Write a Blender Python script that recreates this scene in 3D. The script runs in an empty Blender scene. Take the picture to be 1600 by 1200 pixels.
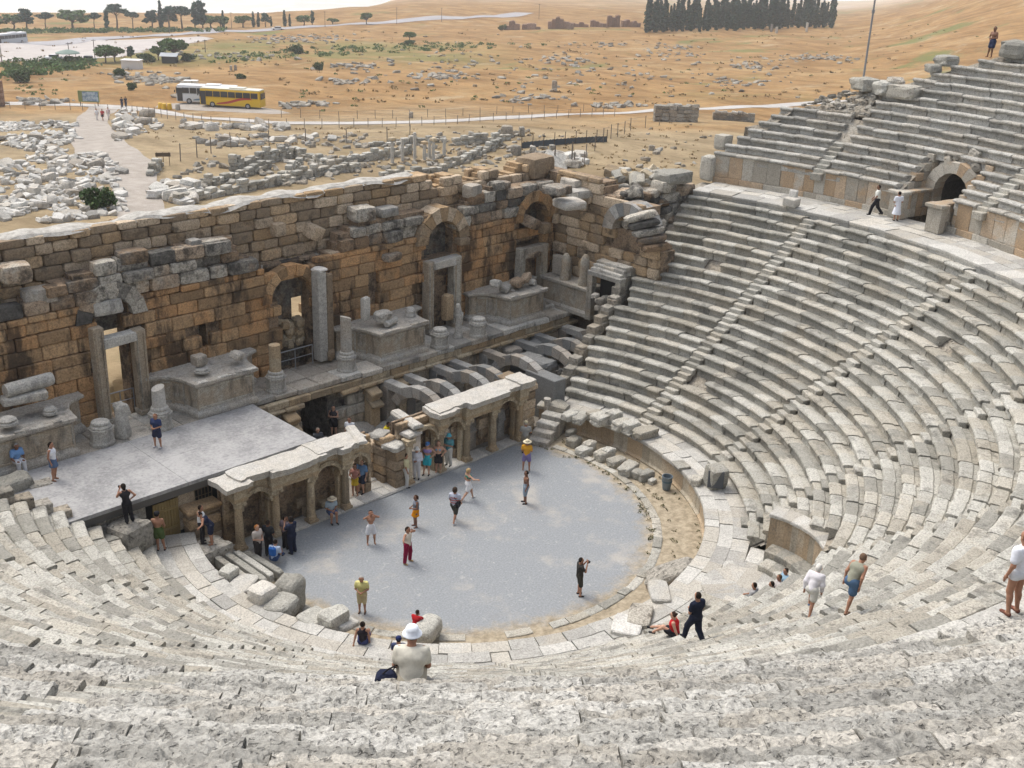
SUN, SUN_EL, SUN_ROT, SUN_ANG, SKY, EXPO = .66, 61.0, -4.0, 18.0, .15, .76
HAZE, ZTOP = .00034, 42.0
# The Roman theatre: everything is modelled in metres, orchestra centre at the origin, stage towards +Y.
import bpy, math, random
import numpy as np
from mathutils import Vector, Matrix
rnd = random.Random(11)
rg = np.random.default_rng(5)
sc = bpy.context.scene
COL = sc.collection
PI = math.pi
R = math.radians
# ------------------------------------------------------------------ camera numbers (used to read positions off the photograph)
CAM = np.array([-30.96, -33.83, 25.53]); FPX = 1751.2
TH, RO, PH = 0.3876, 0.0367, 0.7743
_d = np.array([math.cos(PH)*math.cos(TH), math.sin(PH)*math.cos(TH), -math.sin(TH)])
_r = np.array([math.sin(PH), -math.cos(PH), 0.0]); _u = np.cross(_r, _d)
CR = _r*math.cos(RO) + _u*math.sin(RO); CU = np.cross(CR, _d); CD = _d
def ray(px, py):
    v = CD + CR*((px-800)/FPX) - CU*((py-600)/FPX)
    return v
def on_z(px, py, z=0.0):
    v = ray(px, py); return CAM + v*((z-CAM[2])/v[2])
def on_y(px, py, y):
    v = ray(px, py); return CAM + v*((y-CAM[1])/v[1])
def march(px, py, hf, t0=4.0, t1=1500.0, step=0.25, grow=1.004):
    v = ray(px, py); v = v/np.linalg.norm(v); t = t0; s = step
    while t < t1:
        p = CAM + v*t
        if p[2] <= hf(p[0], p[1]):
            lo, hi = t-s, t
            for _ in range(18):
                m = (lo+hi)/2; q = CAM + v*m
                if q[2] <= hf(q[0], q[1]): hi = m
                else: lo = m
            return CAM + v*hi
        t += s; s *= grow
    return CAM + v*t1
# ------------------------------------------------------------------ numpy noise
def _hash(i, j, k, s):
    n = (i.astype(np.int64)*374761393 + j.astype(np.int64)*668265263 + k.astype(np.int64)*2147483647 + s*974711) & 0x7fffffff
    n = (n ^ (n >> 13)) * 1274126177 & 0x7fffffff
    n = (n ^ (n >> 16)) * 668265263 & 0x7fffffff
    return (n & 0xffff)/65535.0
def vnoise(P, s=0):
    P = np.asarray(P, float); f = np.floor(P); w = P-f; w = w*w*(3-2*w); f = f.astype(np.int64)
    out = 0
    for a in (0, 1):
        wa = w[..., 0] if a else 1-w[..., 0]
        for b in (0, 1):
            wb = w[..., 1] if b else 1-w[..., 1]
            for c in (0, 1):
                wc = w[..., 2] if c else 1-w[..., 2]
                out = out + wa*wb*wc*_hash(f[..., 0]+a, f[..., 1]+b, f[..., 2]+c, s)
    return out
def fbm(P, o=4, s=0, g=.5):
    P = np.asarray(P, float); a = 1.0; t = 0; n = 0
    for k in range(o):
        t = t + a*(vnoise(P, s+k)-.5); n += a; P = P*2.03+7.1; a *= g
    return t/n*2
# ------------------------------------------------------------------ mesh builder
class MB:
    def __init__(s): s.v = []; s.f = []; s.t = []; s.m = []; s.n = 0
    def add(s, V, F, t=.5, m=0):
        V = np.asarray(V, float).reshape(-1, 3)
        if isinstance(F, np.ndarray): F = [F]
        elif len(F) and isinstance(F[0], np.ndarray) and F[0].ndim == 2: pass
        else:
            by = {}
            for q in F: by.setdefault(len(q), []).append(q)
            F = [np.array(q) for q in by.values()]
        for q in F:
            s.f.append(q+s.n); k = len(q)
            s.t.append(np.broadcast_to(np.asarray(t, float), (k,)) if np.ndim(t) == 0 else np.asarray(t)[:k])
            s.m.append(np.full(k, m, np.int32))
        s.v.append(V); s.n += len(V)
    def verts(s): return np.concatenate(s.v)
    def mesh(s, name, mats, origin=None, smooth=False, disp=None):
        V = np.concatenate(s.v) if s.v else np.zeros((0, 3))
        if disp is not None: V = disp(V)
        if origin is not None: V = V-np.asarray(origin)
        me = bpy.data.meshes.new(name)
        me.vertices.add(len(V)); me.vertices.foreach_set('co', V.astype(np.float32).ravel())
        idx = np.concatenate([q.ravel() for q in s.f]); tot = np.concatenate([np.full(len(q), q.shape[1]) for q in s.f])
        st = np.concatenate([[0], np.cumsum(tot)[:-1]])
        me.loops.add(len(idx)); me.loops.foreach_set('vertex_index', idx.astype(np.int32))
        me.polygons.add(len(tot)); me.polygons.foreach_set('loop_start', st.astype(np.int32)); me.polygons.foreach_set('loop_total', tot.astype(np.int32))
        if not isinstance(mats, (list, tuple)): mats = [mats]
        for m in mats: me.materials.append(m)
        me.polygons.foreach_set('material_index', np.concatenate(s.m))
        me.polygons.foreach_set('use_smooth', np.full(len(tot), smooth))
        me.update(calc_edges=True)
        at = me.attributes.new('tint', 'FLOAT', 'FACE'); at.data.foreach_set('value', np.concatenate(s.t).astype(np.float32))
        return me
def link(name, me, parent=None):
    o = bpy.data.objects.new(name, me); COL.objects.link(o)
    if parent is not None: o.parent = parent
    return o
def tag(o, label, cat, group=None):
    o['label'] = label; o['category'] = cat
    if group: o['group'] = group
    return o
def thing(name, label, cat, loc=(0, 0, 0), group=None, rz=0.0):
    o = bpy.data.objects.new(name, None); COL.objects.link(o); o.location = tuple(float(q) for q in loc)
    o.rotation_euler = (0, 0, rz); o.empty_display_size = .2
    return tag(o, label, cat, group)
def part(name, mb, mat, parent, smooth=False, label=None, disp=None):
    org = np.zeros(3); q = parent
    while q is not None: org = org+np.array(q.location); q = q.parent
    o = link(name, mb.mesh(name, mat, org, smooth, disp), parent)
    if label: o['label'] = label
    return o
def single(name, mb, mat, label, cat, group=None, smooth=False, disp=None):
    V = mb.verts(); lo, hi = V.min(0), V.max(0); org = np.array([(lo[0]+hi[0])/2, (lo[1]+hi[1])/2, lo[2]])
    o = link(name, mb.mesh(name, mat, org, smooth, disp)); o.location = org
    return tag(o, label, cat, group)
def struct(name, mb, mat, smooth=False):
    o = link(name, mb.mesh(name, mat, None, smooth)); o['kind'] = 'structure'; return o
def stuff(name, mb, mat, label=None, cat=None, smooth=False):
    o = link(name, mb.mesh(name, mat, None, smooth)); o['kind'] = 'stuff'
    if label: tag(o, label, cat)
    return o
# ------------------------------------------------------------------ primitives
def rotz(a): c, s = math.cos(a), math.sin(a); return np.array([[c, -s, 0], [s, c, 0], [0, 0, 1.0]])
def rot3(ax, ay, az):
    cx, sx, cy, sy = math.cos(ax), math.sin(ax), math.cos(ay), math.sin(ay)
    return rotz(az) @ np.array([[cy, 0, sy], [0, 1, 0], [-sy, 0, cy]]) @ np.array([[1, 0, 0], [0, cx, -sx], [0, sx, cx]])
_S = np.array([[x, y, z] for x in (-1, 1) for y in (-1, 1) for z in (-1, 1)], float)
def _cb():
    F = []; idx = {}
    for i in range(8):
        for k in range(3): idx[(i, k)] = i*3+k
    def corner(x, y, z): return (x > 0)*4+(y > 0)*2+(z > 0)
    for k in range(3):
        a, b = [q for q in range(3) if q != k]
        for s in (-1, 1):
            q = []
            for (p, r_) in ((-1, -1), (1, -1), (1, 1), (-1, 1)):
                c = [0, 0, 0]; c[k] = s; c[a] = p; c[b] = r_; q.append(idx[(corner(*c), k)])
            F.append(q)
        for sa in (-1, 1):
            for sb in (-1, 1):
                c0 = [0, 0, 0]; c0[a] = sa; c0[b] = sb; c1 = list(c0); c0[k] = -1; c1[k] = 1
                F.append([idx[(corner(*c0), a)], idx[(corner(*c1), a)], idx[(corner(*c1), b)], idx[(corner(*c0), b)]])
    for i in range(8): F.append([i*3, i*3+1, i*3+2])
    # orient outward
    V = np.zeros((24, 3))
    for i in range(8):
        for k in range(3):
            v = _S[i]*.8; v[k] = _S[i][k]; V[i*3+k] = v
    out = []
    for q in F:
        p = V[q]; n = np.cross(p[1]-p[0], p[2]-p[0])
        out.append(q if n @ p.mean(0) > 0 else q[::-1])
    return [np.array([q for q in out if len(q) == 4]), np.array([q for q in out if len(q) == 3])]
_CF = _cb()
_CK = np.repeat(np.arange(8), 3); _CA = np.tile(np.arange(3), 8)
def block(mb, c, size, rot=None, bev=.03, jit=.015, t=None, m=0):
    h = np.asarray(size, float)/2; b = min(bev, h.min()*.6)
    V = _S[_CK]*(h-b); V[np.arange(24), _CA] = (_S[_CK]*h)[np.arange(24), _CA]
    if jit: V = V + (rg.random((8, 3))*2-1)[_CK]*jit
    if rot is not None: V = V @ (rotz(rot) if np.ndim(rot) == 0 else rot).T
    if t is None: t = rg.random()
    V = V+np.asarray(c, float)
    mb.add(V, _CF[0], t, m); mb.f.append(_CF[1]+mb.n-24); mb.t.append(np.full(8, t)); mb.m.append(np.full(8, m, np.int32))
def box(mb, a, b, t=.5, m=0):
    a = np.asarray(a, float); b = np.asarray(b, float)
    V = (a+b)/2 + _S*(b-a)/2
    mb.add(V, np.array([[0, 1, 3, 2], [4, 6, 7, 5], [0, 4, 5, 1], [2, 3, 7, 6], [0, 2, 6, 4], [1, 5, 7, 3]]), t, m)
def rock(mb, c, size, rot=None, n=5, amp=.12, p=5, t=None, freq=1.6, m=0, seed=None):
    """rounded, chipped boulder: a cube grid pulled to a super-ellipsoid and broken up with noise"""
    g = np.linspace(-1, 1, n+1); A, B = np.meshgrid(g, g, indexing='ij'); one = np.ones_like(A); Vs = []; Fs = []; k = 0
    ii = np.arange(n*(n+1)).reshape(n, n+1)[:, :n].ravel(); q0 = np.stack([ii, ii+n+1, ii+n+2, ii+1], 1)
    for ax in range(3):
        for s in (-1, 1):
            v = [A, B]; v.insert(ax, one*s); Vs.append(np.stack(v, -1).reshape(-1, 3))
            fl = (s > 0) ^ (ax == 1); Fs.append((q0 if fl else q0[:, ::-1])+k); k += (n+1)**2
    V = np.concatenate(Vs); V = V/((np.abs(V)**p).sum(1)**(1/p))[:, None]
    sd = rg.random(3)*100 if seed is None else np.array([seed*7.3, seed*3.1, seed*1.7])
    V = V*(1+amp*1.6*fbm(V*freq+sd, 3)[:, None]) + amp*.9*np.stack([fbm(V*1.1+sd+i*31, 2) for i in range(3)], 1)
    V = V*np.asarray(size)/2
    if rot is not None: V = V @ (rotz(rot) if np.ndim(rot) == 0 else rot).T
    if t is None: t = rg.random()
    mb.add(V+np.asarray(c), np.concatenate(Fs), t, m)
def lathe(mb, c, prof, n=16, t=.5, m=0, rot=None, cap=True, wob=0):
    a = np.arange(n)*2*PI/n; P = np.array(prof, float)
    V = np.stack([np.outer(P[:, 0], np.cos(a)), np.outer(P[:, 0], np.sin(a)), np.repeat(P[:, 1:2], n, 1)], -1).reshape(-1, 3)
    if wob: V = V+wob*np.stack([fbm(V*3+np.asarray(c)+i*9, 2) for i in range(3)], 1)
    if rot is not None: V = V @ rot.T
    k = len(P); i = np.arange((k-1)*n).reshape(k-1, n); j = np.roll(i, -1, 1)
    F = np.stack([i, j, j+n, i+n], -1).reshape(-1, 4)
    mb.add(V+np.asarray(c), F, t, m); b = mb.n-len(V)
    if cap:
        mb.f.append(np.array([np.arange(n)[::-1]+b])); mb.t.append(np.full(1, t)); mb.m.append(np.full(1, m, np.int32))
        mb.f.append(np.array([np.arange(n)+b+(k-1)*n])); mb.t.append(np.full(1, t)); mb.m.append(np.full(1, m, np.int32))
def prism(mb, poly, z0, z1, t=.5, m=0, M=None):
    """polygon (x,y) counter-clockwise pushed from z0 to z1; M maps (n,3) to world"""
    p = np.asarray(poly, float); n = len(p)
    V = np.concatenate([np.c_[p, np.full(n, z0)], np.c_[p, np.full(n, z1)]])
    if M is not None: V = M(V)
    i = np.arange(n); j = (i+1) % n
    mb.add(V, [list(q) for q in np.stack([i, j, j+n, i+n], 1)]+[list(i[::-1]), list(i+n)], t, m)
def tube(mb, pts, rad, n=6, t=.5, m=0):
    pts = np.asarray(pts, float); k = len(pts); rad = np.broadcast_to(rad, (k,)); V = []
    for i in range(k):
        d = pts[min(i+1, k-1)]-pts[max(i-1, 0)]; d = d/np.linalg.norm(d)
        e = np.cross(d, [0, 0, 1.0] if abs(d[2]) < .9 else [1.0, 0, 0]); e /= np.linalg.norm(e); f = np.cross(d, e)
        a = np.arange(n)*2*PI/n; V.append(pts[i]+rad[i]*(np.outer(np.cos(a), e)+np.outer(np.sin(a), f)))
    V = np.concatenate(V); i = np.arange((k-1)*n).reshape(k-1, n); j = np.roll(i, -1, 1)
    mb.add(V, [list(q) for q in np.stack([i, j, j+n, i+n], -1).reshape(-1, 4)]+[list(range(n))[::-1], list(range((k-1)*n, k*n))], t, m)
def offset_poly(p, d):
    p = np.asarray(p, float); n = len(p); out = []
    for i in range(n):
        a, b, c = p[i-1], p[i], p[(i+1) % n]
        e1 = (b-a)/np.linalg.norm(b-a); e2 = (c-b)/np.linalg.norm(c-b); n1 = np.array([e1[1], -e1[0]]); n2 = np.array([e2[1], -e2[0]])
        s = n1+n2; s = s/max(.3, (s @ n1)); out.append(b+s*d)
    return np.array(out)
def profile_prism(mb, poly, prof, t=.5, m=0):
    """stack of (offset, z) rings round one footprint: base moulding, die and cornice in one skin"""
    n = len(poly); V = np.concatenate([np.c_[offset_poly(poly, o), np.full(n, z)] for o, z in prof]); k = len(prof)
    i = np.arange((k-1)*n).reshape(k-1, n); j = np.roll(i, -1, 1)
    mb.add(V, [list(q) for q in np.stack([i, j, j+n, i+n], -1).reshape(-1, 4)]+[list(range((k-1)*n, k*n))], t, m)
def arch_ring(mb, cx, cz, ri, ro, y0, y1, a0=0, a1=180, n=9, m=0, bev=.025, M=None, t=None):
    """voussoirs standing in the XZ plane between depths y0 and y1"""
    for k in range(n):
        p, q = R(a0+(a1-a0)*k/n+.4), R(a0+(a1-a0)*(k+1)/n-.4); e = rg.random()*.05; w = rg.random(2)*.04
        P = []
        for y in (y0-w[0], y1+w[1]):
            for (r_, a) in ((ri, p), (ro+e, p), (ro+e, q), (ri, q)): P.append([cx+r_*math.cos(a), y, cz+r_*math.sin(a)])
        P = np.array(P)
        if M is not None: P = M(P)
        mb.add(P, np.array([[0, 1, 2, 3], [7, 6, 5, 4], [0, 4, 5, 1], [1, 5, 6, 2], [2, 6, 7, 3], [3, 7, 4, 0]]), rg.random() if t is None else t, m)
# ------------------------------------------------------------------ materials
class NT:
    def __init__(s, name):
        s.mat = bpy.data.materials.new(name); s.mat.use_nodes = True; s.nt = s.mat.node_tree; s.nt.nodes.clear()
        s.out = s.new('ShaderNodeOutputMaterial'); s.bs = s.new('ShaderNodeBsdfPrincipled'); s.nt.links.new(s.bs.outputs[0], s.out.inputs['Surface'])
        s.co = None
    def new(s, t, **kw):
        n = s.nt.nodes.new(t)
        for k, v in kw.items(): setattr(n, k, v)
        return n
    def put(s, sock, v):
        if isinstance(v, bpy.types.NodeSocket): s.nt.links.new(v, sock)
        elif v is not None: sock.default_value = v
    def obj(s):
        if s.co is None: s.co = s.new('ShaderNodeTexCoord').outputs['Object']
        return s.co
    def noise(s, scale, detail=5, rough=.6, vec=None, dist=0, sc3=None):
        v = vec if vec is not None else s.obj()
        if sc3 is not None:
            mp = s.new('ShaderNodeMapping'); s.put(mp.inputs['Vector'], v); mp.inputs['Scale'].default_value = sc3; v = mp.outputs[0]
        n = s.new('ShaderNodeTexNoise'); s.put(n.inputs['Vector'], v); n.inputs['Scale'].default_value = scale
        n.inputs['Detail'].default_value = detail; n.inputs['Roughness'].default_value = rough; n.inputs['Distortion'].default_value = dist
        return n.outputs['Fac']
    def voro(s, scale, feature='F1', rand=1.0):
        n = s.new('ShaderNodeTexVoronoi', feature=feature); s.put(n.inputs['Vector'], s.obj()); n.inputs['Scale'].default_value = scale
        n.inputs['Randomness'].default_value = rand
        return n.outputs['Distance']
    def math(s, op, a, b=0.0, c=None, clamp=False):
        n = s.new('ShaderNodeMath', operation=op, use_clamp=clamp); s.put(n.inputs[0], a); s.put(n.inputs[1], b)
        if c is not None: s.put(n.inputs[2], c)
        return n.outputs[0]
    def ramp(s, f, lo, hi, a=0.0, b=1.0):
        n = s.new('ShaderNodeMapRange', interpolation_type='SMOOTHSTEP'); s.put(n.inputs[0], f)
        for i, v in zip((1, 2, 3, 4), (lo, hi, a, b)): n.inputs[i].default_value = v
        return n.outputs[0]
    def mix(s, f, a, b, mode='MIX'):
        n = s.new('ShaderNodeMix', data_type='RGBA', blend_type=mode); n.clamp_factor = True
        s.put(n.inputs[0], f); s.put(n.inputs[6], c4(a)); s.put(n.inputs[7], c4(b)); return n.outputs[2]
    def attr(s, name='tint'):
        return s.new('ShaderNodeAttribute', attribute_name=name).outputs['Fac']
    def sep(s, v=None):
        n = s.new('ShaderNodeSeparateXYZ'); s.put(n.inputs[0], v if v is not None else s.obj()); return n.outputs
    def bump(s, h, strength=.5, dist=.05, prev=None):
        n = s.new('ShaderNodeBump'); n.inputs['Strength'].default_value = strength; n.inputs['Distance'].default_value = dist
        s.put(n.inputs['Height'], h)
        if prev is not None: s.put(n.inputs['Normal'], prev)
        return n.outputs[0]
    def done(s, col, rough=.9, normal=None, spec=.25, metal=None):
        s.put(s.bs.inputs['Base Color'], c4(col)); s.put(s.bs.inputs['Roughness'], rough); s.bs.inputs['Specular IOR Level'].default_value = spec
        if normal is not None: s.put(s.bs.inputs['Normal'], normal)
        if metal is not None: s.bs.inputs['Metallic'].default_value = metal
        return s.mat
def c4(c): return c if isinstance(c, bpy.types.NodeSocket) or c is None else (*c[:3], 1.0)
def stone(name, dark, light, warm=None, wamt=.3, stain=(.045, .043, .04), samt=.3, sscale=.8, bump=.6, pits=.5, fine=16., tintw=.45, streak=False, sbias=.0):
    n = NT(name); big = n.noise(.9, 4); mid = n.noise(4.5, 5, .65); fin = n.noise(fine, 6, .7); ti = n.attr()
    f = n.math('ADD', n.math('MULTIPLY', mid, 1-tintw), n.math('MULTIPLY', ti, tintw))
    col = n.mix(n.ramp(f, .25, .75), dark, light)
    if warm: col = n.mix(n.math('MULTIPLY', n.ramp(n.math('ADD', n.math('MULTIPLY', big, .6), n.math('MULTIPLY', n.math('FRACT', n.math('MULTIPLY', ti, 7.31)), .4)), .45, .62), wamt), col, warm)
    col = n.mix(n.ramp(fin, .35, .6, .55, 0), col, tuple(q*.45 for q in dark))
    st = n.noise(sscale, 6, .7, sc3=(1, 1, .3) if streak else None)
    col = n.mix(n.math('MULTIPLY', n.ramp(st, .52-sbias, .66-sbias), samt), col, stain)
    h = n.math('ADD', n.math('MULTIPLY', fin, .7), n.math('MULTIPLY', mid, .6))
    if pits:
        v = n.noise(fine*.75, 3, .55, dist=.6); pit = n.ramp(v, .30, .44); h = n.math('ADD', h, n.math('MULTIPLY', pit, pits*1.2))
        col = n.mix(n.math('MULTIPLY', n.ramp(v, .30, .42, 1, 0), pits), col, tuple(q*.3 for q in dark))
    return n.done(col, .93, n.bump(h, bump, .05), .15)
_plain = {}
def plain(name, c, rough=.8, metal=None, var=.12, spec=.3, sc_=20.):
    k = (name, tuple(c), rough)
    if k not in _plain:
        n = NT(name); f = n.noise(sc_, 4); col = n.mix(f, tuple(q*(1-var) for q in c), tuple(min(1, q*(1+var)) for q in c))
        _plain[k] = n.done(col, rough, n.bump(f, .15, .01), spec, metal)
    return _plain[k]
# ------------------------------------------------------------------ stone palette
M_seat = stone('worn_travertine', (.315, .305, .265), (.56, .545, .485), (.50, .44, .34), .4, samt=.45, sscale=1.3, bump=.7, pits=.4, tintw=.55)
M_rough = stone('pitted_travertine', (.345, .335, .30), (.585, .57, .52), (.50, .44, .35), .35, samt=.42, sscale=3.4, bump=.9, pits=.6, fine=17., sbias=.0)
M_pave = stone('pale_paving', (.37, .36, .33), (.60, .585, .535), (.52, .46, .36), .4, samt=.16, bump=.35, pits=.2)
M_podium = stone('podium_slabs', (.33, .29, .22), (.52, .46, .36), (.46, .31, .17), .55, samt=.3, sscale=1.1, bump=.35, pits=.2, streak=True)
M_panel = stone('wall_panels', (.34, .31, .255), (.56, .525, .45), (.50, .31, .15), .6, samt=.16, bump=.35, pits=.2, tintw=.7)
M_core = stone('rubble_core', (.25, .235, .20), (.46, .43, .37), (.40, .32, .22), .4, samt=.4, sscale=1.6, bump=1.0, pits=.7, fine=8.)
# ------------------------------------------------------------------ geometry of the seating
NL, RL0, RUNL, ZL0, RISL = 21, 13.40, .638, 1.66, .443
NU, RU0, RUNU, ZU0 = 25, 30.0, .655, 12.68
STAIRS = [-3, -28, -53, -78, -102, -127, -152, -177]
USTAIRS = [1.2, -20, -42, -65, -90, -115.5, -140.5, -165]
GATE = -12.6
def sm(x, a, b):
    t = min(1.0, max(0.0, (x-a)/(b-a))); return t*t*(3-2*t)
def wing(r):
    a = .25
    for _ in range(12): a = math.asin(min(1, (4.68+.155*(r*math.cos(a)-12.5))/r))
    return math.degrees(a)
def near_w(a): return sm(-a, 55, 105)
def zlow(i): return ZL0+RISL*i
def zup(i, a): w = near_w(a); return ZU0+.92*w+RUNU*i*(.69-.043*w)
def ustart(r):
    if r < 34.4: y = 7.6-(r-30)*.42
    elif r < 36.8: y = .2+.25*math.sin(r*9)
    elif r < 40.9: y = np.interp(r, [36.8, 37.8, 38.4, 38.8, 39.3, 40.0, 40.8], [-.6, -1.5, -2.4, -3.4, -4.4, -5.6, -7.0])
    else: return -14.0
    return math.degrees(math.asin(y/r))
def seatH(x, y):
    r = math.hypot(x, y); a = math.degrees(math.atan2(y, x))
    if a > 90: a -= 360
    if r < 11.6: return 0.0
    if y > wing_y(x) : return -9.0
    if r < RL0-.05: return 1.22
    if r < 26.9:
        i = min(NL-1, int((r-RL0+.05)/RUNL)); return zlow(i)-(0 if r-RL0+.05-i*RUNL < .47 else .075)
    if r < RU0-.05: return 10.8
    i = min(NU-1, int((r-RU0+.05)/RUNU)); return zup(i, a)-(0 if r-RU0+.05-i*RUNU < .47 else .075)
def wing_y(x): return 4.68+.155*(abs(x)-12.5)+.4
def arc_blocks(mb, r, z, a_hi, a_lo, prof, blen, seg, amp, freq, gap=.022, jit=.03, zfun=None, sd=0, lost=0.0, pit=0):
    """a run of curved seat stones between two angles; every stone has its own slight settling"""
    L = R(a_hi-a_lo)*r
    if L < .3: return
    n = max(1, int(round(L/blen))); cut = np.linspace(0, L, n+1); cut[1:-1] += rg.uniform(-.28, .28, n-1)*blen
    P = np.asarray(prof); k = len(P)
    for b in range(n):
        if lost and rg.random() < lost: continue
        s0, s1 = cut[b]+gap*rg.random(), cut[b+1]-gap*rg.random(); m = max(1, int((s1-s0)/seg))
        s = np.linspace(s0, s1, m+1); a = R(a_hi)-s/r
        dz, dr, tl, tw = rg.normal(0, jit), rg.normal(0, jit*.9), rg.normal(0, .012), rg.normal(0, jit*.6)
        rr = r+dr+P[None, :, 0]+tw*((s-s0)/(s1-s0)-.5)[:, None]
        zb = z if zfun is None else z+zfun(math.degrees(a[len(a)//2]))
        zz = zb+np.minimum(0.02, dz)+P[None, :, 1]+tl*((s-s0)/(s1-s0)-.5)[:, None]
        X = np.stack([rr*np.cos(a)[:, None], rr*np.sin(a)[:, None], zz+0*rr], -1)
        if amp:
            e = fbm(X*freq+sd, 4); e2 = fbm(X*freq*.37+sd+50, 2)
            w = np.clip((P[:, 1]+.42)/.3, .15, 1)[None, :]
            rad = np.stack([np.cos(a), np.sin(a), 0*a], -1)[:, None, :]
            if pit:
                hol = np.clip(-.12-fbm(X*9+sd, 3, 40), 0, .4)*2.2; big = np.clip(-.16-fbm(X*2.1+sd, 3, 60), 0, 1)*2.6
                w2 = np.clip((P[:, 1]+.30)/.2, .0, 1)[None, :]; X[..., 2] -= (hol*.06+big*.06+np.abs(fbm(X*7, 3, 80))*.03)*w2; X = X+rad*((hol*.04+big*.06)*w2)[..., None]
            X = X-rad*(e*w*amp*1.2)[..., None]; X[..., 2] += (e2*.7+e*.6)*amp*w - amp*.35*w*np.clip(-P[:, 0]/.06, 0, 1)[None, :]*np.abs(e2)*3
        i = np.arange(m*k).reshape(m, k)[:, :-1].ravel()
        F = np.stack([i, i+1, i+k+1, i+k], 1)
        # runs outward: order so that normals face up/inward
        t = rg.random(); mb.add(X.reshape(-1, 3), F[:, ::-1], t)
        b0 = mb.n-(m+1)*k
        mb.f += [np.array([np.arange(k)+b0]), np.array([np.arange(k)[::-1]+b0+m*k])]; mb.t += [np.full(1, t)]*2; mb.m += [np.zeros(1, np.int32)]*2
def seat_profile(h, run, n=0):
    P = [(.06, -h-.12), (.11, -.215), (.02, -.19), (-.06, -.15), (-.085, -.07), (-.05, -.012), (0, 0), (.22, 0), (.40, -.012), (.445, -.06), (run+.07, -.075)]
    if n:
        P = np.array(P); d = np.r_[0, np.cumsum(np.linalg.norm(np.diff(P, axis=0), axis=1))]; q = np.linspace(0, d[-1], n); return np.c_[np.interp(q, d, P[:, 0]), np.interp(q, d, P[:, 1])]
    return np.array(P)
def cut(hi, lo, c, e):
    out = []
    if lo < c+e < hi: out.append((hi, c+e)); hi = max(lo, c-e)
    elif c-e < hi <= c+e: hi = max(lo, c-e)
    if hi-lo > .2: out.append((hi, lo))
    return out
def spans(a_hi, a_lo, r, stairs, half=.42):
    cuts = []
    for s in stairs:
        w = math.degrees(half/r)
        if a_lo < s < a_hi: cuts.append((s+w, s-w))
    out = []; cur = a_hi
    for h, l in cuts: out.append((cur, h)); cur = l
    out.append((cur, a_lo)); return out
# ---- lower tier
lower = thing('seating_tier', 'lower tier of curved grey stone seats rising round the gravel orchestra', 'seating tier', (0, -13.4, 0))
EXA = -76.0
def exa_half(r): return math.degrees(math.sqrt(max(.01, 3.55**2-(r+.3-14.0)**2))/r)
def wedge_core(mb, r0, r1, hi, lo, zf, n=14):
    """the packed bed the seat stones of one wedge lie on"""
    A = np.radians(np.linspace(hi, lo, max(6, int(abs(hi-lo)*1.6))) ); Q = np.linspace(r0, r1, n)
    G = np.array([[(q*math.cos(a), q*math.sin(a), zf(q, math.degrees(a))) for q in Q] for a in A]).reshape(-1, 3)
    i = np.arange((len(A)-1)*n).reshape(len(A)-1, n)[:, :-1].ravel(); F = np.stack([i, i+n, i+n+1, i+1], 1)[:, ::-1]
    c = G[F].mean(1); ca = np.degrees(np.arctan2(c[:, 1], c[:, 0])); cr = np.hypot(c[:, 0], c[:, 1])
    F = F[~((np.abs(ca-GATE) < 3.2) & (cr > 29.9) & (cr < 32.9)) & ~((np.hypot(c[:, 0]-14*math.cos(R(EXA)), c[:, 1]-14*math.sin(R(EXA))) < 3.5))]
    mb.add(G, F)
def bounds(hi, lo, stairs): q = [hi]+[s for s in stairs if lo < s < hi]+[lo]; return list(zip(q[:-1], q[1:]))
LW = []
for (bh, bl) in bounds(16, -196, STAIRS):
    mb = MB(); wedge_core(mb, 12.6, 30.2, bh, bl, lambda q, a: min(10.6, -7.70+.694*q-.62))
    LW.append((bh, bl, part('seating_wedge', mb, M_core, lower)))
for i in range(NL):
    r = RL0+RUNL*i; w = wing(r)
    for k, (hi, lo) in enumerate(spans(w+rg.normal(0, .6), -180-w+rg.normal(0, .6), r, STAIRS)):
        segs = cut(hi, lo, EXA, exa_half(r)) if i < 6 else [(hi, lo)]
        mb = MB()
        for h, l in segs:
            mb = MB(); arc_blocks(mb, r, zlow(i), h, l, seat_profile(RISL, RUNL), 1.15, .14, .034, 2.9, sd=i*3, jit=.024, lost=.008)
            part('seat_row', mb, M_seat, LW[k][2]); mb = MB()
for a in STAIRS:
    mb = MB(); ar = R(a)
    for i in range(NL):
        r = RL0+RUNL*i
        if i < 6 and abs(a-EXA) < 8: continue
        for q, (rc, zt, dp) in enumerate(((r-.13, zlow(i)-.075-.222, .36), (r+.2, zlow(i)-.075, .38))):
            j = rg.normal(0, .02, 2)
            c = np.array([(rc+j[0])*math.cos(ar), (rc+j[0])*math.sin(ar), zt-.16+j[1]*.5])
            wd = .74+rg.random()*.08
            block(mb, c, (dp, wd, .34), ar+rg.normal(0, .03), .025, .02)
    part('stairway', mb, M_seat, lower)
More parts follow.
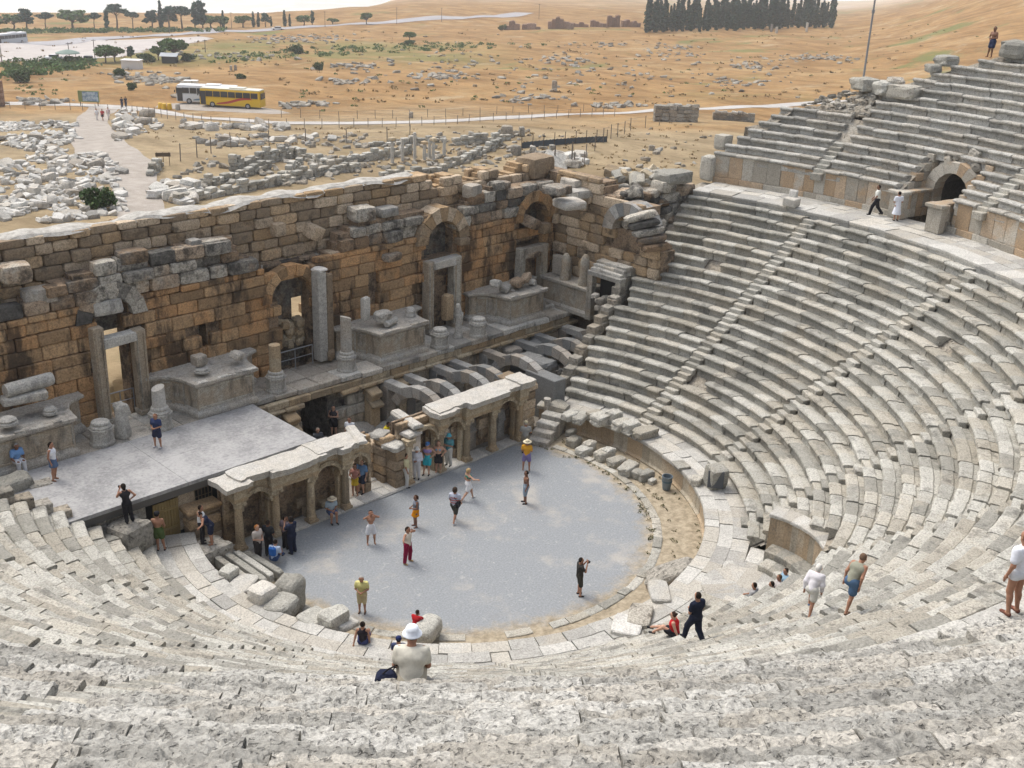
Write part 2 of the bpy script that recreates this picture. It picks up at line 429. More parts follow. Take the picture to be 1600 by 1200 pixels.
# walkway behind the orchestra wall, then the wall itself, then the broad walkway half way up
mb = MB()
for (r0, r1) in ((11.55, 12.15), (12.17, 12.75), (12.77, 13.5)):
    w = wing(13.4)+4
    arc_blocks(mb, r0, 1.22, w, -180-w, [(-.05, -.2), (-.06, -.04), (-.03, 0), (.15, .0), (r1-r0-.02, .0), (r1-r0, -.15)], 1.1, .2, .014, 2.2, gap=.03, jit=.018)
part('paving', mb, M_pave, lower)
mb = MB(); w = wing(12)+2
arc_blocks(mb, 11.62, 0, w, -180-w, [(.5, -.1), (-.1, -.1), (-.12, .1), (-.04, .14), (0, .2), (0, .9), (.0, 1.05), (.4, 1.06)], .95, .3, .012, 2, gap=.01, jit=.01)
part('orchestra_wall', mb, M_podium, lower)
mb = MB(); w = wing(11.6)+1
for (h, l) in ((w, -12), (-24, -33)):
    arc_blocks(mb, 11.5, 1.30, h, l, [(.0, -.2), (-.12, -.12), (-.16, -.03), (-.12, .02), (.5, .02), (.55, -.2)], 1.2, .2, .03, 2.5, jit=.02, lost=.15)
part('cornice', mb, M_seat, lower)
mb = MB()
arc_blocks(mb, 26.85, 10.8, wing(26.8), -180-wing(26.8), [(.05, -.6), (.03, -.2), (-.05, -.16), (-.06, -.03), (0, 0), (.5, .0), (1.1, 0), (1.12, -.1)], 1.3, .2, .03, 2.2, jit=.02)
for rr in (28.0, 28.85, 29.7):
    arc_blocks(mb, rr, 10.79, wing(29), -180-wing(29), [(0, -.1), (0, -.01), (.03, 0), (.7, 0), (.82, 0), (.83, -.1)], 1.2, .3, .015, 2, jit=.014)
part('walkway', mb, M_pave, lower)
# ---- upper tier
upper = thing('seating_tier', 'upper tier of pitted and broken stone seats above the broad walkway', 'seating tier', (0, -30, 10.8))
UW = []
for (bh, bl) in bounds(15, -168, USTAIRS):
    mb = MB()
    wedge_core(mb, 30.2, 47.0 if bh < -13 else (40.0 if bh < 1.0 else 34.3), min(bh, 14.2), bl, lambda q, a: zup(0, a)+(q-30)*(.69-.043*near_w(a))-.5-(3.5 if a > ustart(q)+.35 else 0), 24)
    UW.append((bh, bl, part('seating_wedge', mb, M_core, upper)))
for i in range(NU):
    r = RU0+RUNU*i
    a_hi = ustart(r)+rg.normal(0, .15)
    for hi, lo in spans(a_hi, -166, r, USTAIRS, .4):
        mid = (hi+lo)/2; W = [w_ for w_ in UW if w_[0] >= mid >= w_[1]]
        segs = cut(hi, lo, GATE, math.degrees((1.9 if i < 4 else 1.5)/r)) if i < 4 else [(hi, lo)]
        for h, l in segs:
            mb = MB()
            # finely broken stone where it runs past the viewpoint, plain worn stone on the far wing
            for (p, q, fine) in ((h, max(l, -112), 0), (min(h, -112), max(l, -150), 1), (min(h, -150), l, 0)):
                if p-q < .3: continue
                zf = lambda a, i=i: zup(i, a)
                if fine: arc_blocks(mb, r, 0, p, q, seat_profile(.45, RUNU, 42 if i < 15 else 20), 1.5, .034 if i < 15 else .1, .05, 3.2, gap=.035, jit=.022, zfun=zf, sd=i*5, pit=1)
                else: arc_blocks(mb, r, 0, p, q, seat_profile(.45, RUNU), 1.25, .2, .035, 2.4, jit=.025, zfun=zf, sd=i*5)
            if mb.n and W: part('seat_row', mb, M_rough, W[0][2])
for a in USTAIRS[:7]:
    mb = MB(); ar = R(a)
    for i in range(NU if a < -12 else 4):
        r = RU0+RUNU*i; z = zup(i, a)
        for rc, zt in ((r-.13, z-.30), (r+.2, z-.075)):
            block(mb, (rc*math.cos(ar), rc*math.sin(ar), zt-.2), (.37, .74, .4), ar+rg.normal(0, .03), .03, .03)
    part('stairway', mb, M_seat, upper)
# the wall at the back of the walkway: plinth and tall panels
def arcM(r0):
    return lambda V: np.stack([(r0+V[:, 1])*np.cos(V[:, 0]), (r0+V[:, 1])*np.sin(V[:, 0]), V[:, 2]], 1)
def rad_box(mb, a0, a1, r0, r1, z0, z1, t=None, bev=.02):
    am = R((a0+a1)/2); rm = (r0+r1)/2
    block(mb, (rm*math.cos(am), rm*math.sin(am), (z0+z1)/2), (r1-r0, abs(R(a1-a0))*rm, z1-z0), am, bev, .012, t)
for nm, z0f, z1f, ri, stepw in (('plinth', 10.7, 11.12, -.06, 1.0), ('wall_panel', 11.12, None, .06, .82)):
    mb = MB(); a = ustart(30.0)-.2; sidew = 0
    while a > -166:
        st = math.degrees(stepw*rg.uniform(.75, 1.2)/30)
        if mb.n and a-st/2 < GATE and sidew == 0: part(nm, mb, M_panel, upper); mb = MB(); sidew = 1
        if not (GATE-3.4 < a-st/2 < GATE+3.4):
            zt = z1f or zup(0, a)-.20
            rad_box(mb, a, a-st*.985, 30.0+ri+rg.normal(0, .008), 30.5, z0f, zt)
        a -= st
    part(nm, mb, M_panel, upper)
# rubble core that shows where the seats are gone
mb = MB()
na, nr = 60, 34
A = np.linspace(0, 1, na)
G = np.zeros((na, nr, 3))
for k, rad in enumerate(np.linspace(32.4, 44, nr)):
    hi = {True: min(14.6, math.degrees(math.asin(min(1, max(-8, 7.5-max(0, (rad-32.2))*1.55)/rad))))}[True]
    lo_ = ustart(rad)-1.5; hi = max(hi, lo_+.3); aa = np.radians(hi+(lo_-hi)*A); z = np.array([zup(0, math.degrees(q))+(rad-30)*.69-.5 for q in aa])
    G[:, k] = np.stack([rad*np.cos(aa), rad*np.sin(aa), z], 1)
gap = (G[:, :, 1] > .4)
G[:, :, 2] += np.where(gap, .16+.45*fbm(G*.9, 4), 0)
i = np.arange((na-1)*nr).reshape(na-1, nr)[:, :-1].ravel(); mb.add(G.reshape(-1, 3), np.stack([i, i+nr, i+nr+1, i+1], 1)[:, ::-1])
# side of the core down to the ground on the far wing
E_ = G[0]; W = np.concatenate([E_, E_*[1, 1, 0]+[0, .6, 4.0]]); j = np.arange(nr-1); mb.add(W, np.stack([j, j+1, j+nr+1, j+nr], 1))
for _ in range(170):
    rad = rg.uniform(34.3, 37); y = rg.uniform(.3, max(.5, 6.2-(rad-34)*1.7)); a = math.asin(y/rad)
    rock(mb, (rad*math.cos(a), y, ZU0+(rad-30)*.69-.35), rg.uniform(.15, .6, 3)*[1, 1, .6], rot3(*rg.uniform(-.3, .3, 2), rg.uniform(0, 6)), 2, .15, 4)
part('core', mb, M_core, upper)
# left wing end wall / right wing end wall
for sx in (1, -1):
    mb = MB()
    for k in range(22):
        r = RL0+RUNL*k; a = R(wing(r)+1.4); x, y = r*math.cos(a)*sx, r*math.sin(a)
        z = zlow(min(k, 20))-.1
        for zz in np.arange(0, z, .55): block(mb, (x, y+.1+rg.normal(0, .05), min(zz+.27, z-.2)), (.66, .6, .54), R(9)*sx, .03, .03)
    part('end_wall', mb, M_core, lower)
# ---- vaulted gate onto the walkway
gate = thing('vaulted_gate', 'round-arched dark gateway opening onto the broad walkway', 'gateway', (32.3*math.cos(R(GATE)), 32.3*math.sin(R(GATE)), 10.8))
ga = R(GATE)
def GM(V):  # local: x along the wall (right seen from the walkway), y outward (away from the orchestra), z up
    V = np.asarray(V, float); return np.stack([V[:, 1]*math.cos(ga)+V[:, 0]*math.sin(ga), V[:, 1]*math.sin(ga)-V[:, 0]*math.cos(ga), V[:, 2]], 1)
def gblock(mb, c, s, t=None, bev=.03): p = GM([c])[0]; block(mb, p, s, ga-PI/2, bev, .02, t)
mb = MB(); arch_ring(mb, 0, 12.35, 1.12, 1.75, 32.2, 33.0, 0, 180, 9, M=GM); part('arch', mb, M_panel, gate)
for s in (-1, 1):
    mb = MB()
    for k in range(3): gblock(mb, (s*1.42, 32.6, 11.05+.53*k), (.62, .8, .52))
    part('jamb', mb, M_panel, gate)
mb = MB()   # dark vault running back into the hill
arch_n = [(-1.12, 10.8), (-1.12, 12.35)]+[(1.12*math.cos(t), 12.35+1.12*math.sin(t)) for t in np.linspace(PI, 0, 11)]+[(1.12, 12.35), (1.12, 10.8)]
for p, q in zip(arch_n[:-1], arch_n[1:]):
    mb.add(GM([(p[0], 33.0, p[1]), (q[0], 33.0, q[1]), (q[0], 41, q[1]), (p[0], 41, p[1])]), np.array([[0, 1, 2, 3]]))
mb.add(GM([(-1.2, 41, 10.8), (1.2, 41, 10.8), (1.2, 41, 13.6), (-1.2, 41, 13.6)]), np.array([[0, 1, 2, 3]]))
part('passage', mb, stone('vault_shade_stone', (.05, .048, .044), (.12, .115, .105), None, 0), gate)  # near-black stone colour stands in for the shade inside the vault
mb = MB()
for k in range(26):
    a_ = rg.uniform(.1, PI-.1); q = rg.uniform(1.8, 2.5); rock(mb, GM([(q*math.cos(a_), 32.7+rg.random()*.8, 12.3+q*math.sin(a_)*.9)])[0], rg.uniform(.35, .8, 3), rot3(*rg.uniform(-.5, .5, 3)), 3, .14, 4)
part('rubble_surround', mb, M_core, gate)
for s, y0, y1 in ((-1, 30.1, 32.2), (1, 29.3, 32.2)):
    mb = MB()
    n_ = 4
    for k in range(n_):
        yy = y0+(y1-y0)*(k+.5)/n_
        for z_, h_ in ((11.05, .5), (11.75, .9)):
            gblock(mb, (s*1.55, yy, z_), (.5, (y1-y0)/n_-.02, h_))
        gblock(mb, (s*1.5, yy, 12.3), (.75, (y1-y0)/n_-.01, .16))
    part('side_wall', mb, M_panel, gate)
    mb = MB(); gblock(mb, (s*1.62, y0-.15, 11.5), (.95, .5, 1.4)); gblock(mb, (s*1.62, y0-.2, 12.29), (1.15, .7, .2)); part('pier', mb, M_panel, gate)
# filler walls between the gate and the seats
mb = MB()
for s in (-1, 1):
    for k in range(5):
        for j in range(3+k): gblock(mb, (s*(1.95+.3*(k == 0)), 30.3+k*.62, 11.0+j*.5), (.5, .6, .48))
part('flank_wall', mb, M_panel, gate)
# ---- rounded seat of honour on the axis
ex = thing('stone_exedra', 'rounded stone bench recess in the front rows on the theatre axis', 'exedra', (14*math.cos(R(EXA)), 14*math.sin(R(EXA)), 1.22))
ea = R(EXA); ec = np.array([14.0*math.cos(ea), 14.0*math.sin(ea)])
def arcpiece(mb, r0, r1, z0, z1, n, a0=-100, a1=100, bev=.03):
    for k in range(n):
        b0, b1 = R(a0+(a1-a0)*k/n), R(a0+(a1-a0)*(k+1)/n); am = ea+(b0+b1)/2; rm = (r0+r1)/2
        block(mb, (ec[0]+rm*math.cos(am), ec[1]+rm*math.sin(am), (z0+z1)/2), (r1-r0, (b1-b0)*r1*1.01, z1-z0), am, bev, .008)
mb = MB(); arcpiece(mb, 3.1, 3.45, 1.2, 3.05, 20, -30, 92, bev=.012); part('back_wall', mb, M_podium, ex)
mb = MB(); arcpiece(mb, 3.0, 3.9, 3.05, 3.22, 14, -30, 92); part('coping', mb, M_pave, ex)
mb = MB(); arcpiece(mb, 3.1, 3.8, 1.2, 2.5, 9, -100, -30); part('low_wall', mb, M_seat, ex)
mb = MB(); arcpiece(mb, 2.35, 3.12, 1.2, 1.82, 18, -95, 88); part('bench', mb, M_seat, ex)
mb = MB(); arcpiece(mb, 1.6, 2.37, 1.2, 1.52, 14, -90, 86); part('step', mb, M_seat, ex)
mb = MB(); arcpiece(mb, .0, 1.62, 1.1, 1.27, 14, -180, 180); arcpiece(mb, 1.6, 2.2, 1.05, 1.20, 24, -180, 180); arcpiece(mb, 2.2, 3.5, 1.05, 1.20, 16, -104, 104); part('floor', mb, M_pave, ex)
# ---- orchestra floor
n = NT('orchestra_gravel'); p = n.obj(); s_ = n.sep()
rad = n.math('SQRT', n.math('ADD', n.math('MULTIPLY', s_[0], s_[0]), n.math('MULTIPLY', s_[1], s_[1])))
big = n.noise(.35, 5, .65); fin = n.noise(12, 8, .8); v = n.voro(5)
edge = n.ramp(n.math('ADD', rad, n.math('MULTIPLY', n.math('SUBTRACT', n.noise(1.1, 5, .7), .5), 2.4)), 8.4, 9.5)
g = n.mix(n.ramp(fin, .22, .8), (.17, .182, .19), (.355, .372, .383)); g = n.mix(n.math('MULTIPLY', n.ramp(big, .5, .72), .6), g, (.46, .42, .36)); g = n.mix(n.math('MULTIPLY', n.ramp(n.noise(2.3, 7, .8, dist=1.), .56, .66), .45), g, (.47, .46, .43)); g = n.mix(n.math('MULTIPLY', n.ramp(n.noise(.8, 6, .75), .55, .7), .35), g, (.25, .25, .245)); g = n.mix(n.math('MULTIPLY', n.ramp(n.voro(1.6), .0, .1, 1, 0), .6), g, (.55, .53, .49))
d_ = n.mix(n.ramp(n.noise(3, 6, .7), .3, .7), (.23, .19, .13), (.44, .375, .275)); d_ = n.mix(n.math('MULTIPLY', n.ramp(n.noise(7, 5, .7), .6, .72), .8), d_, (.07, .085, .04))
M_orch = n.done(n.mix(edge, g, d_), .95, n.bump(n.math('ADD', fin, n.math('MULTIPLY', v, .2)), .4, .02), .1)
mb = MB(); t = np.linspace(0, 2*PI, 97)[:-1]
rs = [0, 4, 8, 10, 11.75]
V = [(0, 0, 0)]+[(q*math.cos(a), q*math.sin(a), 0) for q in rs[1:] for a in t]
F = [[0, 1+k, 1+(k+1) % 96] for k in range(96)]
for j in range(3):
    for k in range(96): F.append([1+j*96+k, 1+(j+1)*96+k, 1+(j+1)*96+(k+1) % 96, 1+j*96+(k+1) % 96])
mb.add(np.array(V), F)
struct('orchestra_floor', mb, M_orch)
mb = MB()
for (h, l) in ((26, -108), (-113, -124), (-129, -176)):
    arc_blocks(mb, 9.3, .06, h, l, [(-.02, -.15), (0, -.01), (.04, 0), (.36, .0), (.40, -.02), (.41, -.15)], .9, .15, .02, 3, jit=.02, lost=.08)
tag(link('gutter_kerb', mb.mesh('gutter_kerb', M_seat)), 'worn ring of flat kerb stones round the gravel orchestra', 'kerb')
mb = MB(); arc_blocks(mb, 10.6, .05, -5, -26, [(-.02, -.15), (0, 0), (.3, 0), (.42, -.02), (.44, -.15)], 1.0, .15, .03, 3, jit=.03, lost=.2)
tag(link('stone_kerb', mb.mesh('stone_kerb', M_seat)), 'short broken line of stones in the dirt beside the orchestra wall', 'kerb')
# ------------------------------------------------------------------ land
_gd = [0, 60, 100, 150, 200, 300, 450, 600, 660, 1000, 1500, 2500, 12000]
_gz = [4, 4, 2.2, -1, -4.5, -9, -15, -20, -24, -95, -175, -182, -200]
def landv(x, y):
    x = np.asarray(x, float); y = np.asarray(y, float); dx, dy = x-CAM[0], y-CAM[1]; d = np.hypot(dx, dy); az = np.degrees(np.arctan2(dy, dx))
    z = np.interp(d, _gd, _gz)
    q = np.clip((58-az)/10, 0, 1); q = q*q*(3-2*q)
    z = z*(1-q) + q*np.interp(d, [0, 60, 100, 150, 200, 300, 450, 600, 800, 950, 1350, 1900, 2500, 12000], [4, 4, 2.2, -1, -4.5, -9, -14, -16, -17, -19, -80, -175, -182, -200])
    P = np.stack([x, y, 0*x], -1)
    und = np.clip((d-70)/60, 0, 1)
    z = z + und*(fbm(P/55, 3, 3)*2.0+fbm(P/16, 2, 9)*.5)*np.clip(1.4-d/1500, .2, 1)
    ss = lambda q: np.clip(q, 0, 1)**2*(3-2*np.clip(q, 0, 1))
    z = z + 34*ss((30-az)/12)*ss((d-190)/450)*(az > -40)*ss((1500-d)/700)
    z = z + 5.5*np.exp(-((x-38)**2/90+(y-24)**2/260))
    z = z + 1.2*np.exp(-((x-75)**2+(y-75)**2)/300)
    # far relief in the valley
    z = z + np.clip((d-2200)/1500, 0, 1)*fbm(P/420, 4, 21)*26
    # the theatre sits in a hollow of the slope
    r = np.hypot(x, y); a = np.degrees(np.arctan2(y, x)); a = np.where(a > 90, a-360, a)
    inside = (y < 14.5) & (np.abs(x) < 52)
    w = ss((-20-a)/18)
    bank = np.where(r > 47.5, 21.0-np.clip((a+60)/30, 0, 1)*13-(r-47.5)*.42, np.minimum(21.5, -7.7+.694*np.maximum(r, 9.0)-3.6))
    bank = np.where(r <= 47.5, bank, bank)
    out = np.where(r > 47.5, np.maximum(z, w*(bank+4)-4), np.minimum(bank, z*1.0+w*60))
    out = np.where((r < 13.2), -1.5, out)
    z = np.where(inside | ((r > 30) & (y < 5)), out, z)
    z = np.where((y > 4) & (y < 15.2) & (np.abs(x) < 21.5), np.minimum(z, -1.5), z)
    z = np.where((y > 12.5) & (y < 15.3) & (np.abs(x) < 30), np.minimum(z, 1.0), z)
    return z
rad = np.concatenate([np.linspace(3, 60, 58), np.geomspace(61, 700, 170), np.geomspace(712, 14000, 70)])
az = np.concatenate([np.radians(np.arange(12, 82, .28)), np.radians(np.arange(82, 372, 2.5))]); az = np.unique(np.round(az, 6)); az = az[az < az[0]+2*PI-1e-3]
Rg, Ag = np.meshgrid(rad, az, indexing='ij'); X = CAM[0]+Rg*np.cos(Ag); Y = CAM[1]+Rg*np.sin(Ag); Z = landv(X, Y)
LA, LR, LZ = az.copy(), rad.copy(), Z.copy()
def _col(a):
    a = (a-LA[0]) % (2*PI)+LA[0]; k = min(max(int(np.searchsorted(LA, a))-1, 0), len(LA)-1); k2 = (k+1) % len(LA); w = (a-LA[k])/(((LA[k2]-LA[k]) % (2*PI)) or 1)
    return k, k2, min(1, max(0, w))
def land(x, y):
    dx, dy = x-CAM[0], y-CAM[1]; k, k2, w = _col(math.atan2(dy, dx)); d = math.hypot(dx, dy); i = min(max(int(np.searchsorted(LR, d))-1, 0), len(LR)-2); u = min(1, max(0, (d-LR[i])/(LR[i+1]-LR[i])))
    return float((LZ[i, k]*(1-w)+LZ[i, k2]*w)*(1-u)+(LZ[i+1, k]*(1-w)+LZ[i+1, k2]*w)*u)
def grd(px, py, t0=70):
    """the point of the open land seen at a pixel of the photograph"""
    v = ray(px, py); h = math.hypot(v[0], v[1]); k, k2, w = _col(math.atan2(v[1], v[0])); pr = LZ[:, k]*(1-w)+LZ[:, k2]*w
    q = np.unique(np.concatenate([LR, np.linspace(40, 700, 700)])); q = q[q > t0]; f = CAM[2]+v[2]/h*q-np.interp(q, LR, pr); i = np.nonzero(f <= 0)[0]
    if len(i) == 0: D = 4000.0
    elif i[0] == 0: D = q[0]
    else: j = i[0]; D = q[j-1]+(q[j]-q[j-1])*f[j-1]/(f[j-1]-f[j])
    x, y = CAM[0]+v[0]/h*D, CAM[1]+v[1]/h*D
    return np.array([x, y, land(x, y)])
nr_, na_ = Rg.shape; mb = MB(); i = np.arange((nr_-1)*na_).reshape(nr_-1, na_); j = np.roll(i, -1, 1)
mb.add(np.stack([X, Y, Z], -1).reshape(-1, 3), np.stack([i, i+na_, j+na_, j], -1).reshape(-1, 4))
n = NT('dry_grassland'); s_ = n.sep()
dx, dy = n.math('ADD', s_[0], -CAM[0]), n.math('ADD', s_[1], -CAM[1])
d = n.math('SQRT', n.math('ADD', n.math('MULTIPLY', dx, dx), n.math('MULTIPLY', dy, dy)))
b1 = n.noise(.02, 6, .65); b2 = n.noise(.14, 6, .7, sc3=(1, .45, 1)); b3 = n.noise(.9, 8, .85); b4 = n.noise(.055, 6, .7, sc3=(.5, 1, 1))
field = n.mix(n.ramp(b2, .3, .7), (.185, .10, .034), (.385, .235, .10)); field = n.mix(n.ramp(b4, .5, .72), field, (.43, .29, .135))
tanc = n.mix(n.ramp(b2, .3, .68), (.20, .15, .085), (.38, .295, .18))
nearw = n.ramp(n.math('ADD', d, n.math('MULTIPLY', n.math('SUBTRACT', b1, .5), 120)), 165, 215)
col = n.mix(nearw, tanc, field)
col = n.mix(n.math('MULTIPLY', n.ramp(b3, .48, .66), .6), col, (.15, .105, .06))
green = n.math('MULTIPLY', n.ramp(n.noise(.031, 5, .65, sc3=(.6, 1.3, 1)), .565, .66), n.ramp(d, 230, 300))
band = n.math('MULTIPLY', n.math('MULTIPLY', n.ramp(d, 285, 330), n.ramp(d, 430, 380)), n.math('MULTIPLY', n.ramp(n.math('DIVIDE', dy, dx), .95, 1.15), n.ramp(n.noise(.03, 6, .75), .40, .55))); green = n.math('MAXIMUM', green, n.math('MULTIPLY', band, .8)); col = n.mix(n.math('MULTIPLY', green, .8), col, (.13, .16, .05)); col = n.mix(n.math('MULTIPLY', n.ramp(n.noise(.3, 6, .8), .5, .68), .5), col, (.20, .17, .09)); col = n.mix(n.math('MULTIPLY', n.ramp(n.noise(.09, 6, .75, sc3=(.4, 1.2, 1)), .57, .66), .4), col, (.45, .39, .27))
col = n.mix(n.math('MULTIPLY', n.ramp(b4, .58, .68), n.math('MULTIPLY', n.ramp(b3, .45, .6), .6)), col, (.24, .22, .185))
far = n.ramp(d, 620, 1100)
fc = n.mix(n.ramp(n.noise(.004, 5, .6), .4, .62), (.66, .60, .50), (.52, .53, .44)); fc = n.mix(n.ramp(n.noise(.012, 4, .6), .5, .6), fc, (.76, .72, .66))  # valley fields, colour lightened to carry the bright haze
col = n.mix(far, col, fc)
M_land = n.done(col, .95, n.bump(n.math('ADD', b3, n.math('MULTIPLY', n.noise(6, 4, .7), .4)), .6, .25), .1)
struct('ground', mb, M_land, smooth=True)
def strip(pts, wid, dz=.06, nx=5, step=2.0):
    """a ribbon of road laid over the land along world points"""
    pts = np.array([p[:2] for p in pts]); wid = np.broadcast_to(np.asarray(wid, float), (len(pts),))
    d = np.r_[0, np.cumsum(np.linalg.norm(np.diff(pts, axis=0), axis=1))]; q = np.linspace(0, d[-1], max(4, int(d[-1]/step)))
    # smooth the polyline
    X = np.stack([np.interp(q, d, pts[:, 0]), np.interp(q, d, pts[:, 1])], 1); W = np.interp(q, d, wid)
    for _ in range(14): X[1:-1] = (X[:-2]+X[2:]+2*X[1:-1])/4
    T = np.gradient(X, axis=0); T /= np.linalg.norm(T, axis=1)[:, None]; N = np.stack([-T[:, 1], T[:, 0]], 1)
    e = np.linspace(-.5, .5, nx); V = X[:, None]+N[:, None]*(W[:, None]*(1+.12*fbm(np.c_[X/6, 0*q], 2)[:, None])*e[None])[..., None]
    Z = landv(V[..., 0], V[..., 1])+dz; V = np.concatenate([V, Z[..., None]], -1).reshape(-1, 3); m = len(q)
    i = np.arange((m-1)*nx).reshape(m-1, nx)[:, :-1].ravel(); mb = MB(); mb.add(V, np.stack([i, i+nx, i+nx+1, i+1], 1)[:, ::-1]); return mb, X
def groundmat(name, a, b, sc_=1.0):
    n = NT(name); f = n.noise(sc_, 6, .7); g = n.noise(sc_*12, 4, .7)
    return n.done(n.mix(n.ramp(n.math('ADD', n.math('MULTIPLY', f, .6), n.math('MULTIPLY', g, .4)), .35, .65), a, b), .95, n.bump(g, .4, .03), .1)
M_road = groundmat('pale_road', (.38, .36, .335), (.50, .48, .45), .4)
M_path = groundmat('gravel_path', (.27, .24, .205), (.40, .36, .315), .8)
M_lot = groundmat('car_park_gravel', (.40, .365, .34), (.50, .465, .43), .08)
M_tar = groundmat('grey_road', (.30, .29, .30), (.40, .39, .39), .1)
rp = [grd(*p) for p in ((-60, 163), (30, 160), (120, 164), (200, 167), (262, 176), (330, 186), (420, 193), (530, 194), (640, 191), (750, 186), (850, 182), (950, 177), (1030, 172), (1110, 170), (1225, 164), (1330, 158))]
mb, ROADX = strip(rp, 3.8); struct('road', mb, M_road)
pp = [grd(*p) for p in ((222, 345), (222, 318), (212, 290), (205, 266), (170, 240), (148, 215), (142, 195), (150, 178), (165, 165))]
mb, _x = strip(pp, [3.6, 3.8, 3.8, 5.5, 6.5, 6.0, 4.5, 4.5, 5], .05); struct('path', mb, M_path)
mb, _x = strip([grd(*p) for p in ((245, 166), (290, 164), (340, 166), (400, 172), (440, 178))], [4, 10, 12, 9, 4], .04); struct('lay_by', mb, M_path)
def sheet(pix, name, mat, dz=.08):
    P = np.array([grd(*p)[:2] for p in pix]); lo, hi = P.min(0), P.max(0); st = max(3.0, (hi-lo).max()/70)
    gx = np.arange(lo[0], hi[0]+st, st); gy = np.arange(lo[1], hi[1]+st, st); A, B = np.meshgrid(gx, gy, indexing='ij')
    def ins(x, y):
        c = np.zeros(x.shape, bool); j = len(P)-1
        for i in range(len(P)):
            c ^= ((P[i, 1] > y) != (P[j, 1] > y)) & (x < (P[j, 0]-P[i, 0])*(y-P[i, 1])/(P[j, 1]-P[i, 1]+1e-9)+P[i, 0]); j = i
        return c
    V = np.stack([A, B, landv(A, B)+dz], -1).reshape(-1, 3); i = np.arange((len(gx)-1)*len(gy)).reshape(len(gx)-1, len(gy))[:, :-1].ravel()
    F = np.stack([i, i+len(gy), i+len(gy)+1, i+1], 1); F = F[ins(V[F, 0].mean(1), V[F, 1].mean(1))]
    mb = MB(); mb.add(V, F); struct(name, mb, mat)
sheet(((-60, 98), (-60, 72), (120, 66), (320, 58), (330, 62), (200, 88)), 'car_park', M_lot, .10)
mb, _x = strip([grd(*p) for p in ((-80, 72), (60, 70), (200, 58), (380, 48), (480, 42), (620, 34), (700, 29), (820, 20))], [11]*8, .14, 5, 6); struct('far_road', mb, M_tar)
# ------------------------------------------------------------------ stage building
M_brown = stone('brown_ashlar', (.27, .18, .10), (.60, .40, .22), (.60, .33, .145), .65, stain=(.03, .027, .025), samt=.8, sscale=.75, bump=.6, pits=.25, fine=12, tintw=.5, streak=True, sbias=.055)
M_grey = stone('blackened_ashlar', (.11, .105, .095), (.56, .52, .44), (.42, .25, .115), .5, stain=(.035, .033, .03), samt=.75, sscale=1.0, bump=.7, pits=.35, fine=12, tintw=.5, sbias=.03)
M_tan = stone('tan_ashlar', (.28, .215, .145), (.62, .50, .36), (.50, .32, .15), .5, stain=(.05, .046, .04), samt=.62, sscale=.9, bump=.6, pits=.3, fine=12, tintw=.6)
M_marble = stone('weathered_marble', (.28, .27, .245), (.64, .62, .56), (.52, .43, .32), .4, stain=(.10, .10, .095), samt=.5, sscale=1.1, bump=.35, pits=.15, streak=True)
M_ped = stone('grey_marble_panels', (.29, .27, .23), (.60, .565, .48), (.44, .33, .21), .6, stain=(.075, .07, .06), samt=.6, sscale=1.2, bump=.35, pits=.12, streak=True, tintw=.2)
M_white = stone('white_marble', (.44, .43, .395), (.68, .66, .61), (.56, .49, .38), .3, stain=(.30, .29, .27), samt=.4, sscale=1.6, bump=.35, pits=.15)
M_pros = stone('honey_marble', (.30, .24, .16), (.62, .53, .38), (.46, .31, .16), .5, stain=(.09, .08, .065), samt=.45, sscale=1.1, bump=.3, pits=.1, streak=True)
M_rib = stone('grey_ribs', (.22, .225, .22), (.43, .42, .39), (.42, .34, .25), .5, stain=(.10, .10, .10), samt=.45, sscale=1.0, bump=.4, pits=.2, tintw=.7)
n = NT('stage_screed'); f = n.noise(.7, 6, .7); g = n.noise(7, 6, .75); M_conc = n.done(n.mix(n.math('MULTIPLY', n.ramp(n.noise(1.7, 6, .75, dist=1.5), .55, .68), .5), n.mix(n.ramp(n.math('ADD', n.math('MULTIPLY', f, .55), n.math('MULTIPLY', g, .45)), .36, .62), (.235, .235, .235), (.42, .415, .405)), (.17, .165, .16)), .85, n.bump(g, .4, .02), .2)
M_dark = plain('shade_fill', (.03, .032, .035), .6)  # flat near-black colour painted in for shade behind openings
M_rail = plain('grey_rail', (.28, .29, .30), .5, .6)
M_wood = plain('ochre_planks', (.24, .175, .07), .8, None, .3)
M_mortar = groundmat('pale_mortar', (.26, .245, .215), (.54, .52, .475), 2.2)
M_pit = groundmat('pit_earth', (.20, .18, .15), (.34, .31, .27), 1.2)
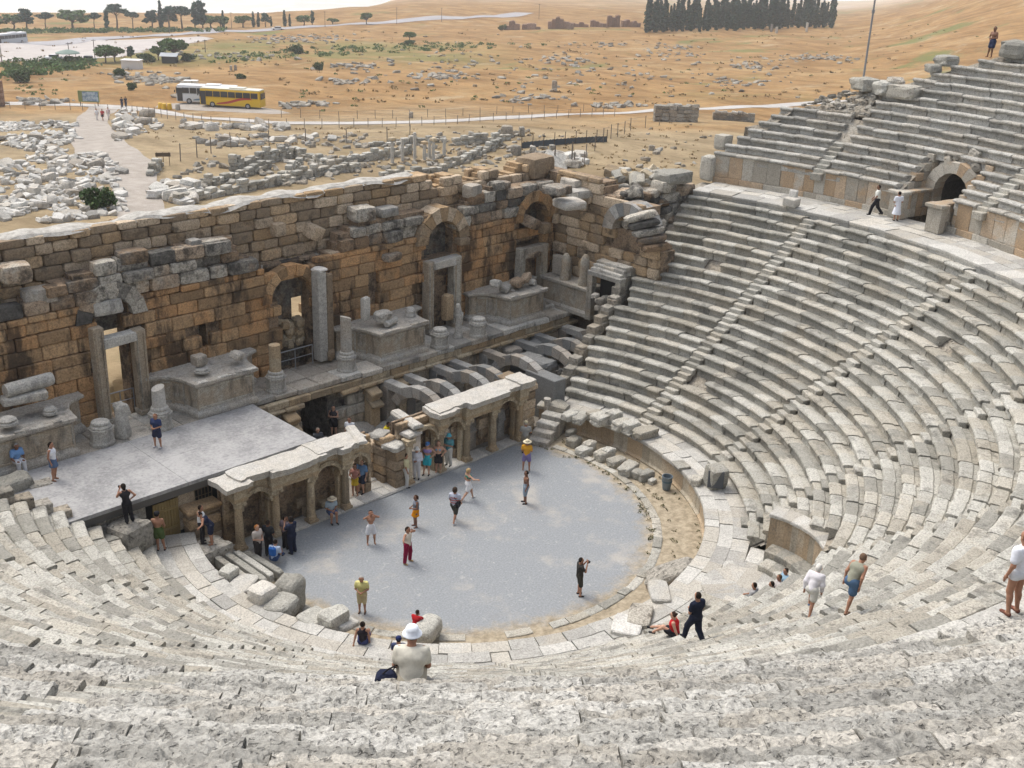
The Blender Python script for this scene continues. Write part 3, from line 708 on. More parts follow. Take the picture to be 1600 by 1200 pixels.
def ashlar(mb, x0, x1, z0, z1, y, mask=None, ch=(.5, .7), bl=(.7, 2.0), dep=.4, M=None, out=.05, bev=.05, rough=0):
    """courses of squared blocks; the face stands at depth y and looks towards -Y"""
    z = z0
    while z < z1-.08:
        h = min(rg.uniform(*ch), z1-z); x = x0-rg.random()*.6
        if z1-z-h < .15: h = z1-z
        while x < x1:
            w = rg.uniform(*bl); xa, xb = max(x, x0), min(x+w, x1)
            if xb-xa > .15:
                cx, cz = (xa+xb)/2, z+h/2
                if mask is None or mask(cx, cz):
                    # shave at openings
                    if mask is not None:
                        while xb-xa > .3 and not mask(xa+.08, cz): xa += .12
                        while xb-xa > .3 and not mask(xb-.08, cz): xb -= .12
                        cx = (xa+xb)/2
                    P = MB(); (rock(P, (cx, y+dep/2+rg.normal(0, out), cz), (xb-xa-.02, dep, h-.015), rot3(0, 0, rg.normal(0, .015)), 4, .05, 9, t=rg.random()) if rough else block(P, (cx, y+dep/2+rg.normal(0, out), cz), (xb-xa-.022, dep, h-.022), rot3(0, 0, rg.normal(0, .012)), bev, .012, (lambda q: .5+.5*q*abs(q))(rg.uniform(-1, 1))))
                    V = P.v[0]
                    if M is not None: V = M(V)
                    b = mb.n; mb.v.append(V); mb.n += len(V); mb.f += [q+b for q in P.f]; mb.t += P.t; mb.m += P.m
            x += w
        z += h
def solid(mb, x0, x1, z0, z1, y0, y1, mask, c=.22, M=None, t=.4):
    """stepped masonry mass behind the facing, open wherever mask is False"""
    nx, nz = int(round((x1-x0)/c)), int(round((z1-z0)/c)); g = np.array([[mask(x0+(i+.5)*c, z0+(k+.5)*c) for k in range(nz)] for i in range(nx)])
    q = []
    for i in range(nx):
        for k in range(nz):
            if not g[i, k]: continue
            a, b, d, e = x0+i*c, x0+(i+1)*c, z0+k*c, z0+(k+1)*c
            q += [[(a, y0, d), (b, y0, d), (b, y0, e), (a, y0, e)], [(b, y1, d), (a, y1, d), (a, y1, e), (b, y1, e)]]
            if i == 0 or not g[i-1, k]: q.append([(a, y1, d), (a, y0, d), (a, y0, e), (a, y1, e)])
            if i == nx-1 or not g[i+1, k]: q.append([(b, y0, d), (b, y1, d), (b, y1, e), (b, y0, e)])
            if k == nz-1 or not g[i, k+1]: q.append([(a, y0, e), (b, y0, e), (b, y1, e), (a, y1, e)])
            if k == 0 or not g[i, k-1]: q.append([(a, y1, d), (b, y1, d), (b, y0, d), (a, y0, d)])
    V = np.array(q).reshape(-1, 3)
    if M is not None: V = M(V)
    mb.add(V, np.arange(len(V)).reshape(-1, 4), t)
# ---- the tall wall behind the stage
TOPX = [-26, -14, -12.4, -11.6, -10.6, -7.6, -2.7, -2.45, -1.3, -1.0, 2.0, 2.1, 3.5, 3.7, 5.2, 8.6, 9.0, 12.3, 12.8, 13.4, 15, 20.2]
TOPZ = [9.7, 9.75, 10.0, 10.35, 10.6, 10.95, 11.1, 10.1, 9.7, 8.75, 8.65, 9.2, 9.3, 10.2, 10.6, 10.7, 10.7, 9.9, 10.5, 10.9, 11.3, 11.0]
def hole(x, z):
    if -10.15 < x < -8.55 and 3.3 < z < 7.9: return True                                   # left doorway
    if math.hypot(x+9.3, (z-8.35)*1.0) < 1.0 and z > 8.35: return True                      # its relieving arch
    if -9.9 < x < -8.7 and 7.9 <= z <= 8.4: return True
    if -4.92 < x < -4.4 and 5.55 < z < 7.2: return True                                     # slit windows
    if 5.47 < x < 6.12 and 5.9 < z < 7.4: return True
    if -.2 < x < 1.75 and 3.3 < z < 7.3: return True                                        # middle doorway
    if math.hypot(x-.45, z-7.3) < 1.3 and z >= 7.3: return True
    if 9.75 < x < 11.3 and 3.3 < z < 7.4: return True                                       # right doorway
    if math.hypot(x-10.75, z-8.7) < 1.2 and z > 8.7: return True
    if 9.6 < x < 11.9 and 7.7 < z <= 8.7: return True
    if 17.3 < x < 18.9 and 3.3 < z < 6.75: return True                                      # far doorway
    if 16.9 < x < 19.2 and 7.0 < z < 7.55: return True
    if math.hypot(x-18.4, z-8.8) < 1.15 and z > 8.8: return True
    if 17.25 < x < 19.55 and 8.1 < z <= 8.8: return True
    return False
lowmask = lambda x, z: z < np.interp(x, TOPX, TOPZ) and not hole(x, z)
seew = lambda x, z: (-10.1 < x < -7.0 and 2.0 < z < 7.6) or (1.0 < x < 2.7+.25*math.sin(z*5) and 5.0+.3*math.sin(x*4) < z < 7.0)
fw = thing('stage_wall', 'tall ruined brown ashlar wall with doorways and arches behind the stage', 'wall', (0, 14, 3.3))
mb = MB(); ashlar(mb, -26, 20.2, 3.4, 9.2, 13.0, lowmask); part('facing', mb, M_brown, fw)
mb = MB(); ashlar(mb, -26, 20.2, 9.2, 11.5, 13.0, lowmask, ch=(.5, .72), bl=(.8, 1.7), out=.08, dep=.7, rough=1); part('upper_courses', mb, M_grey, fw)
mb = MB(); solid(mb, -26, 20.2, 0, 11.2, 13.3, 14.1, lambda x, z: z < np.interp(x, TOPX, TOPZ)-.12 and not (hole(x, z) and z > 3.3 and (x < 1.8 or z > 7 and x > 9)));
solid(mb, -26, 20.2, 0, 11.2, 13.95, 14.1, lambda x, z: z < np.interp(x, TOPX, TOPZ)-.3 and not seew(x, z), c=.25, t=.2); part('masonry_mass', mb, M_grey, fw)
mb = MB(); RT = lambda x: 12.3+.12*math.sin(x*1.7)*math.sin(x*.6) if x < 11 else 11.75+.3*math.sin(x*2.1)
rm = lambda x, z: z < RT(x) and not seew(x, z)
ashlar(mb, -26, 20.2, 8.0, 12.35, 14.15, rm, ch=(.5, .62), bl=(.8, 1.5), out=.06, dep=.5, rough=1); part('rear_facing', mb, M_tan, fw)
mb = MB(); solid(mb, -26, 20.2, 0, 12.3, 14.5, 15.5, lambda x, z: rm(x, z+.1), c=.25); ashlar(mb, -26, 20.2, 9.5, 12.2, 15.55, rm, M=lambda V: V*[1, -1, 1]+[0, 31.2, 0]); part('rear_mass', mb, M_tan, fw)
mb = MB(); nx_ = 150; X = np.linspace(-25.5, 9.8, nx_); e = np.array([-.62, -.45, -.1, .3, .55, .75]); G = np.zeros((nx_, 6, 3)); G[..., 0] = X[:, None]; G[..., 1] = 14.78+e[None]*(1+.25*fbm(np.c_[X*.7, 0*X, 0*X], 2)[:, None]*2)
G[..., 2] = np.array([RT(x) for x in X])[:, None]+.05+np.array([-.14, .0, .05, .06, .02, -.14])[None]+.07*fbm(G*1.7, 3)
i = np.arange((nx_-1)*6).reshape(nx_-1, 6)[:, :-1].ravel(); mb.add(G.reshape(-1, 3), np.stack([i, i+6, i+7, i+1], 1)); part('coping', mb, M_mortar, fw)
mb = MB()
for x in np.arange(-1.2, 3.9, 1.1): block(mb, (x, 14.0, 9.0), (1.08, .35, .22), None, .04, .02)
part('string_course', mb, M_grey, fw)
mb = MB(); arch_ring(mb, 10.75, 8.7, 1.2, 1.95, 12.82, 13.9, 0, 180, 9); part('relieving_arch', mb, M_tan, fw)
mb = MB(); arch_ring(mb, -9.3, 8.35, 1.0, 1.7, 12.95, 13.5, 0, 180, 7); part('relieving_arch', mb, M_grey, fw)
mb = MB(); arch_ring(mb, 18.4, 8.8, 1.15, 1.75, 12.93, 13.5, 0, 180, 9); part('relieving_arch', mb, M_brown, fw)
mb = MB(); arch_ring(mb, .45, 7.3, 1.3, 1.8, 12.96, 13.5, 0, 180, 9); part('relieving_arch', mb, M_brown, fw)
mb = MB()
for k in range(34): rock(mb, (rg.uniform(.2, 1.7), rg.uniform(13.4, 14.0), rg.uniform(4.6, 5.9)), rg.uniform(.25, .6, 3), rot3(*rg.normal(0, .4, 3)), 3, .12, 5)
part('doorway_rubble', mb, M_pros, fw)
# return wall at the far end of the stage
RX = lambda V: np.stack([20.15-(13.0-V[:, 1])*1.0, V[:, 0], V[:, 2]], 1)   # local x -> world y, local -y -> world -x... facing -X
def RM(V): V = np.asarray(V, float); return np.stack([20.1+(V[:, 1]), V[:, 0], V[:, 2]], 1)
rtop = lambda y: np.interp(y, [4.6, 5.6, 6.0, 8.2, 8.4, 9.2, 9.4, 13], [8.3, 8.7, 10.6, 10.7, 10.9, 11.0, 11.6, 11.7])
rmask = lambda y, z: z < rtop(y) and not (math.hypot(y-6.9, z-9.0) < 1.0 and z > 9) and not (5.9 < y < 7.9 and 7.6 < z <= 9.0) and not (6.5 < y < 8.3 and 3.3 < z < 6.1)
rw = thing('return_wall', 'blackened ashlar wall closing the far end of the stage beside the seats', 'wall', (20.5, 9, 3.4))
mb = MB(); ashlar(mb, 4.6, 13, 3.4, 11.7, 0, rmask, M=RM, out=.07, rough=1); part('facing', mb, M_tan, rw)
mb = MB(); solid(mb, 4.6, 14.4, 0, 11.7, .3, 1.6, lambda y, z: z < rtop(y)-.15 and not (math.hypot(y-6.9, z-9.0) < 1.0 and z > 9), M=RM); part('masonry_mass', mb, M_grey, rw)
mb = MB(); arch_ring(mb, 6.9, 9.0, 1.0, 1.75, -.35, 1.0, 0, 180, 9, M=RM); part('arch', mb, M_rib, rw)
mb = MB()
for k in range(5): rock(mb, (19.4+k*.1, 5.6-.25*k, 10.3-.42*k), (1.9, .62, .42), rot3(0, -.22+.05*k, -.5+.05*k), 4, .1, 5)
part('fallen_slab', mb, M_grey, rw)
# ---- door frames
def frame(label, xl, xr, y, z0, zt, wl, wr, lint=True, d=.5, tall=None):
    t = thing('door_frame', label, 'door frame', ((xl+xr)/2, y, z0))
    for s, (x, w_) in enumerate(((xl, wl), (xr, wr))):
        zz = (tall or (zt, zt))[s]; mb = MB(); block(mb, (x, y, (z0+zz)/2), (w_, d, zz-z0), None, .03, .03); block(mb, (x, y-.04, z0+.12), (w_+.14, d+.14, .24), None, .03, .01)
        for e in (-.3, .3): block(mb, (x+e*w_, y-d/2-.02, (z0+zz)/2), (.07, .08, zz-z0-.3), None, .02, .0)
        part('jamb', mb, M_ped, t)
    if lint: mb = MB(); block(mb, ((xl+xr)/2, y-.03, zt-.24), (abs(xr-xl)-.35, d+.08, .46), rot3(0, -.02, 0), .04, .03); part('lintel', mb, M_marble, t)
    return t
frame('stone door frame with lintel in the left doorway of the brown wall', -10.25, -8.3, 12.75, 3.5, 7.65, .5, .58, True, .5, (8.2, 7.7))
frame('tall stone door frame under the broad arch of the brown wall', 9.5, 11.55, 12.75, 3.5, 7.75, .42, .62, True, .6)
frame('low stone door frame at the far corner of the brown wall', 17.05, 19.0, 12.8, 3.5, 7.25, .5, .6, True, .45)
t = thing('door_frame', 'square stone door frame round a dark opening beside the seats', 'door frame', (18.9, 7.4, 3.4))
for y in (8.45, 6.25): mb = MB(); block(mb, (18.85, y, 4.85), (.5, .4, 2.9), None, .03, .02); part('jamb', mb, M_ped, t)
mb = MB(); block(mb, (18.85, 7.35, 6.4), (.55, 2.6, .3), None, .03, .02); part('lintel', mb, M_marble, t)
mb = MB(); box(mb, (19.6, 6.4, 3.4), (19.65, 8.4, 6.3)); part('opening', mb, M_dark, t)  # dark sheet added in place of the shade within this doorway
mb = MB()
for k in range(3):
    for y in (6.6, 7.4, 8.2): block(mb, (19.4+.1*k, y, 6.62+.17*k), (1.2-.3*k, .8, .2), None, .03, .03)
part('roof_slab', mb, M_marble, t)
t = thing('stone_pier', 'tall square pale stone pier standing beside the middle doorway', 'pier', (2.02, 12.6, 3.6))
mb = MB(); block(mb, (1.85, 12.62, 6.15), (.55, .6, 4.9), rot3(0, .0, .05), .03, .02); part('white_face', mb, M_marble, t)
mb = MB(); block(mb, (2.33, 12.64, 6.05), (.42, .55, 4.7), rot3(0, 0, .05), .03, .03); block(mb, (2.3, 12.5, 3.95), (.45, .6, .6), None, .1, .05); part('brown_face', mb, M_tan, t)
mb = MB(); rock(mb, (1.9, 12.62, 8.68), (.62, .7, .2), .2, 4, .2); part('capping', mb, M_white, t)
# railings in two doorways
for (xa, xb, y, z, lab) in ((-9.95, -8.6, 13.1, 3.7, 'thin grey metal railing inside the left doorway of the brown wall'), (-.9, 1.3, 12.6, 3.7, 'thin grey metal railing across the middle doorway')):
    t = thing('railing', lab, 'railing', ((xa+xb)/2, y, z))
    mb = MB(); tube(mb, [(xa, y, z+1.0), (xb, y, z+1.0)], .03); tube(mb, [(xa, y, z+.5), (xb, y, z+.5)], .02); part('rail', mb, M_rail, t)
    for x in np.linspace(xa, xb, 3): mb = MB(); tube(mb, [(x, y, z-.1), (x, y, z+1.0)], .03); part('post', mb, M_rail, t)
# ---- stage floor ledge, front wall of the stage base
ledge = thing('stage_terrace', 'long stone ledge and moulded wall carrying the stage fronts', 'stage base', (0, 11.6, 0))
mb = MB()
for x in np.arange(-22, 18.8, 1.3):
    for (ya, yb) in ((10.05, 11.5), (11.5, 13.1)):
        if -4 < x < 2.5 and ya < 11: ya += .1+.5*abs(math.sin(x*2.3)); 
        block(mb, (x+.65, (ya+yb)/2, 3.33+rg.normal(0, .012)), (1.28, yb-ya-.02, .3), None, .04, .03)
part('ledge', mb, M_marble, ledge)
mb = MB(); dm = lambda x, z: not (-1.1 < x < .9 and z < 2.75)
ashlar(mb, -4.5, 18.7, 0, 2.6, 10.3, dm, ch=(.5, .62)); part('facing', mb, M_ped, ledge)
mb = MB()
for x in np.arange(-4.5, 18.6, 1.15):
    if rg.random() < .12 or -1.1 < x+.5 < .9: continue
    block(mb, (x+.57, 10.2, 2.72), (1.12, .5, .2), None, .05, .03); 
for x in np.arange(-4.5, 18.6, 1.3): block(mb, (x+.65, 10.3, 3.0), (1.28, .34, .36), None, .03, .02)
part('string_course', mb, M_pros, ledge)
mb = MB(); solid(mb, -22.0, 18.7, 0, 3.15, 10.75, 13.2, lambda x, z: dm(x, z), c=.3, t=.3); part('masonry_mass', mb, M_grey, ledge)
for x in (-2.0, 3.2, 4.3+.9): 
    mb = MB(); block(mb, (x, 9.9, 2.3), (.8, .75, .35), rot3(.3, 0, 0), .05, .03); block(mb, (x, 10.0, 1.2), (.62, .6, 2.1), None, .04, .03); block(mb, (x, 9.75, 1.8), (.74, .8, .22), rot3(.5, 0, 0), .05, .03); part('bracket', mb, M_pros, ledge)
# ---- curved and angled podiums along the stage
def podium(label, xa, xb, left=True, right=True):
    t = thing('stage_podium', label, 'podium', ((xa+xb)/2, 11.6, 3.48)); P = [(xa, 10.5), (xb, 10.5)]
    if right: P += [(xb+.12, 11.45), (xb+.4, 12.1), (xb+.85, 12.5), (xb+1.3, 12.65), (xb+1.3, 12.95)]
    else: P += [(xb, 12.95)]
    if left: P += [(xa-1.3, 12.95), (xa-1.3, 12.65), (xa-.85, 12.5), (xa-.4, 12.1), (xa-.12, 11.45)]
    else: P += [(xa, 12.95)]
    mb = MB(); profile_prism(mb, P, [(.16, 3.48), (.16, 3.62), (.13, 3.72), (.06, 3.78), (.0, 3.9)], .5); part('base_moulding', mb, M_marble, t)
    mb = MB(); profile_prism(mb, P, [(.0, 3.8), (0, 5.0)], .5)
    part('die', mb, M_ped, t)
    mb = MB(); Q = [P[0], P[1]]
    for (a, b) in zip(P, P[1:]):      # raised edges on every panel
        a, b = np.array(a), np.array(b); L = np.linalg.norm(b-a)
        if L < .5: continue
        e = (b-a)/L; nn = np.array([e[1], -e[0]]); c = (a+b)/2+nn*.01
        for q in (a+e*.05, b-e*.05): block(mb, (*(q+nn*.012), 4.4), (.09, .05, 1.15), math.atan2(e[1], e[0]), .01, 0)
        for z in (3.95, 4.92): block(mb, (*(c+nn*.004), z), (L-.1, .05, .09), math.atan2(e[1], e[0]), .01, 0)
    part('panel_frame', mb, M_ped, t)
    mb = MB(); profile_prism(mb, P, [(.02, 4.98), (.05, 5.04), (.14, 5.1), (.2, 5.13), (.2, 5.25), (.16, 5.27), (-.3, 5.26)], .5)
    for _ in range(7): x = rg.uniform(xa, xb); block(mb, (x, 10.42, 5.285), (rg.uniform(.3, .8), .22, .05), rg.normal(0, .04), .02, .02)
    part('cornice', mb, M_marble, t)
    return t
podium('carved grey stage podium at the far left under the lying column drum', -18.5, -12.75)
podium('carved grey stage podium behind the modern stage with a square block on top', -6.72, -3.66)
podium('carved grey stage podium in the middle topped with upright marble fragments', 4.2, 7.32)
podium('carved grey stage podium at the right heaped with dark broken fragments', 13.95, 16.8)
t = thing('stage_podium', 'straight panelled podium on the far end wall under two rounded stumps', 'podium', (19.3, 10.4, 3.48)); P = [(18.75, 12.4), (18.75, 8.7), (20.1, 8.7), (20.1, 12.4)]
mb = MB(); profile_prism(mb, P, [(.12, 3.48), (.12, 3.7), (0, 3.85)]); part('base_moulding', mb, M_marble, t)
mb = MB(); profile_prism(mb, P, [(0, 3.8), (0, 5.1)]); part('die', mb, M_ped, t)
mb = MB(); profile_prism(mb, P, [(.02, 5.05), (.16, 5.15), (.16, 5.3), (-.2, 5.31)]); part('cornice', mb, M_marble, t)
for y, z in ((10.9, 7.0), (9.35, 7.25)):
    mb = MB(); lathe(mb, (19.15, y, 5.3), [(.36, 0), (.34, .3), (.3, .5), (.29, z-5.8), (.22, z-5.45), (.1, z-5.3)], 12, wob=.05)
    single('column_stump', mb, M_ped, 'rounded stone stump on the far end podium, '+('nearer the corner' if y > 10 else 'nearer the seats'), 'column stump', smooth=False)
mb = MB(); block(mb, (19.6, 11.6, 5.95), (.5, 1.3, 1.2), None, .04, .04); single('stone_slab', mb, M_marble, 'upright grey slab behind the stumps on the far end podium', 'stone slab')
# ---- pedestals, columns and statues along the front edge
def pedestal(label, px, py, shaft=None, top=None, mat=None, r=.52, cat='pedestal', slant=0, y=None):
    p = on_z(px, py, 3.5); t = thing('octagonal_pedestal' if shaft is None else 'column', label, cat, p); x, y = p[0], p[1]
    mb = MB(); lathe(mb, (x, y, 3.48), [(r*1.08, 0), (r*1.08, .12), (r*.98, .2), (r*.95, .62), (r*1.05, .7), (r*1.08, .8)], 8, t=.6, rot=rotz(.39), wob=.02); part('plinth', mb, M_marble, t)
    mb = MB(); lathe(mb, (x, y, 4.26), [(r*.82, 0), (r*.9, .06), (r*.86, .13), (r*.7, .17), (r*.78, .23), (r*.74, .3), (r*.62, .33)], 20, t=.7, wob=.015); part('moulded_base', mb, M_marble, t)
    if shaft:
        H = top-4.55; n_ = 18; a = np.arange(n_)*2*PI/n_; mb = MB(); lathe(mb, (x, y, 4.55), [(r*.64, 0), (r*.6, .1), (r*.58, H*.5), (r*.56, H)], n_, t=.5, wob=.012)
        V = mb.v[-1]; k = V[:, 2] > 4.55+H-.01; V[k, 2] += (V[k, 0]-x)*slant
        part('shaft', mb, mat, t)
    return p
pedestal('octagonal pedestal with a bare round base next to the headless statue', 160, 692)
pedestal('broken bright marble column stump on a pedestal beside the left doorway', 252, 668, 1, 5.5, M_white, slant=.35)
pedestal('tan column stump on a pedestal at the left side of the middle doorway', 432, 610, 1, 5.95, M_pros, .5)
pedestal('tall pale column with a slanting top standing before the middle podium', 542, 578, 1, 6.45, M_marble, .5, slant=-.3)
pedestal('low octagonal pedestal with a lumpy base at the left of the tall door frame', 687, 541)
pedestal('low drum on a pedestal left of the fragment-heaped podium', 747, 524)
# ---- loose marble on podiums and ledges
def loose(label, px, py, y, size, mat=None, rot=None, kind='block', cat='stone block', name=None, group=None, z=None):
    p = on_y(px, py, y) if z is None else on_z(px, py, z); mb = MB(); mat = mat or M_marble; size = np.array(size)
    if rot is None: rot = rg.uniform(-.2, .2)
    if kind == 'block': rock(mb, p, size, rot, 4, .05, 9)
    elif kind == 'rock': rock(mb, p, size, rot, 5, .14, 4)
    elif kind == 'drum': lathe(mb, p, [(size[0]*.46, -size[2]/2), (size[0]*.5, -size[2]*.4), (size[0]*.5, size[2]*.4), (size[0]*.46, size[2]/2)], 16, rot=rot if np.ndim(rot) else rotz(rot), wob=.03, t=.6)
    elif kind == 'base': lathe(mb, p-[0, 0, size[2]/2], [(size[0]*.5, 0), (size[0]*.5, size[2]*.3), (size[0]*.42, size[2]*.45), (size[0]*.45, size[2]*.7), (size[0]*.3, size[2])], 18, wob=.02, t=.7)
    return single((name or {'block': 'stone_block', 'rock': 'boulder', 'drum': 'column_drum', 'base': 'moulded_stone'}[kind]).replace('column_base', 'moulded_stone'), mb, mat, label, cat, group)
lie = rot3(0, PI/2, .08)
loose('long column drum lying on the podium at the left edge', 45, 601, 11.9, (.62, .62, 2.1), M_marble, lie, 'drum', 'column drum')
loose('broken slab under the lying column drum at the left edge', 38, 621, 11.7, (1.9, .7, .35), M_marble)
loose('round column base at the front of the leftmost podium', 12, 657, 10.9, (.8, .8, .3), M_marble, 0, 'base', 'column base')
loose('small round column base near the right end of the leftmost podium', 78, 641, 11.2, (.6, .6, .32), M_marble, 0, 'base', 'column base')
loose('square pale block on the podium behind the modern stage', 311, 562, 11.4, (.62, .6, .5))
loose('round base under the square pale block behind the modern stage', 315, 577, 11.2, (.75, .75, .25), M_marble, 0, 'base', 'column base')
loose('tilted pale stone beside the square block on the same podium', 370, 555, 11.4, (.7, .6, .4), None, rot3(.3, .3, .5), 'rock')
loose('upright pointed marble slab on the middle podium', 571, 482, 11.9, (.5, .3, 1.3), M_marble, None, 'block', 'marble slab', 'marble_slab')
loose('lumpy marble base on the middle podium', 598, 494, 11.3, (.95, .8, .6), M_marble, None, 'rock', 'column base', 'column_base')
loose('short marble shaft lying on the middle podium', 611, 503, 11.0, (.35, .35, 1.0), M_marble, rot3(0, PI/2, .3), 'drum', 'column drum')
loose('moulded base at the right end of the middle podium', 641, 488, 11.6, (.62, .62, .55), M_marble, 0, 'base', 'column base')
loose('brown squared block standing inside the tall door frame', 699, 480, 12.4, (.6, .5, 1.6), M_tan)
for k, (px, py, s, lab) in enumerate(((775, 443, .8, 'pale jagged'), (790, 450, .7, 'flat grey'), (808, 441, .9, 'dark pointed'), (822, 434, .7, 'dark rounded'), (832, 441, .6, 'small pale'), (800, 455, .6, 'low ringed'))):
    loose(lab+' marble fragment heaped on the rightmost podium', px, py, 11.4, (s*1.1, s*.8, s*.6), M_marble if k in (0, 1, 4, 5) else M_grey, rot3(*rg.uniform(-.5, .5, 3)), 'rock', 'marble fragment', 'marble_fragment')
for k, (px, py, s) in enumerate(((853, 481, .6), (866, 478, .7), (878, 474, .55), (846, 476, .5))):
    loose('small broken stone on the ledge in the corner of the stage', px, py, 11.4, (s, s*.7, s*.6), M_marble, None, 'rock', 'stone', 'broken_stone', 'stones in the stage corner')
for k, (px, py, s) in enumerate(((930, 462, .5), (938, 470, .6), (946, 466, .5), (936, 480, .55), (942, 488, .5))):
    loose('rubble stone lying in the dark doorway beside the seats', px, py, 7.4, (s, s*.8, s*.6), M_marble, None, 'rock', 'stone', 'rubble_stone', 'rubble in the far doorway')
for k, (px, py, sx, sy, sz, m_, lab) in enumerate(((566, 371, 1.5, .8, .75, M_marble, 'pale squared block jutting from the wall left of the broad arch'), (565, 333, 1.5, 1.2, .9, M_grey, 'dark big block on the broken wall left of the broad arch'), (603, 330, 1.4, 1.0, .6, M_marble, 'pale topped block on the wall beside the broad arch'),
    (490, 362, 1.0, .9, .9, M_tan, 'slanting tan block leaning against the upper wall'), (434, 358, .8, .7, .8, M_tan, 'stubby tan block projecting from the upper wall'), (612, 401, 1.3, .7, .5, M_grey, 'dark lintel block hanging left of the tall door frame'),
    (165, 478, 1.6, .9, .8, M_marble, 'grey fallen block wedged over the left doorway'), (330, 383, 1.7, .9, .75, M_grey, 'long dark block on the ledge right of centre of the brown wall'), (280, 395, 1.5, .9, .7, M_grey, 'speckled block on the ledge above the slit window'),
    (303, 385, .7, .7, .9, M_marble, 'pale cube block between two dark blocks on the ledge'), (205, 400, 1.6, .9, .7, M_grey, 'dark slab leaning above the left relieving arch'), (60, 460, 1.6, 1.0, .75, M_marble, 'pale block on the ledge near the left edge'), (22, 425, 1.4, 1.2, .9, M_grey, 'big rough block on the ledge at the left edge'),
    (520, 397, 1.0, .8, .5, M_tan, 'flat block above the tall square pier'), (510, 410, 1.1, .7, 1.0, M_grey, 'blackened block just right of the tall square pier'),
    (738, 298, 1.1, .9, .9, M_marble, 'pale block above the right relieving arch'), (780, 292, 1.6, .9, .7, M_grey, 'dark block right of the broad arch'), (745, 318, 1.1, .8, .6, M_grey, 'small dark block on the shoulder of the broad arch'), (722, 376, .9, .7, .5, M_tan, 'tan stub of stone in the mouth of the broad arch'),
    (829, 347, 1.2, 1.1, .8, M_grey, 'tilted black block below the corner niche'), (850, 356, .8, .7, .8, M_tan, 'small tan block beside the tilted black block'), (828, 396, 1.6, .8, .5, M_grey, 'blackened lintel over the corner doorway'))):
    loose(lab, px, py, (14.0 if k in (3, 4) else 12.85 if k in (5, 18, 19, 20, 21) else 13.2 if k == 6 else 13.5), (sx*.88, sy*.9, sz*.85), m_, rg.uniform(-.15, .15) if k not in (3, 19) else rot3(.3, .35, .3))
loose('big squared block crowning the end of the high wall', 836, 259, 14.6, (2.4, 1.6, 1.3), M_tan)
for k, (px, py, s) in enumerate(((900, 284, 1.5), (925, 298, 1.4), (905, 300, 1.6), (870, 296, 1.4), (890, 318, 1.6))):
    loose(('topmost', 'rightmost', 'middle', 'leftmost', 'lowest')[k]+' of five stepped grey slabs on the end wall of the stage', px, py, 11.6-k*.4, (s*1.0, s, .5), M_marble if k != 3 else M_grey, rg.uniform(-.3, .3), 'block', 'stone slab', 'stone_slab')
# ---- modern stage floor
plat = thing('stage_platform', 'flat grey modern stage floor in front of the brown wall', 'stage platform', (-12, 7.6, 3.1))
mb = MB(); mb2 = MB()
for x0_, x1_ in ((-24, -17), (-16.985, -10.5), (-10.485, -3.95)):
    for y0_, y1_ in ((4.95, 7.6), (7.612, 10.25)): box(mb, (x0_, y0_, 3.34), (x1_, y1_, 3.5+rg.normal(0, .002)))
part('deck', mb, M_conc, plat)
mb = MB(); box(mb, (-24, 5.1, 2.95), (-4.0, 5.4, 3.338)); box(mb, (-4.35, 5.4, 2.95), (-4.0, 10.2, 3.338)); part('edge_beam', mb, plain('grey_timber', (.13, .125, .115), .85), plat)
mb = MB()
ashlar(mb, -16.5, -8.9, 0, 2.95, 5.3, lambda x, z: not (on_y(236, 800, 5.3)[0] < x < on_y(280, 800, 5.3)[0]) and not (on_y(304, 760, 5.3)[0] < x < on_y(331, 760, 5.3)[0] and 1.75 < z < 2.8)); part('front_wall', mb, M_ped, plat)
mb = MB(); box(mb, (-24, 5.75, 0), (-4.2, 5.95, 2.94)); part('shade_backing', mb, M_dark, plat)  # near-black panel painting the shade beneath the stage floor
xa, xb = on_y(238, 800, 5.3)[0], on_y(279, 800, 5.3)[0]
dr = MB()
for k in range(9): x = xa+(xb-xa)*(k+.5)/9; block(dr, (x, 5.28, 1.45), ((xb-xa)/9-.012, .06, 2.7), None, .006, .003)
for z in (.6, 1.5, 2.4): block(dr, ((xa+xb)/2, 5.235, z), (xb-xa-.05, .04, .12), None, .006, 0)
part('door', dr, M_wood, plat)
xa, xb = on_y(304, 760, 5.3)[0], on_y(331, 760, 5.3)[0]; mb = MB()
for k in range(6): x = xa+(xb-xa)*k/5; box(mb, (x-.015, 5.33, 1.75), (x+.015, 5.36, 2.8))
for z in (1.76, 2.1, 2.45, 2.78): box(mb, (xa, 5.365, z-.015), (xb, 5.385, z+.015))
part('window_grille', mb, plain('rusty_grille', (.16, .13, .09), .7), plat)
mb = MB()
for k in range(8):
    p = on_y(290+k*9, 768-k*4, 4.7); 
for zz in np.arange(.2, 2.1, .45): block(mb, (-9.95, 5.0, zz), (1.5, .6, .43), None, .05, .04)
block(mb, (-10.0, 4.95, 2.2), (1.7, .8, .32), None, .07, .05)
tag(link('masonry_block', mb.mesh('masonry_block', M_tan)), 'stub of coursed masonry left of the arcaded front', 'masonry')

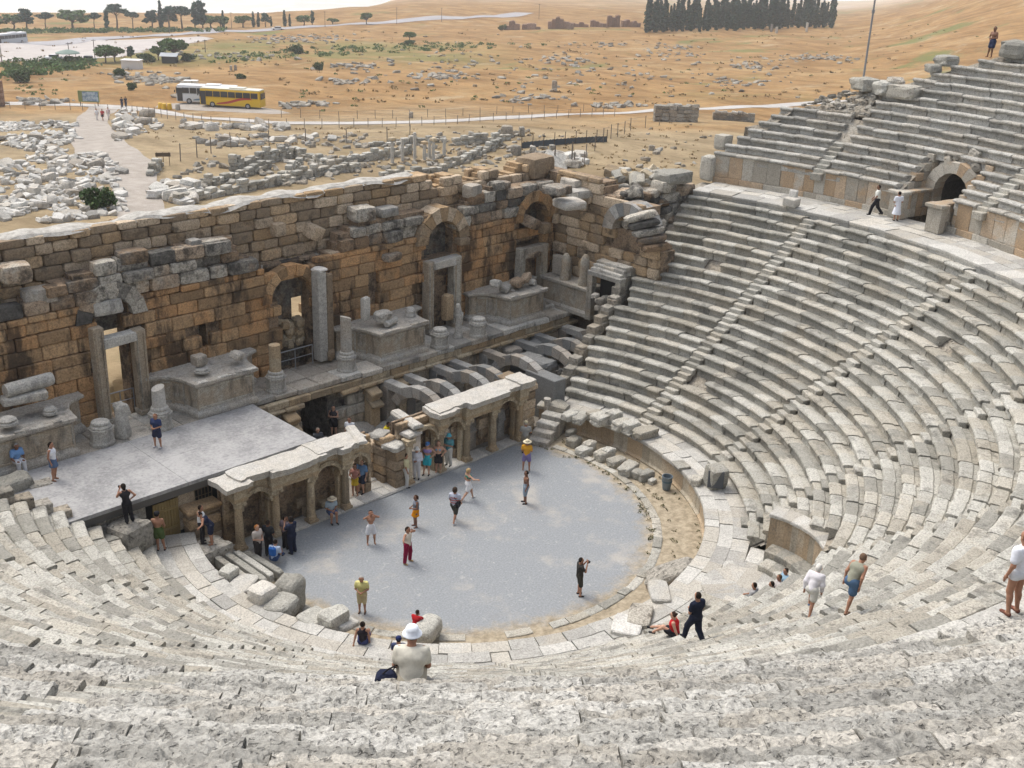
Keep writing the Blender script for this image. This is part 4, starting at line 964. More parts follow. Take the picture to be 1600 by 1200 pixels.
def statue(label, px, py, H, yaw, kind):
    p = on_z(px, py, 3.5); caps = []
    if kind == 'draped': caps = [((0, 0, .1), (0, 0, .8), .33, .27), ((0, 0, .8), (0, 0, 1.25), .26, .25), ((-.17, 0, 1.38), (.17, 0, 1.38), .15, .15), ((-.24, .02, 1.35), (-.27, .12, .95), .1, .07), ((.24, .02, 1.35), (.28, .1, 1.0), .1, .08), ((-.2, .2, .1), (.1, .24, .9), .09, .06), ((.2, .18, .1), (.05, .22, 1.0), .08, .05), ((0, 0, 1.45), (0, 0, 1.52), .1, .09)]
    else: caps = [((0, 0, .05), (0, 0, .5), .22, .15), ((0, 0, .5), (.05, 0, 1.1), .14, .17), ((.03, 0, 1.1), (-.03, 0, 1.6), .17, .12), ((.05, .1, .5), (-.1, .12, 1.2), .08, .07), ((-.1, .05, 1.4), (.15, .06, 1.2), .1, .08)]
    P, lo = grid(caps, .035); D = sd_caps(P, caps, .06)-.035*fbm(P*[9, 9, 2.5], 3)-.02*fbm(P*12, 2); V, F = surface_nets(D, lo, .035)
    mb = MB(); mb.add((V @ rotz(yaw).T)*(H/1.6)+p-[0, 0, .03], F, .6); single('marble_statue', mb, M_marble, label, 'statue', smooth=True)
STATUES = [('headless draped marble statue standing between the pedestals by the left doorway', 193, 681, 1.75, -.9, 'draped'), ('slender broken marble figure standing beside the tall door frame', 716, 527, 1.95, -.6, 'slim')]
# ------------------------------------------------------------------ arcaded stage front
def arch_panel(mb, x0, x1, y0, y1, zs, zt, r, t=.5, n=11):
    """wall panel with a round-headed opening: arch springs at zs"""
    cx = (x0+x1)/2; r = min(r, (x1-x0)/2-.02); a = np.linspace(PI, 0, n)
    up = [(cx+r*math.cos(q), zs+r*math.sin(q)) for q in a]; outer = [(x0, zs)]+[(x0+(x1-x0)*k/(n-3), zt) for k in range(n-2)]+[(x1, zs)]
    V = []; 
    for y in (y0, y1): V += [(p[0], y, p[1]) for p in up]+[(p[0], y, p[1]) for p in outer]
    F = []; N = 2*n
    for k in range(n-1):
        F += [[k, n+k, n+k+1, k+1], [N+k+1, N+n+k+1, N+n+k, N+k], [k, k+1, N+k+1, N+k], [n+k+1, n+k, N+n+k, N+n+k+1]]
    F += [[0, N, N+n, n], [n-1, 2*n-1, N+2*n-1, N+n-1]]
    mb.add(np.array(V), np.array(F), t)
    # archivolt mouldings
    for (ri, ro, dy) in ((r, r+.09, .05), (r+.11, r+.16, .03)):
        arch_ring(mb, cx, zs, ri, min(ro, r+.2), y0-dy, y0+.02, 0, 180, 14, t=.6)
def column(x, y, z0, zt, t, forward=.0):
    mb = MB(); lathe(mb, (x, y, z0+.28), [(.2, 0), (.19, .1), (.185, (zt-z0)*.4), (.155, zt-z0-.62)], 14, t=rg.random(), wob=.01); sh = part('column', mb, M_pros, t)
    mb = MB(); block(mb, (x, y, z0+.07), (.5, .5, .14), None, .02, .005, .5); lathe(mb, (x, y, z0+.14), [(.25, 0), (.26, .04), (.22, .08), (.24, .12), (.2, .15)], 14, t=.5); part('base', mb, M_pros, sh)
    mb = MB(); lathe(mb, (x, y, zt-.36), [(.17, 0), (.2, .06), (.2, .14), (.26, .24), (.27, .28)], 12, t=.6); block(mb, (x, y, zt-.04), (.52, .52, .08), None, .02, .01, .6)
    for s in (-1, 1): lathe(mb, (x+s*.22, y-.2, zt-.16), [(.02, -.05), (.09, -.04), (.09, .04), (.02, .05)], 8, t=.6, rot=rot3(PI/2, 0, 0))
    part('capital', mb, M_pros, sh)
def entab(mb, xa, xb, yf, zb, zt, yb=4.5):
    box(mb, (xa, yf, zb), (xb, yb, zb+(zt-zb)*.3), .5); box(mb, (xa-.02, yf-.03, zb+(zt-zb)*.3), (xb+.02, yb, zb+(zt-zb)*.62), .55); box(mb, (xa-.035, yf-.06, zb+(zt-zb)*.62), (xb+.035, yb, zt), .45)
def slab(mb, xa, xb, yf, yb, z0, z1, n=None):
    """broken cornice slab: edges chewed, top slightly uneven"""
    L = xb-xa; n = max(5, int(L/.12)); k = 7; X = np.linspace(xa, xb, n); G = np.zeros((2, n, k, 3))
    for i, x in enumerate(X):
        ya = yf+.16*max(0, fbm(np.array([[x*1.7, yf, 3.0]]), 3)[0]*2.2); yc = yb+.12*fbm(np.array([[x*1.3, yb, 9.0]]), 2)[0]
        G[:, i, :, 1] = np.linspace(ya, yc, k); G[:, i, :, 0] = x
    G[:, 0, :, 0] += .15*fbm(G[0, 0]*2, 2); G[:, -1, :, 0] += .15*fbm(G[0, -1]*2+5, 2)
    G[0, :, :, 2] = z0; G[1, :, :, 2] = z1+.035*fbm(G[1]*2.2, 3)
    G[0, :, 0, 1] += .1
    V = G.reshape(-1, 3); i = np.arange((n-1)*k).reshape(n-1, k)[:, :-1].ravel(); o = n*k
    F = [np.stack([i+o, i+o+k, i+o+k+1, i+o+1], 1), np.stack([i, i+1, i+k+1, i+k], 1)]
    e = np.arange(n-1)*k; F += [np.stack([e, e+k, e+k+o, e+o], 1), np.stack([e+k-1, e+k-1+o, e+2*k-1+o, e+2*k-1], 1)]
    j = np.arange(k-1); F += [np.stack([j, j+o, j+1+o, j+1], 1), np.stack([j+(n-1)*k, j+1+(n-1)*k, j+1+(n-1)*k+o, j+(n-1)*k+o], 1)]
    mb.add(V, np.concatenate(F), .5)
def arcade(label, xs, kinds, wall, slabs, ents, stylo, ynf=3.62, yset=3.95):
    t = thing('arcaded_front', label, 'arcade', ((xs[0]+xs[-1])/2, 4.1, 0)); cy = 3.88
    mb = MB(); 
    x = stylo[0]
    while x < stylo[1]-.1: w_ = min(rg.uniform(1.1, 1.9), stylo[1]-x); block(mb, (x+w_/2, 4.1, .06), (w_-.015, .86, .13), None, .02, .012); x += w_
    part('stylobate', mb, M_white, t)
    for x in xs: column(x, cy, .12, 2.5, t)
    for (a, b, kd) in zip(xs[:-1], xs[1:], kinds):
        mb = MB()
        if kd == 'arch': arch_panel(mb, a+.02, b-.02, 3.9, 4.3, 1.9, 2.72, (b-a)/2-.24); part('arch', mb, M_pros, t)
        for q in (a+.17, b-.17):
            if kd == 'arch': mb = MB(); block(mb, (q, yset+.15, 1.95), (.3, .36, .16), None, .02, .005); block(mb, (q, yset+.2, 1.0), (.26, .26, 1.8), None, .02, .005); part('pilaster', mb, M_pros, t)
    for (a, b, yf) in ents: mb = MB(); entab(mb, a, b, yf, 2.5 if yf < 3.8 else 2.72, 3.16); part('entablature', mb, M_pros, t)
    for (a, b, yf, z) in slabs: mb = MB(); slab(mb, a, b, yf, 4.78, 3.17, z); part('cornice_slab', mb, M_white, t)
    wa, wb, holes, thru = wall
    hm = lambda x, z: not any(h[0] < x < h[1] and (z < h[2] or math.hypot(x-(h[0]+h[1])/2, z-h[2]) < (h[1]-h[0])/2) for h in holes)
    tm = lambda x, z: not any(h[0] < x < h[1] and (z < h[2] or math.hypot(x-(h[0]+h[1])/2, z-h[2]) < (h[1]-h[0])/2) for h in thru)
    mb = MB(); ashlar(mb, wa, wb, .1, 3.1, 4.42, hm, ch=(.45, .62), bl=(.7, 1.3), dep=.25, bev=.015, out=.01); part('back_wall', mb, M_tan, t)
    mb = MB(); solid(mb, wa, wb, 0, 3.12, 4.8, 4.92, tm, c=.12); part('niche_back', mb, M_grey, t)
    return t
XL = [on_z(px, py, .13)[0] for px, py in ((377, 858), (437, 838), (492, 817), (547, 797))]
XR = [on_z(px, py, .13)[0] for px, py in ((643, 757), (692, 737), (735, 722), (778, 707), (820, 691))]
l0, l1, l2, l3 = XL; r0, r1, r2, r3, r4 = XR
arcade('left arcaded stage front with four columns and broken white cornice slabs', XL, ['arch', 'flat', 'arch'],
       (l0-.35, l3+1.95, [(l0+.35, l1-.35, 1.9), (l1+.35, l2-.35, 2.2), (l2+.35, l3-.4, 1.7), (l3+.3, l3+1.35, 1.75)], [(l3+.3, l3+1.35, 1.75)]),
       [(l0-.75, l0+.55, 3.3, 3.42), (l0+.0, l1-.25, 3.62, 3.52), (l1-.3, l2+.6, 3.25, 3.5), (l2+.3, l3-.35, 3.5, 3.54), (l3-.5, l3+.55, 3.3, 3.48), (l3+.5, l3+1.25, 3.7, 3.46)],
       [(l0-.3, l0+.3, 3.62), (l0+.3, l1-.3, 3.93), (l1-.3, l2+.3, 3.62), (l2+.3, l3-.3, 3.93), (l3-.3, l3+.3, 3.62), (l3+.3, l3+1.1, 3.9)], (l0-.5, l3+2.6))
arcade('right arcaded stage front with five columns in front of the stone ribs', XR, ['arch', 'arch', 'flat', 'arch'],
       (r0-.25, r4+.55, [(r0+.3, r1-.3, 1.85), (r1+.35, r2-.35, 2.1), (r2+.4, r3-.4, 2.2), (r3+.35, r4-.35, 2.0)], [(r0+.35, r1-.35, 1.85), (r1+.4, r2-.4, 2.1)]),
       [(r1-.5, r1+.9, 3.28, 3.44), (r1-.3, r2-.2, 3.55, 3.5), (r2-.25, r3+.6, 3.25, 3.48), (r3+.4, r4-.2, 3.5, 3.46), (r4-.3, r4+.75, 3.35, 3.55)],
       [(r1-.3, r1+.3, 3.62), (r1+.3, r2-.3, 3.93), (r2-.3, r3+.3, 3.62), (r3+.3, r4-.3, 3.93), (r4-.3, r4+.35, 3.62)], (l3+2.6, r4+.4))
# carved end of the left arcade and the broken cornice stones
mb = MB(); arch_panel(mb, l3+.15, l3+1.55, 3.95, 4.3, 2.0, 2.95, .52); single('broken_arch', mb, M_pros, 'broken arch at the right end of the left arcade', 'arch')
def gcorn(label, c, size, rz, mat=M_white):
    mb = MB(); c = np.array(c); Mx = rotz(rz)
    for k, (w_, z_) in enumerate(((1, .0), (.86, .1), (.7, .2))): block(mb, c+[0, 0, z_*size[2]*3], (size[0], size[1]*w_, size[2]), rz, .02, .01, .5)
    return single('cornice_stone', mb, mat, label, 'cornice stone')
gcorn('ribbed cornice stone lying across the end of the left arcade', (l3+.95, 4.2, 3.45), (1.9, .5, .1), PI/2-.35)
gcorn('ribbed cornice stone on the left end of the right arcade', (r0+.75, 4.9, 2.95), (2.2, .6, .14), PI/2-.15)
gcorn('short pale ribbed stone on the broken arch of the right arcade', (r0+.35, 4.1, 2.62), (.9, .7, .12), 0.1)
# low ruined walls of the passage between the arcades
t = thing('passage_wall', 'low ruined wall running back from the right arcade', 'wall', (r0-.7, 5, 0)); mb = MB()
for k, (x, y, h) in enumerate(((r0-.45, 4.2, 2.0), (r0-.6, 5.0, 2.3), (r0-.7, 5.8, 1.9), (r0-.75, 6.5, 1.2))):
    for z in np.arange(0, h, .5): block(mb, (x, y, z+.25), (.75, .8, .48), rg.normal(0, .05), .05, .04)
part('masonry', mb, M_tan, t)
mb = MB(); rock(mb, (r0-.5, 4.4, 2.12), (.9, 1.0, .35), .2, 5, .12); rock(mb, (r0-.62, 5.3, 2.42), (.9, .8, .3), .4, 5, .12); part('top_stone', mb, M_marble, t)
mb = MB()
for k in range(4): block(mb, ((l3+2.0+r0-.8)/2+rg.normal(0, .1), 4.0+k*.75, .05+.03*k), (1.4, .72, .12), None, .03, .03)
single('paving_slab', mb, M_white, 'pale paving slabs in the passage between the two arcades', 'paving')
# ---- floor of the pit and the ribs over it
mb = MB(); X, Y = np.meshgrid(np.linspace(-4, 21.5, 52), np.linspace(4.4, 10.9, 16), indexing='ij'); Z = .12+.12*fbm(np.stack([X, Y, 0*X], -1)*.9, 3)
i = np.arange(51*16).reshape(51, 16)[:, :-1].ravel(); mb.add(np.stack([X, Y, Z], -1).reshape(-1, 3), np.stack([i, i+16, i+17, i+1], 1)); struct('pit_floor', mb, M_pit)
mb = MB(); box(mb, (-24, 3.0, -.3), (-9.2, 6, .02)); box(mb, (8.6, 3.2, -.3), (14, 6, .02)); struct('earth_floor', mb, M_pit)
RIBX = [on_y(px, py, 9.9)[0] for px, py in ((607, 597), (638, 580), (683, 572), (709, 560), (761, 550), (812, 526), (841, 512))]+[18.3]
ribl = ['first from the left', 'second from the left', 'third from the left', 'fourth from the left', 'with a squared pier at its front end', 'sixth, low and cracked', 'seventh, before the seats', 'last, touching the seats']
for k, x in enumerate(RIBX):
    t = thing('stone_rib', 'grey arch rib over the stage pit, '+ribl[k], 'arch', (x, 7.6, 0), 'arch ribs over the stage pit')
    zc, zt = .95, 2.72+(.2 if k in (0, 5) else 0); w_ = .5
    mb = MB(); n_ = 9; cy = 7.1
    for q in range(n_):
        a0, a1 = R(4+152*q/n_), R(4+152*(q+1)/n_-.7); P = []
        for xx in (x-w_/2, x+w_/2):
            for (r_, a) in ((0, a0), (1, a0), (1, a1), (0, a1)): P.append((xx+rg.normal(0, .012), cy-(1.95, 2.5)[r_]*math.cos(a), zc+(1.62, 2.2)[r_]*math.sin(a)))
        mb.add(np.array(P), np.array([[3, 2, 1, 0], [4, 5, 6, 7], [0, 1, 5, 4], [1, 2, 6, 5], [2, 3, 7, 6], [3, 0, 4, 7]]), rg.random())
    part('voussoir_ring', mb, M_rib, t)
    mb = MB(); block(mb, (x, 9.2, 2.55), (w_+.03, 2.1, .42), rot3(-.02, 0, 0), .03, .02); block(mb, (x, 9.95, 1.4), (w_+.1, .7, 2.2), None, .04, .03); part('rear_springer', mb, M_rib, t)
    mb = MB(); block(mb, (x, 5.05, .6), (w_+.06, .7, 1.3), None, .04, .03)
    if k == 4: block(mb, (x+.1, 5.3, 1.35), (.9, 2.3, 2.5), None, .04, .03)
    if k > 4: block(mb, (x, 5.0+.25*(k-5), 1.5), (w_+.05, 1.6, 1.7), None, .05, .04)
    part('front_springer', mb, M_rib, t)
# stones lying in the pit
for k, (px, py, s, lab) in enumerate(((565, 672, 1.5, 'long moulded block'), (560, 680, 1.0, 'flat slab'), (588, 682, .9, 'pale tilted stone'), (598, 668, .9, 'rough stone'), (620, 658, 1.2, 'square slab tipped on edge'), (580, 664, .7, 'small grey stone'), (575, 690, .6, 'little flat stone'))):
    p = on_z(px, py, .35); mb = MB(); rock(mb, p, (s, s*.6, s*(.35 if k != 4 else .8)), rot3(rg.normal(0, .15)+(.6 if k == 4 else 0), rg.normal(0, .15), rg.uniform(-.6, .9)), 4, .06, 8); single('fallen_stone', mb, M_marble, lab+' lying on the floor of the stage pit', 'fallen stone')
for k, (px, py, s, z) in enumerate(((770, 540, 1.0, 2.0), (790, 532, .8, 2.3), (780, 560, .9, 1.2), (800, 548, .9, 2.2), (830, 562, 1.3, 2.0), (850, 570, 1.2, 2.2), (752, 578, .7, 1.0), (835, 540, .9, 2.2))):
    p = on_z(px, py, z); mb = MB(); rock(mb, p, (s*1.3, s, s*.55), rot3(*rg.normal(0, .12, 2), rg.uniform(-.5, .5)), 4, .1, 6); single('fallen_stone', mb, M_rib, 'grey broken slab among the far ribs of the stage pit', 'fallen stone', 'slabs among the far ribs')
mb = MB()
for k in range(34):
    x, y = rg.uniform(11.8, 18.5), rg.uniform(5, 10); rock(mb, (x, y, .3+rg.random()*.8), rg.uniform(.4, 1.1, 3)*[1, 1, .6], rot3(*rg.normal(0, .2, 2), rg.uniform(0, 3)), 3, .12, 5)
stuff('rubble', mb, M_rib, 'loose rubble filling the far end of the stage pit', 'rubble')
# ---- end block, little stair and post beside the right arcade
mb = MB()
for z in np.arange(0, 2.6, .5): block(mb, (r4+1.0, 4.7, z+.25), (1.0, 1.1, .48), None, .05, .04); block(mb, (r4+1.0, 5.8, z+.25), (1.1, 1.1, .48), None, .05, .04)
block(mb, (r4+1.0, 4.5, 2.75), (1.0, .9, .3), None, .05, .04); single('masonry_block', mb, M_tan, 'square masonry end block at the right of the right arcade', 'masonry')
p = on_z(838, 697, 0); q = on_z(872, 668, 0); d_ = q-p; yaw = math.atan2(d_[1], d_[0]); L = np.linalg.norm(d_)
t = thing('stone_steps', 'four worn steps leading up beside the orchestra wall', 'steps', p)
for k in range(4):
    c = p+d_*(.12+.2*k); mb = MB(); block(mb, (c[0], c[1], .14*(k+1)), (.6, 1.15, .28*(k+1)), yaw, .03, .02); part('step', mb, M_marble, t)
c = p+d_*.98; mb = MB(); rock(mb, (c[0], c[1], .75), (.9, 1.2, 1.5), yaw, 5, .08, 7); part('top_block', mb, M_seat, t)
p = on_z(853, 668, 0); mb = MB(); lathe(mb, (p[0], p[1], 0), [(.2, 0), (.18, .3), (.17, 1.5), (.2, 1.62), (.2, 1.75)], 10, wob=.02); single('stone_post', mb, M_marble, 'slim stone post behind the worn steps', 'post')
mb = MB(); p = on_z(893, 575, 2.0); lathe(mb, (p[0], p[1], .3), [(.5, 0), (.45, .8), (.36, 1.1), (.42, 1.2), (.4, 1.5), (.5, 1.6), (.42, 1.8), (.45, 2.2)], 14, wob=.06); single('column_drum', mb, M_marble, 'stack of worn drums at the foot of the far seats', 'column drum')
# ------------------------------------------------------------------ everything beyond the wall
def foliage(name, a, b):
    n = NT(name); t = n.attr(); n.bs.inputs['Subsurface Weight'].default_value = 0
    return n.done(n.mix(t, a, b), .75, None, .2)
M_leafd = foliage('dark_needles', (.014, .050, .032), (.036, .105, .068))
M_leafm = foliage('olive_leaves', (.035, .08, .018), (.10, .18, .045))
M_leafb = foliage('bush_leaves', (.02, .045, .012), (.065, .115, .03))
M_bark = plain('bark', (.09, .065, .045), .9, None, .3)
def leaves(mb, c, rad, n, size, hollow=.5):
    d = rg.normal(size=(n, 3)); d /= np.linalg.norm(d, axis=1)[:, None]; r = (hollow+(1-hollow)*rg.random(n))**.6
    C = np.asarray(c)+d*r[:, None]*np.asarray(rad)
    u = rg.normal(size=(n, 3)); u /= np.linalg.norm(u, axis=1)[:, None]; v = np.cross(u, rg.normal(size=(n, 3))); v /= np.linalg.norm(v, axis=1)[:, None]
    s = size*(.6+.8*rg.random(n))[:, None]; u = u*s; v = v*s*.8
    V = np.stack([C-u-v*.4, C+u*.2-v, C+u+v*.3, C-u*.3+v], 1).reshape(-1, 3)
    mb.add(V, np.arange(4*n).reshape(n, 4), np.clip(rg.normal(.5, .2, n)+d[:, 2]*.12, 0, 1))
TREE = {}
def tree_meshes(kind, var):
    """unit-height tree: trunk mesh and crown mesh"""
    k = (kind, var)
    if k in TREE: return TREE[k]
    t = MB(); c = MB(); mat = M_leafd
    if kind == 'cypress':
        tube(t, [(0, 0, 0), (0, 0, .5), (0, 0, .95)], [.018, .012, .004], 5)
        for q in range(9): z = .08+.84*q/8; w = .085*math.sin(min(1, (z+.12)*1.6)*PI/2)*(1-max(0, z-.3)/.72)**1.1+.004; leaves(c, (rg.normal(0, .006), rg.normal(0, .006), z), (w, w, .08), 70, .034, .2)
    elif kind == 'umbrella':
        tube(t, [(0, 0, 0), (.02, 0, .35), (.0, .02, .62)], [.028, .022, .014], 6)
        for q in range(6): a = q*1.05+var; p = np.array([.24*math.cos(a)*rg.uniform(.6, 1), .24*math.sin(a)*rg.uniform(.6, 1), rg.uniform(.68, .82)]); tube(t, [(0, .01, .5+.02*q), p*[.6, .6, .92], p], [.013, .008, .004], 4); leaves(c, p, (.15, .15, .09), 95, .04, .2)
        for q in range(3): leaves(c, (rg.normal(0, .07), rg.normal(0, .07), .88), (.15, .15, .08), 95, .04, .2)
    elif kind == 'poplar':
        tube(t, [(0, 0, 0), (.01, 0, .5), (0, 0, .9)], [.022, .016, .004], 5)
        for q in range(10): z = .22+.72*q/9; leaves(c, (rg.normal(0, .04), rg.normal(0, .04), z), (.11*(1.1-abs(z-.55)), .11*(1.1-abs(z-.55)), .09), 70, .038, .2)
    elif kind == 'pine':
        tube(t, [(0, 0, 0), (.02, .01, .4), (.0, 0, .85)], [.03, .022, .006], 6)
        for q in range(13): a = q*2.4+var; z = .38+.5*q/12; w = .27*(1.15-(z-.3)*1.25); p = np.array([w*math.cos(a)*rg.uniform(.5, 1), w*math.sin(a)*rg.uniform(.5, 1), z]); tube(t, [(0, 0, z-.08), p], [.011, .004], 4); leaves(c, p, (.13, .13, .085), 70, .04, .2)
    elif kind == 'round':
        mat = M_leafm; tube(t, [(0, 0, 0), (.03, 0, .25), (0, .02, .5)], [.04, .03, .015], 6)
        for q in range(12): a = q*2.4+var; el = rg.uniform(-.3, 1.2); p = np.array([.30*math.cos(a)*math.cos(el), .30*math.sin(a)*math.cos(el), .58+.28*math.sin(el)]); tube(t, [(0, 0, .32), p], [.016, .005], 4); leaves(c, p, (.19, .19, .15), 85, .048, .2)
    else:
        mat = M_leafb
        for q in range(5): a = q*1.3; tube(t, [(0, 0, 0), (.25*math.cos(a), .25*math.sin(a), .55)], [.03, .01], 4)
        for q in range(15): a = q*2.4+var; p = np.array([.55*math.cos(a)*rg.random(), .55*math.sin(a)*rg.random(), rg.uniform(.25, .72)]); leaves(c, p, (.3, .3, .24), 70, .075, .2)
    TREE[k] = (t.mesh(kind+'_trunk', M_bark), c.mesh(kind+'_crown', mat)); return TREE[k]
def plant(kind, name, label, cat, px, py, hpx, wide=1.0, group=None, var=None, t0=70, dz=0):
    p = grd(px, py, t0); d = np.linalg.norm(p-CAM); h = hpx*d/FPX; tm, cm = tree_meshes(kind, rnd.randrange(4) if var is None else var)
    t = thing(name, label, cat, p-[0, 0, .1], group, rnd.uniform(0, 6)); t.scale = (h*wide, h*wide, h)
    for nm, me in (('trunk', tm), ('crown', cm)):
        o = link(nm, me, t)
    return t
# cypress grove
xs = sorted([1010+292*((k*0.61803)%1) for k in range(64)])
for k, x in enumerate(xs):
    row = k % 3; py = 51-(x-1010)*.027-row*2.0+rnd.uniform(-1, 1); plant('cypress', 'cypress_tree', 'tall dark cypress standing in the dense grove beyond the orange field', 'cypress', x, py, rnd.choice((34, 40, 46, 52, 56))*(1 if x < 1225 or x > 1250 else .78), 1.25, 'cypresses of the dense grove', k % 4)
TL = [(-2, 46, 18, 'pine', 1), (22, 47, 23, 'round', 1), (42, 47, 29, 'pine', 1), (72, 46, 23, 'umbrella', 1), (115, 46, 28, 'round', 1.1), (148, 45, 22, 'umbrella', .9), (168, 48, 26, 'poplar', .8), (183, 46, 34, 'umbrella', 1), (208, 45, 23, 'umbrella', .8), (238, 45, 26, 'pine', 1), (252, 44, 37, 'cypress', 1), (265, 45, 31, 'pine', 1), (285, 45, 31, 'umbrella', 1.0), (305, 44, 34, 'poplar', 1), (317, 44, 36, 'poplar', 1), (330, 44, 18, 'round', 1.2), (345, 44, 18, 'round', 1.1), (349, 43, 23, 'cypress', 1.2), (380, 43, 17, 'round', 1.2), (396, 42, 21, 'cypress', 1.2), (404, 42, 20, 'cypress', 1.3), (415, 42, 20, 'pine', .9), (424, 41, 14, 'cypress', 1.2), (445, 41, 22, 'cypress', 1.3), (453, 41, 17, 'cypress', 1.2), (475, 40, 15, 'round', 1.1), (488, 39, 19, 'poplar', .9), (520, 38, 9, 'round', 1.5), (573, 38, 17, 'round', .8), (640, 63, 13, 'round', 1.1)]
NM = {'pine': ('pine_tree', 'pine'), 'umbrella': ('umbrella_pine', 'pine'), 'cypress': ('cypress_tree', 'cypress'), 'poplar': ('poplar_tree', 'poplar'), 'round': ('broadleaf_tree', 'tree')}
SHP = {'pine': 'ragged hazy pine', 'umbrella': 'flat-topped hazy umbrella pine', 'cypress': 'thin hazy cypress', 'poplar': 'narrow hazy upright tree', 'round': 'rounded hazy tree'}
ORD = ['first', 'second', 'third', 'fourth', 'fifth', 'sixth', 'seventh', 'eighth']; cnt = {}
for (x, y, h, kd, w_) in TL:
    c_ = cnt.get(kd, 0); cnt[kd] = c_+1
    lab = f'{ORD[c_]} {SHP[kd]} from the left on the far terrace edge' if (x, y) != (640, 63) else 'small round tree standing alone in the green part of the field'
    plant(kd, NM[kd][0], lab, NM[kd][1], x, y, h*1.04, w_*(1.5 if kd in ('umbrella', 'round') else 1.35))
for (x, y, h, w_, kd, lab) in ((165, 98, 26, 1.3, 'round', 'leafy tree at the left of the white hut'), (180, 97, 23, 1.35, 'round', 'leafy tree touching the white hut from the left'), (205, 96, 23, .9, 'pine', 'pointed dark tree just behind the white hut'), (229, 97, 14, 1.3, 'bush', 'low bush between the white hut and the grey-roofed shed'), (272, 95, 35, 1.3, 'round', 'big round tree behind the grey-roofed shed'), (248, 94, 22, 1.2, 'round', 'pale green tree left of the grey-roofed shed'), (295, 95, 12, 1.5, 'bush', 'low bush right of the grey-roofed shed'),
    (32, 129, 20, 1.1, 'bush', 'wide green bush near the left edge behind the road'), (187, 121, 15, .9, 'bush', 'green bush below the white hut'), (206, 141, 13, .8, 'bush', 'small bush standing alone in the orange grass'), (497, 110, 14, .9, 'bush', 'dark shrub alone in the orange grass right of the buses'), (376, 123, 9, 1.2, 'bush', 'faint low shrub above the yellow bus'), (462, 84, 15, 1.3, 'bush', 'green shrub in the scrubby strip right of the car park'), (640, 70, 8, 1.6, 'bush', 'low shrub under the small round tree'), (785, 47, 9, 1.2, 'bush', 'bush in front of the far brick ruin'),
    (158, 326, 36, .95, 'bush', 'dense dark green bush among the rubble beside the gravel path')):
    plant(kd, {'round': 'broadleaf_tree', 'pine': 'pine_tree', 'bush': 'bush'}[kd], lab, 'bush' if kd == 'bush' else 'tree', x, y, h, w_, t0=60)
# scrub: nobody could count it
mb = MB(); tuft = MB()
def scatter(poly, n):
    P = np.array(poly, float); lo, hi = P.min(0), P.max(0); out = []
    while len(out) < n:
        x, y = rg.uniform(lo[0], hi[0]), rg.uniform(lo[1], hi[1]); c = False; j = len(P)-1
        for i in range(len(P)):
            if (P[i, 1] > y) != (P[j, 1] > y) and x < (P[j, 0]-P[i, 0])*(y-P[i, 1])/(P[j, 1]-P[i, 1]+1e-9)+P[i, 0]: c = not c
            j = i
        if c: out.append((x, y))
    return out
for poly, n_, s in (([(0, 96), (150, 93), (150, 106), (60, 118), (0, 122)], 120, 1.1), ([(300, 88), (480, 75), (680, 66), (860, 70), (860, 74), (560, 86), (330, 100)], 130, .8), ([(0, 126), (110, 122), (100, 150), (20, 150)], 18, .4), ([(400, 90), (1500, 30), (1560, 60), (1200, 140), (500, 180)], 70, .45), ([(0, 48), (350, 46), (350, 50), (0, 53)], 150, 1.3)):
    for (x, y) in scatter(poly, n_): p = grd(x, y); leaves(mb, p+[0, 0, s*.4], (s*rg.uniform(.8, 2.2), s*rg.uniform(.8, 2.2), s*.6), 26, s*.3, .2)
for (x, y) in scatter([(0, 60), (700, 45), (1500, 40), (1340, 150), (1100, 165), (500, 160), (420, 120), (0, 120)], 520):
    p = grd(x, y); s = rg.uniform(.3, .8); leaves(tuft, p+[0, 0, s*.3], (s*1.4, s*1.4, s*.4), 9, s*.35, .1)
for (x, y) in scatter([(200, 200), (560, 200), (900, 195), (1100, 190), (1110, 265), (960, 270), (560, 225), (300, 240)], 260):
    p = grd(x, y); s = rg.uniform(.15, .4); leaves(tuft, p+[0, 0, s*.3], (s*1.4, s*1.4, s*.4), 9, s*.35, .1)
stuff('dry_grass', tuft, foliage('dry_tufts', (.13, .085, .035), (.34, .24, .11)), 'clumps of dry grass over the fields', 'grass')
stuff('scrub', mb, M_leafm, 'low olive green scrub in the dry grass', 'scrub')
# ---- fallen stones: a handful of shapes, every visible stone its own object
STN = []
for k in range(12):
    m = MB(); sx, sy, sz = rg.uniform(.8, 1.3), rg.uniform(.5, .8), rg.uniform(.35, .6); rock(m, (0, 0, sz*.35), (sx, sy, sz), rot3(*rg.normal(0, .16, 2), 0), 3, .1, 7, seed=k+3); STN.append(m.mesh('rubble_stone', M_white if k % 3 == 0 else M_marble))
def stones(pts, label, group, smin, smax, cat='stone', name='rubble_stone'):
    for (x, y) in pts:
        p = grd(x, y, 62); o = link(name, STN[rnd.randrange(12)]); s = rnd.uniform(smin, smax); o.location = p; o.scale = (s, s*rnd.uniform(.8, 1.2), s*rnd.uniform(.8, 1.2)); o.rotation_euler = (rnd.gauss(0, .15), rnd.gauss(0, .15), rnd.uniform(0, 6)); tag(o, label, cat, group)
def smallstones(polys, n, smin, smax, mat, name='stone_scatter', lab='grey rubble too small to count strewn over the dry ground'):
    mb = MB()
    for poly, w_ in polys:
        for (x, y) in scatter(poly, int(n*w_)):
            p = grd(x, y, 62); s = rg.uniform(smin, smax); block(mb, p+[0, 0, s*.15], (s*1.3, s*.8, s*.55), rot3(*rg.normal(0, .25, 2), rg.uniform(0, 3)), .1*s, .12*s)
    stuff(name, mb, mat, lab, 'rubble')
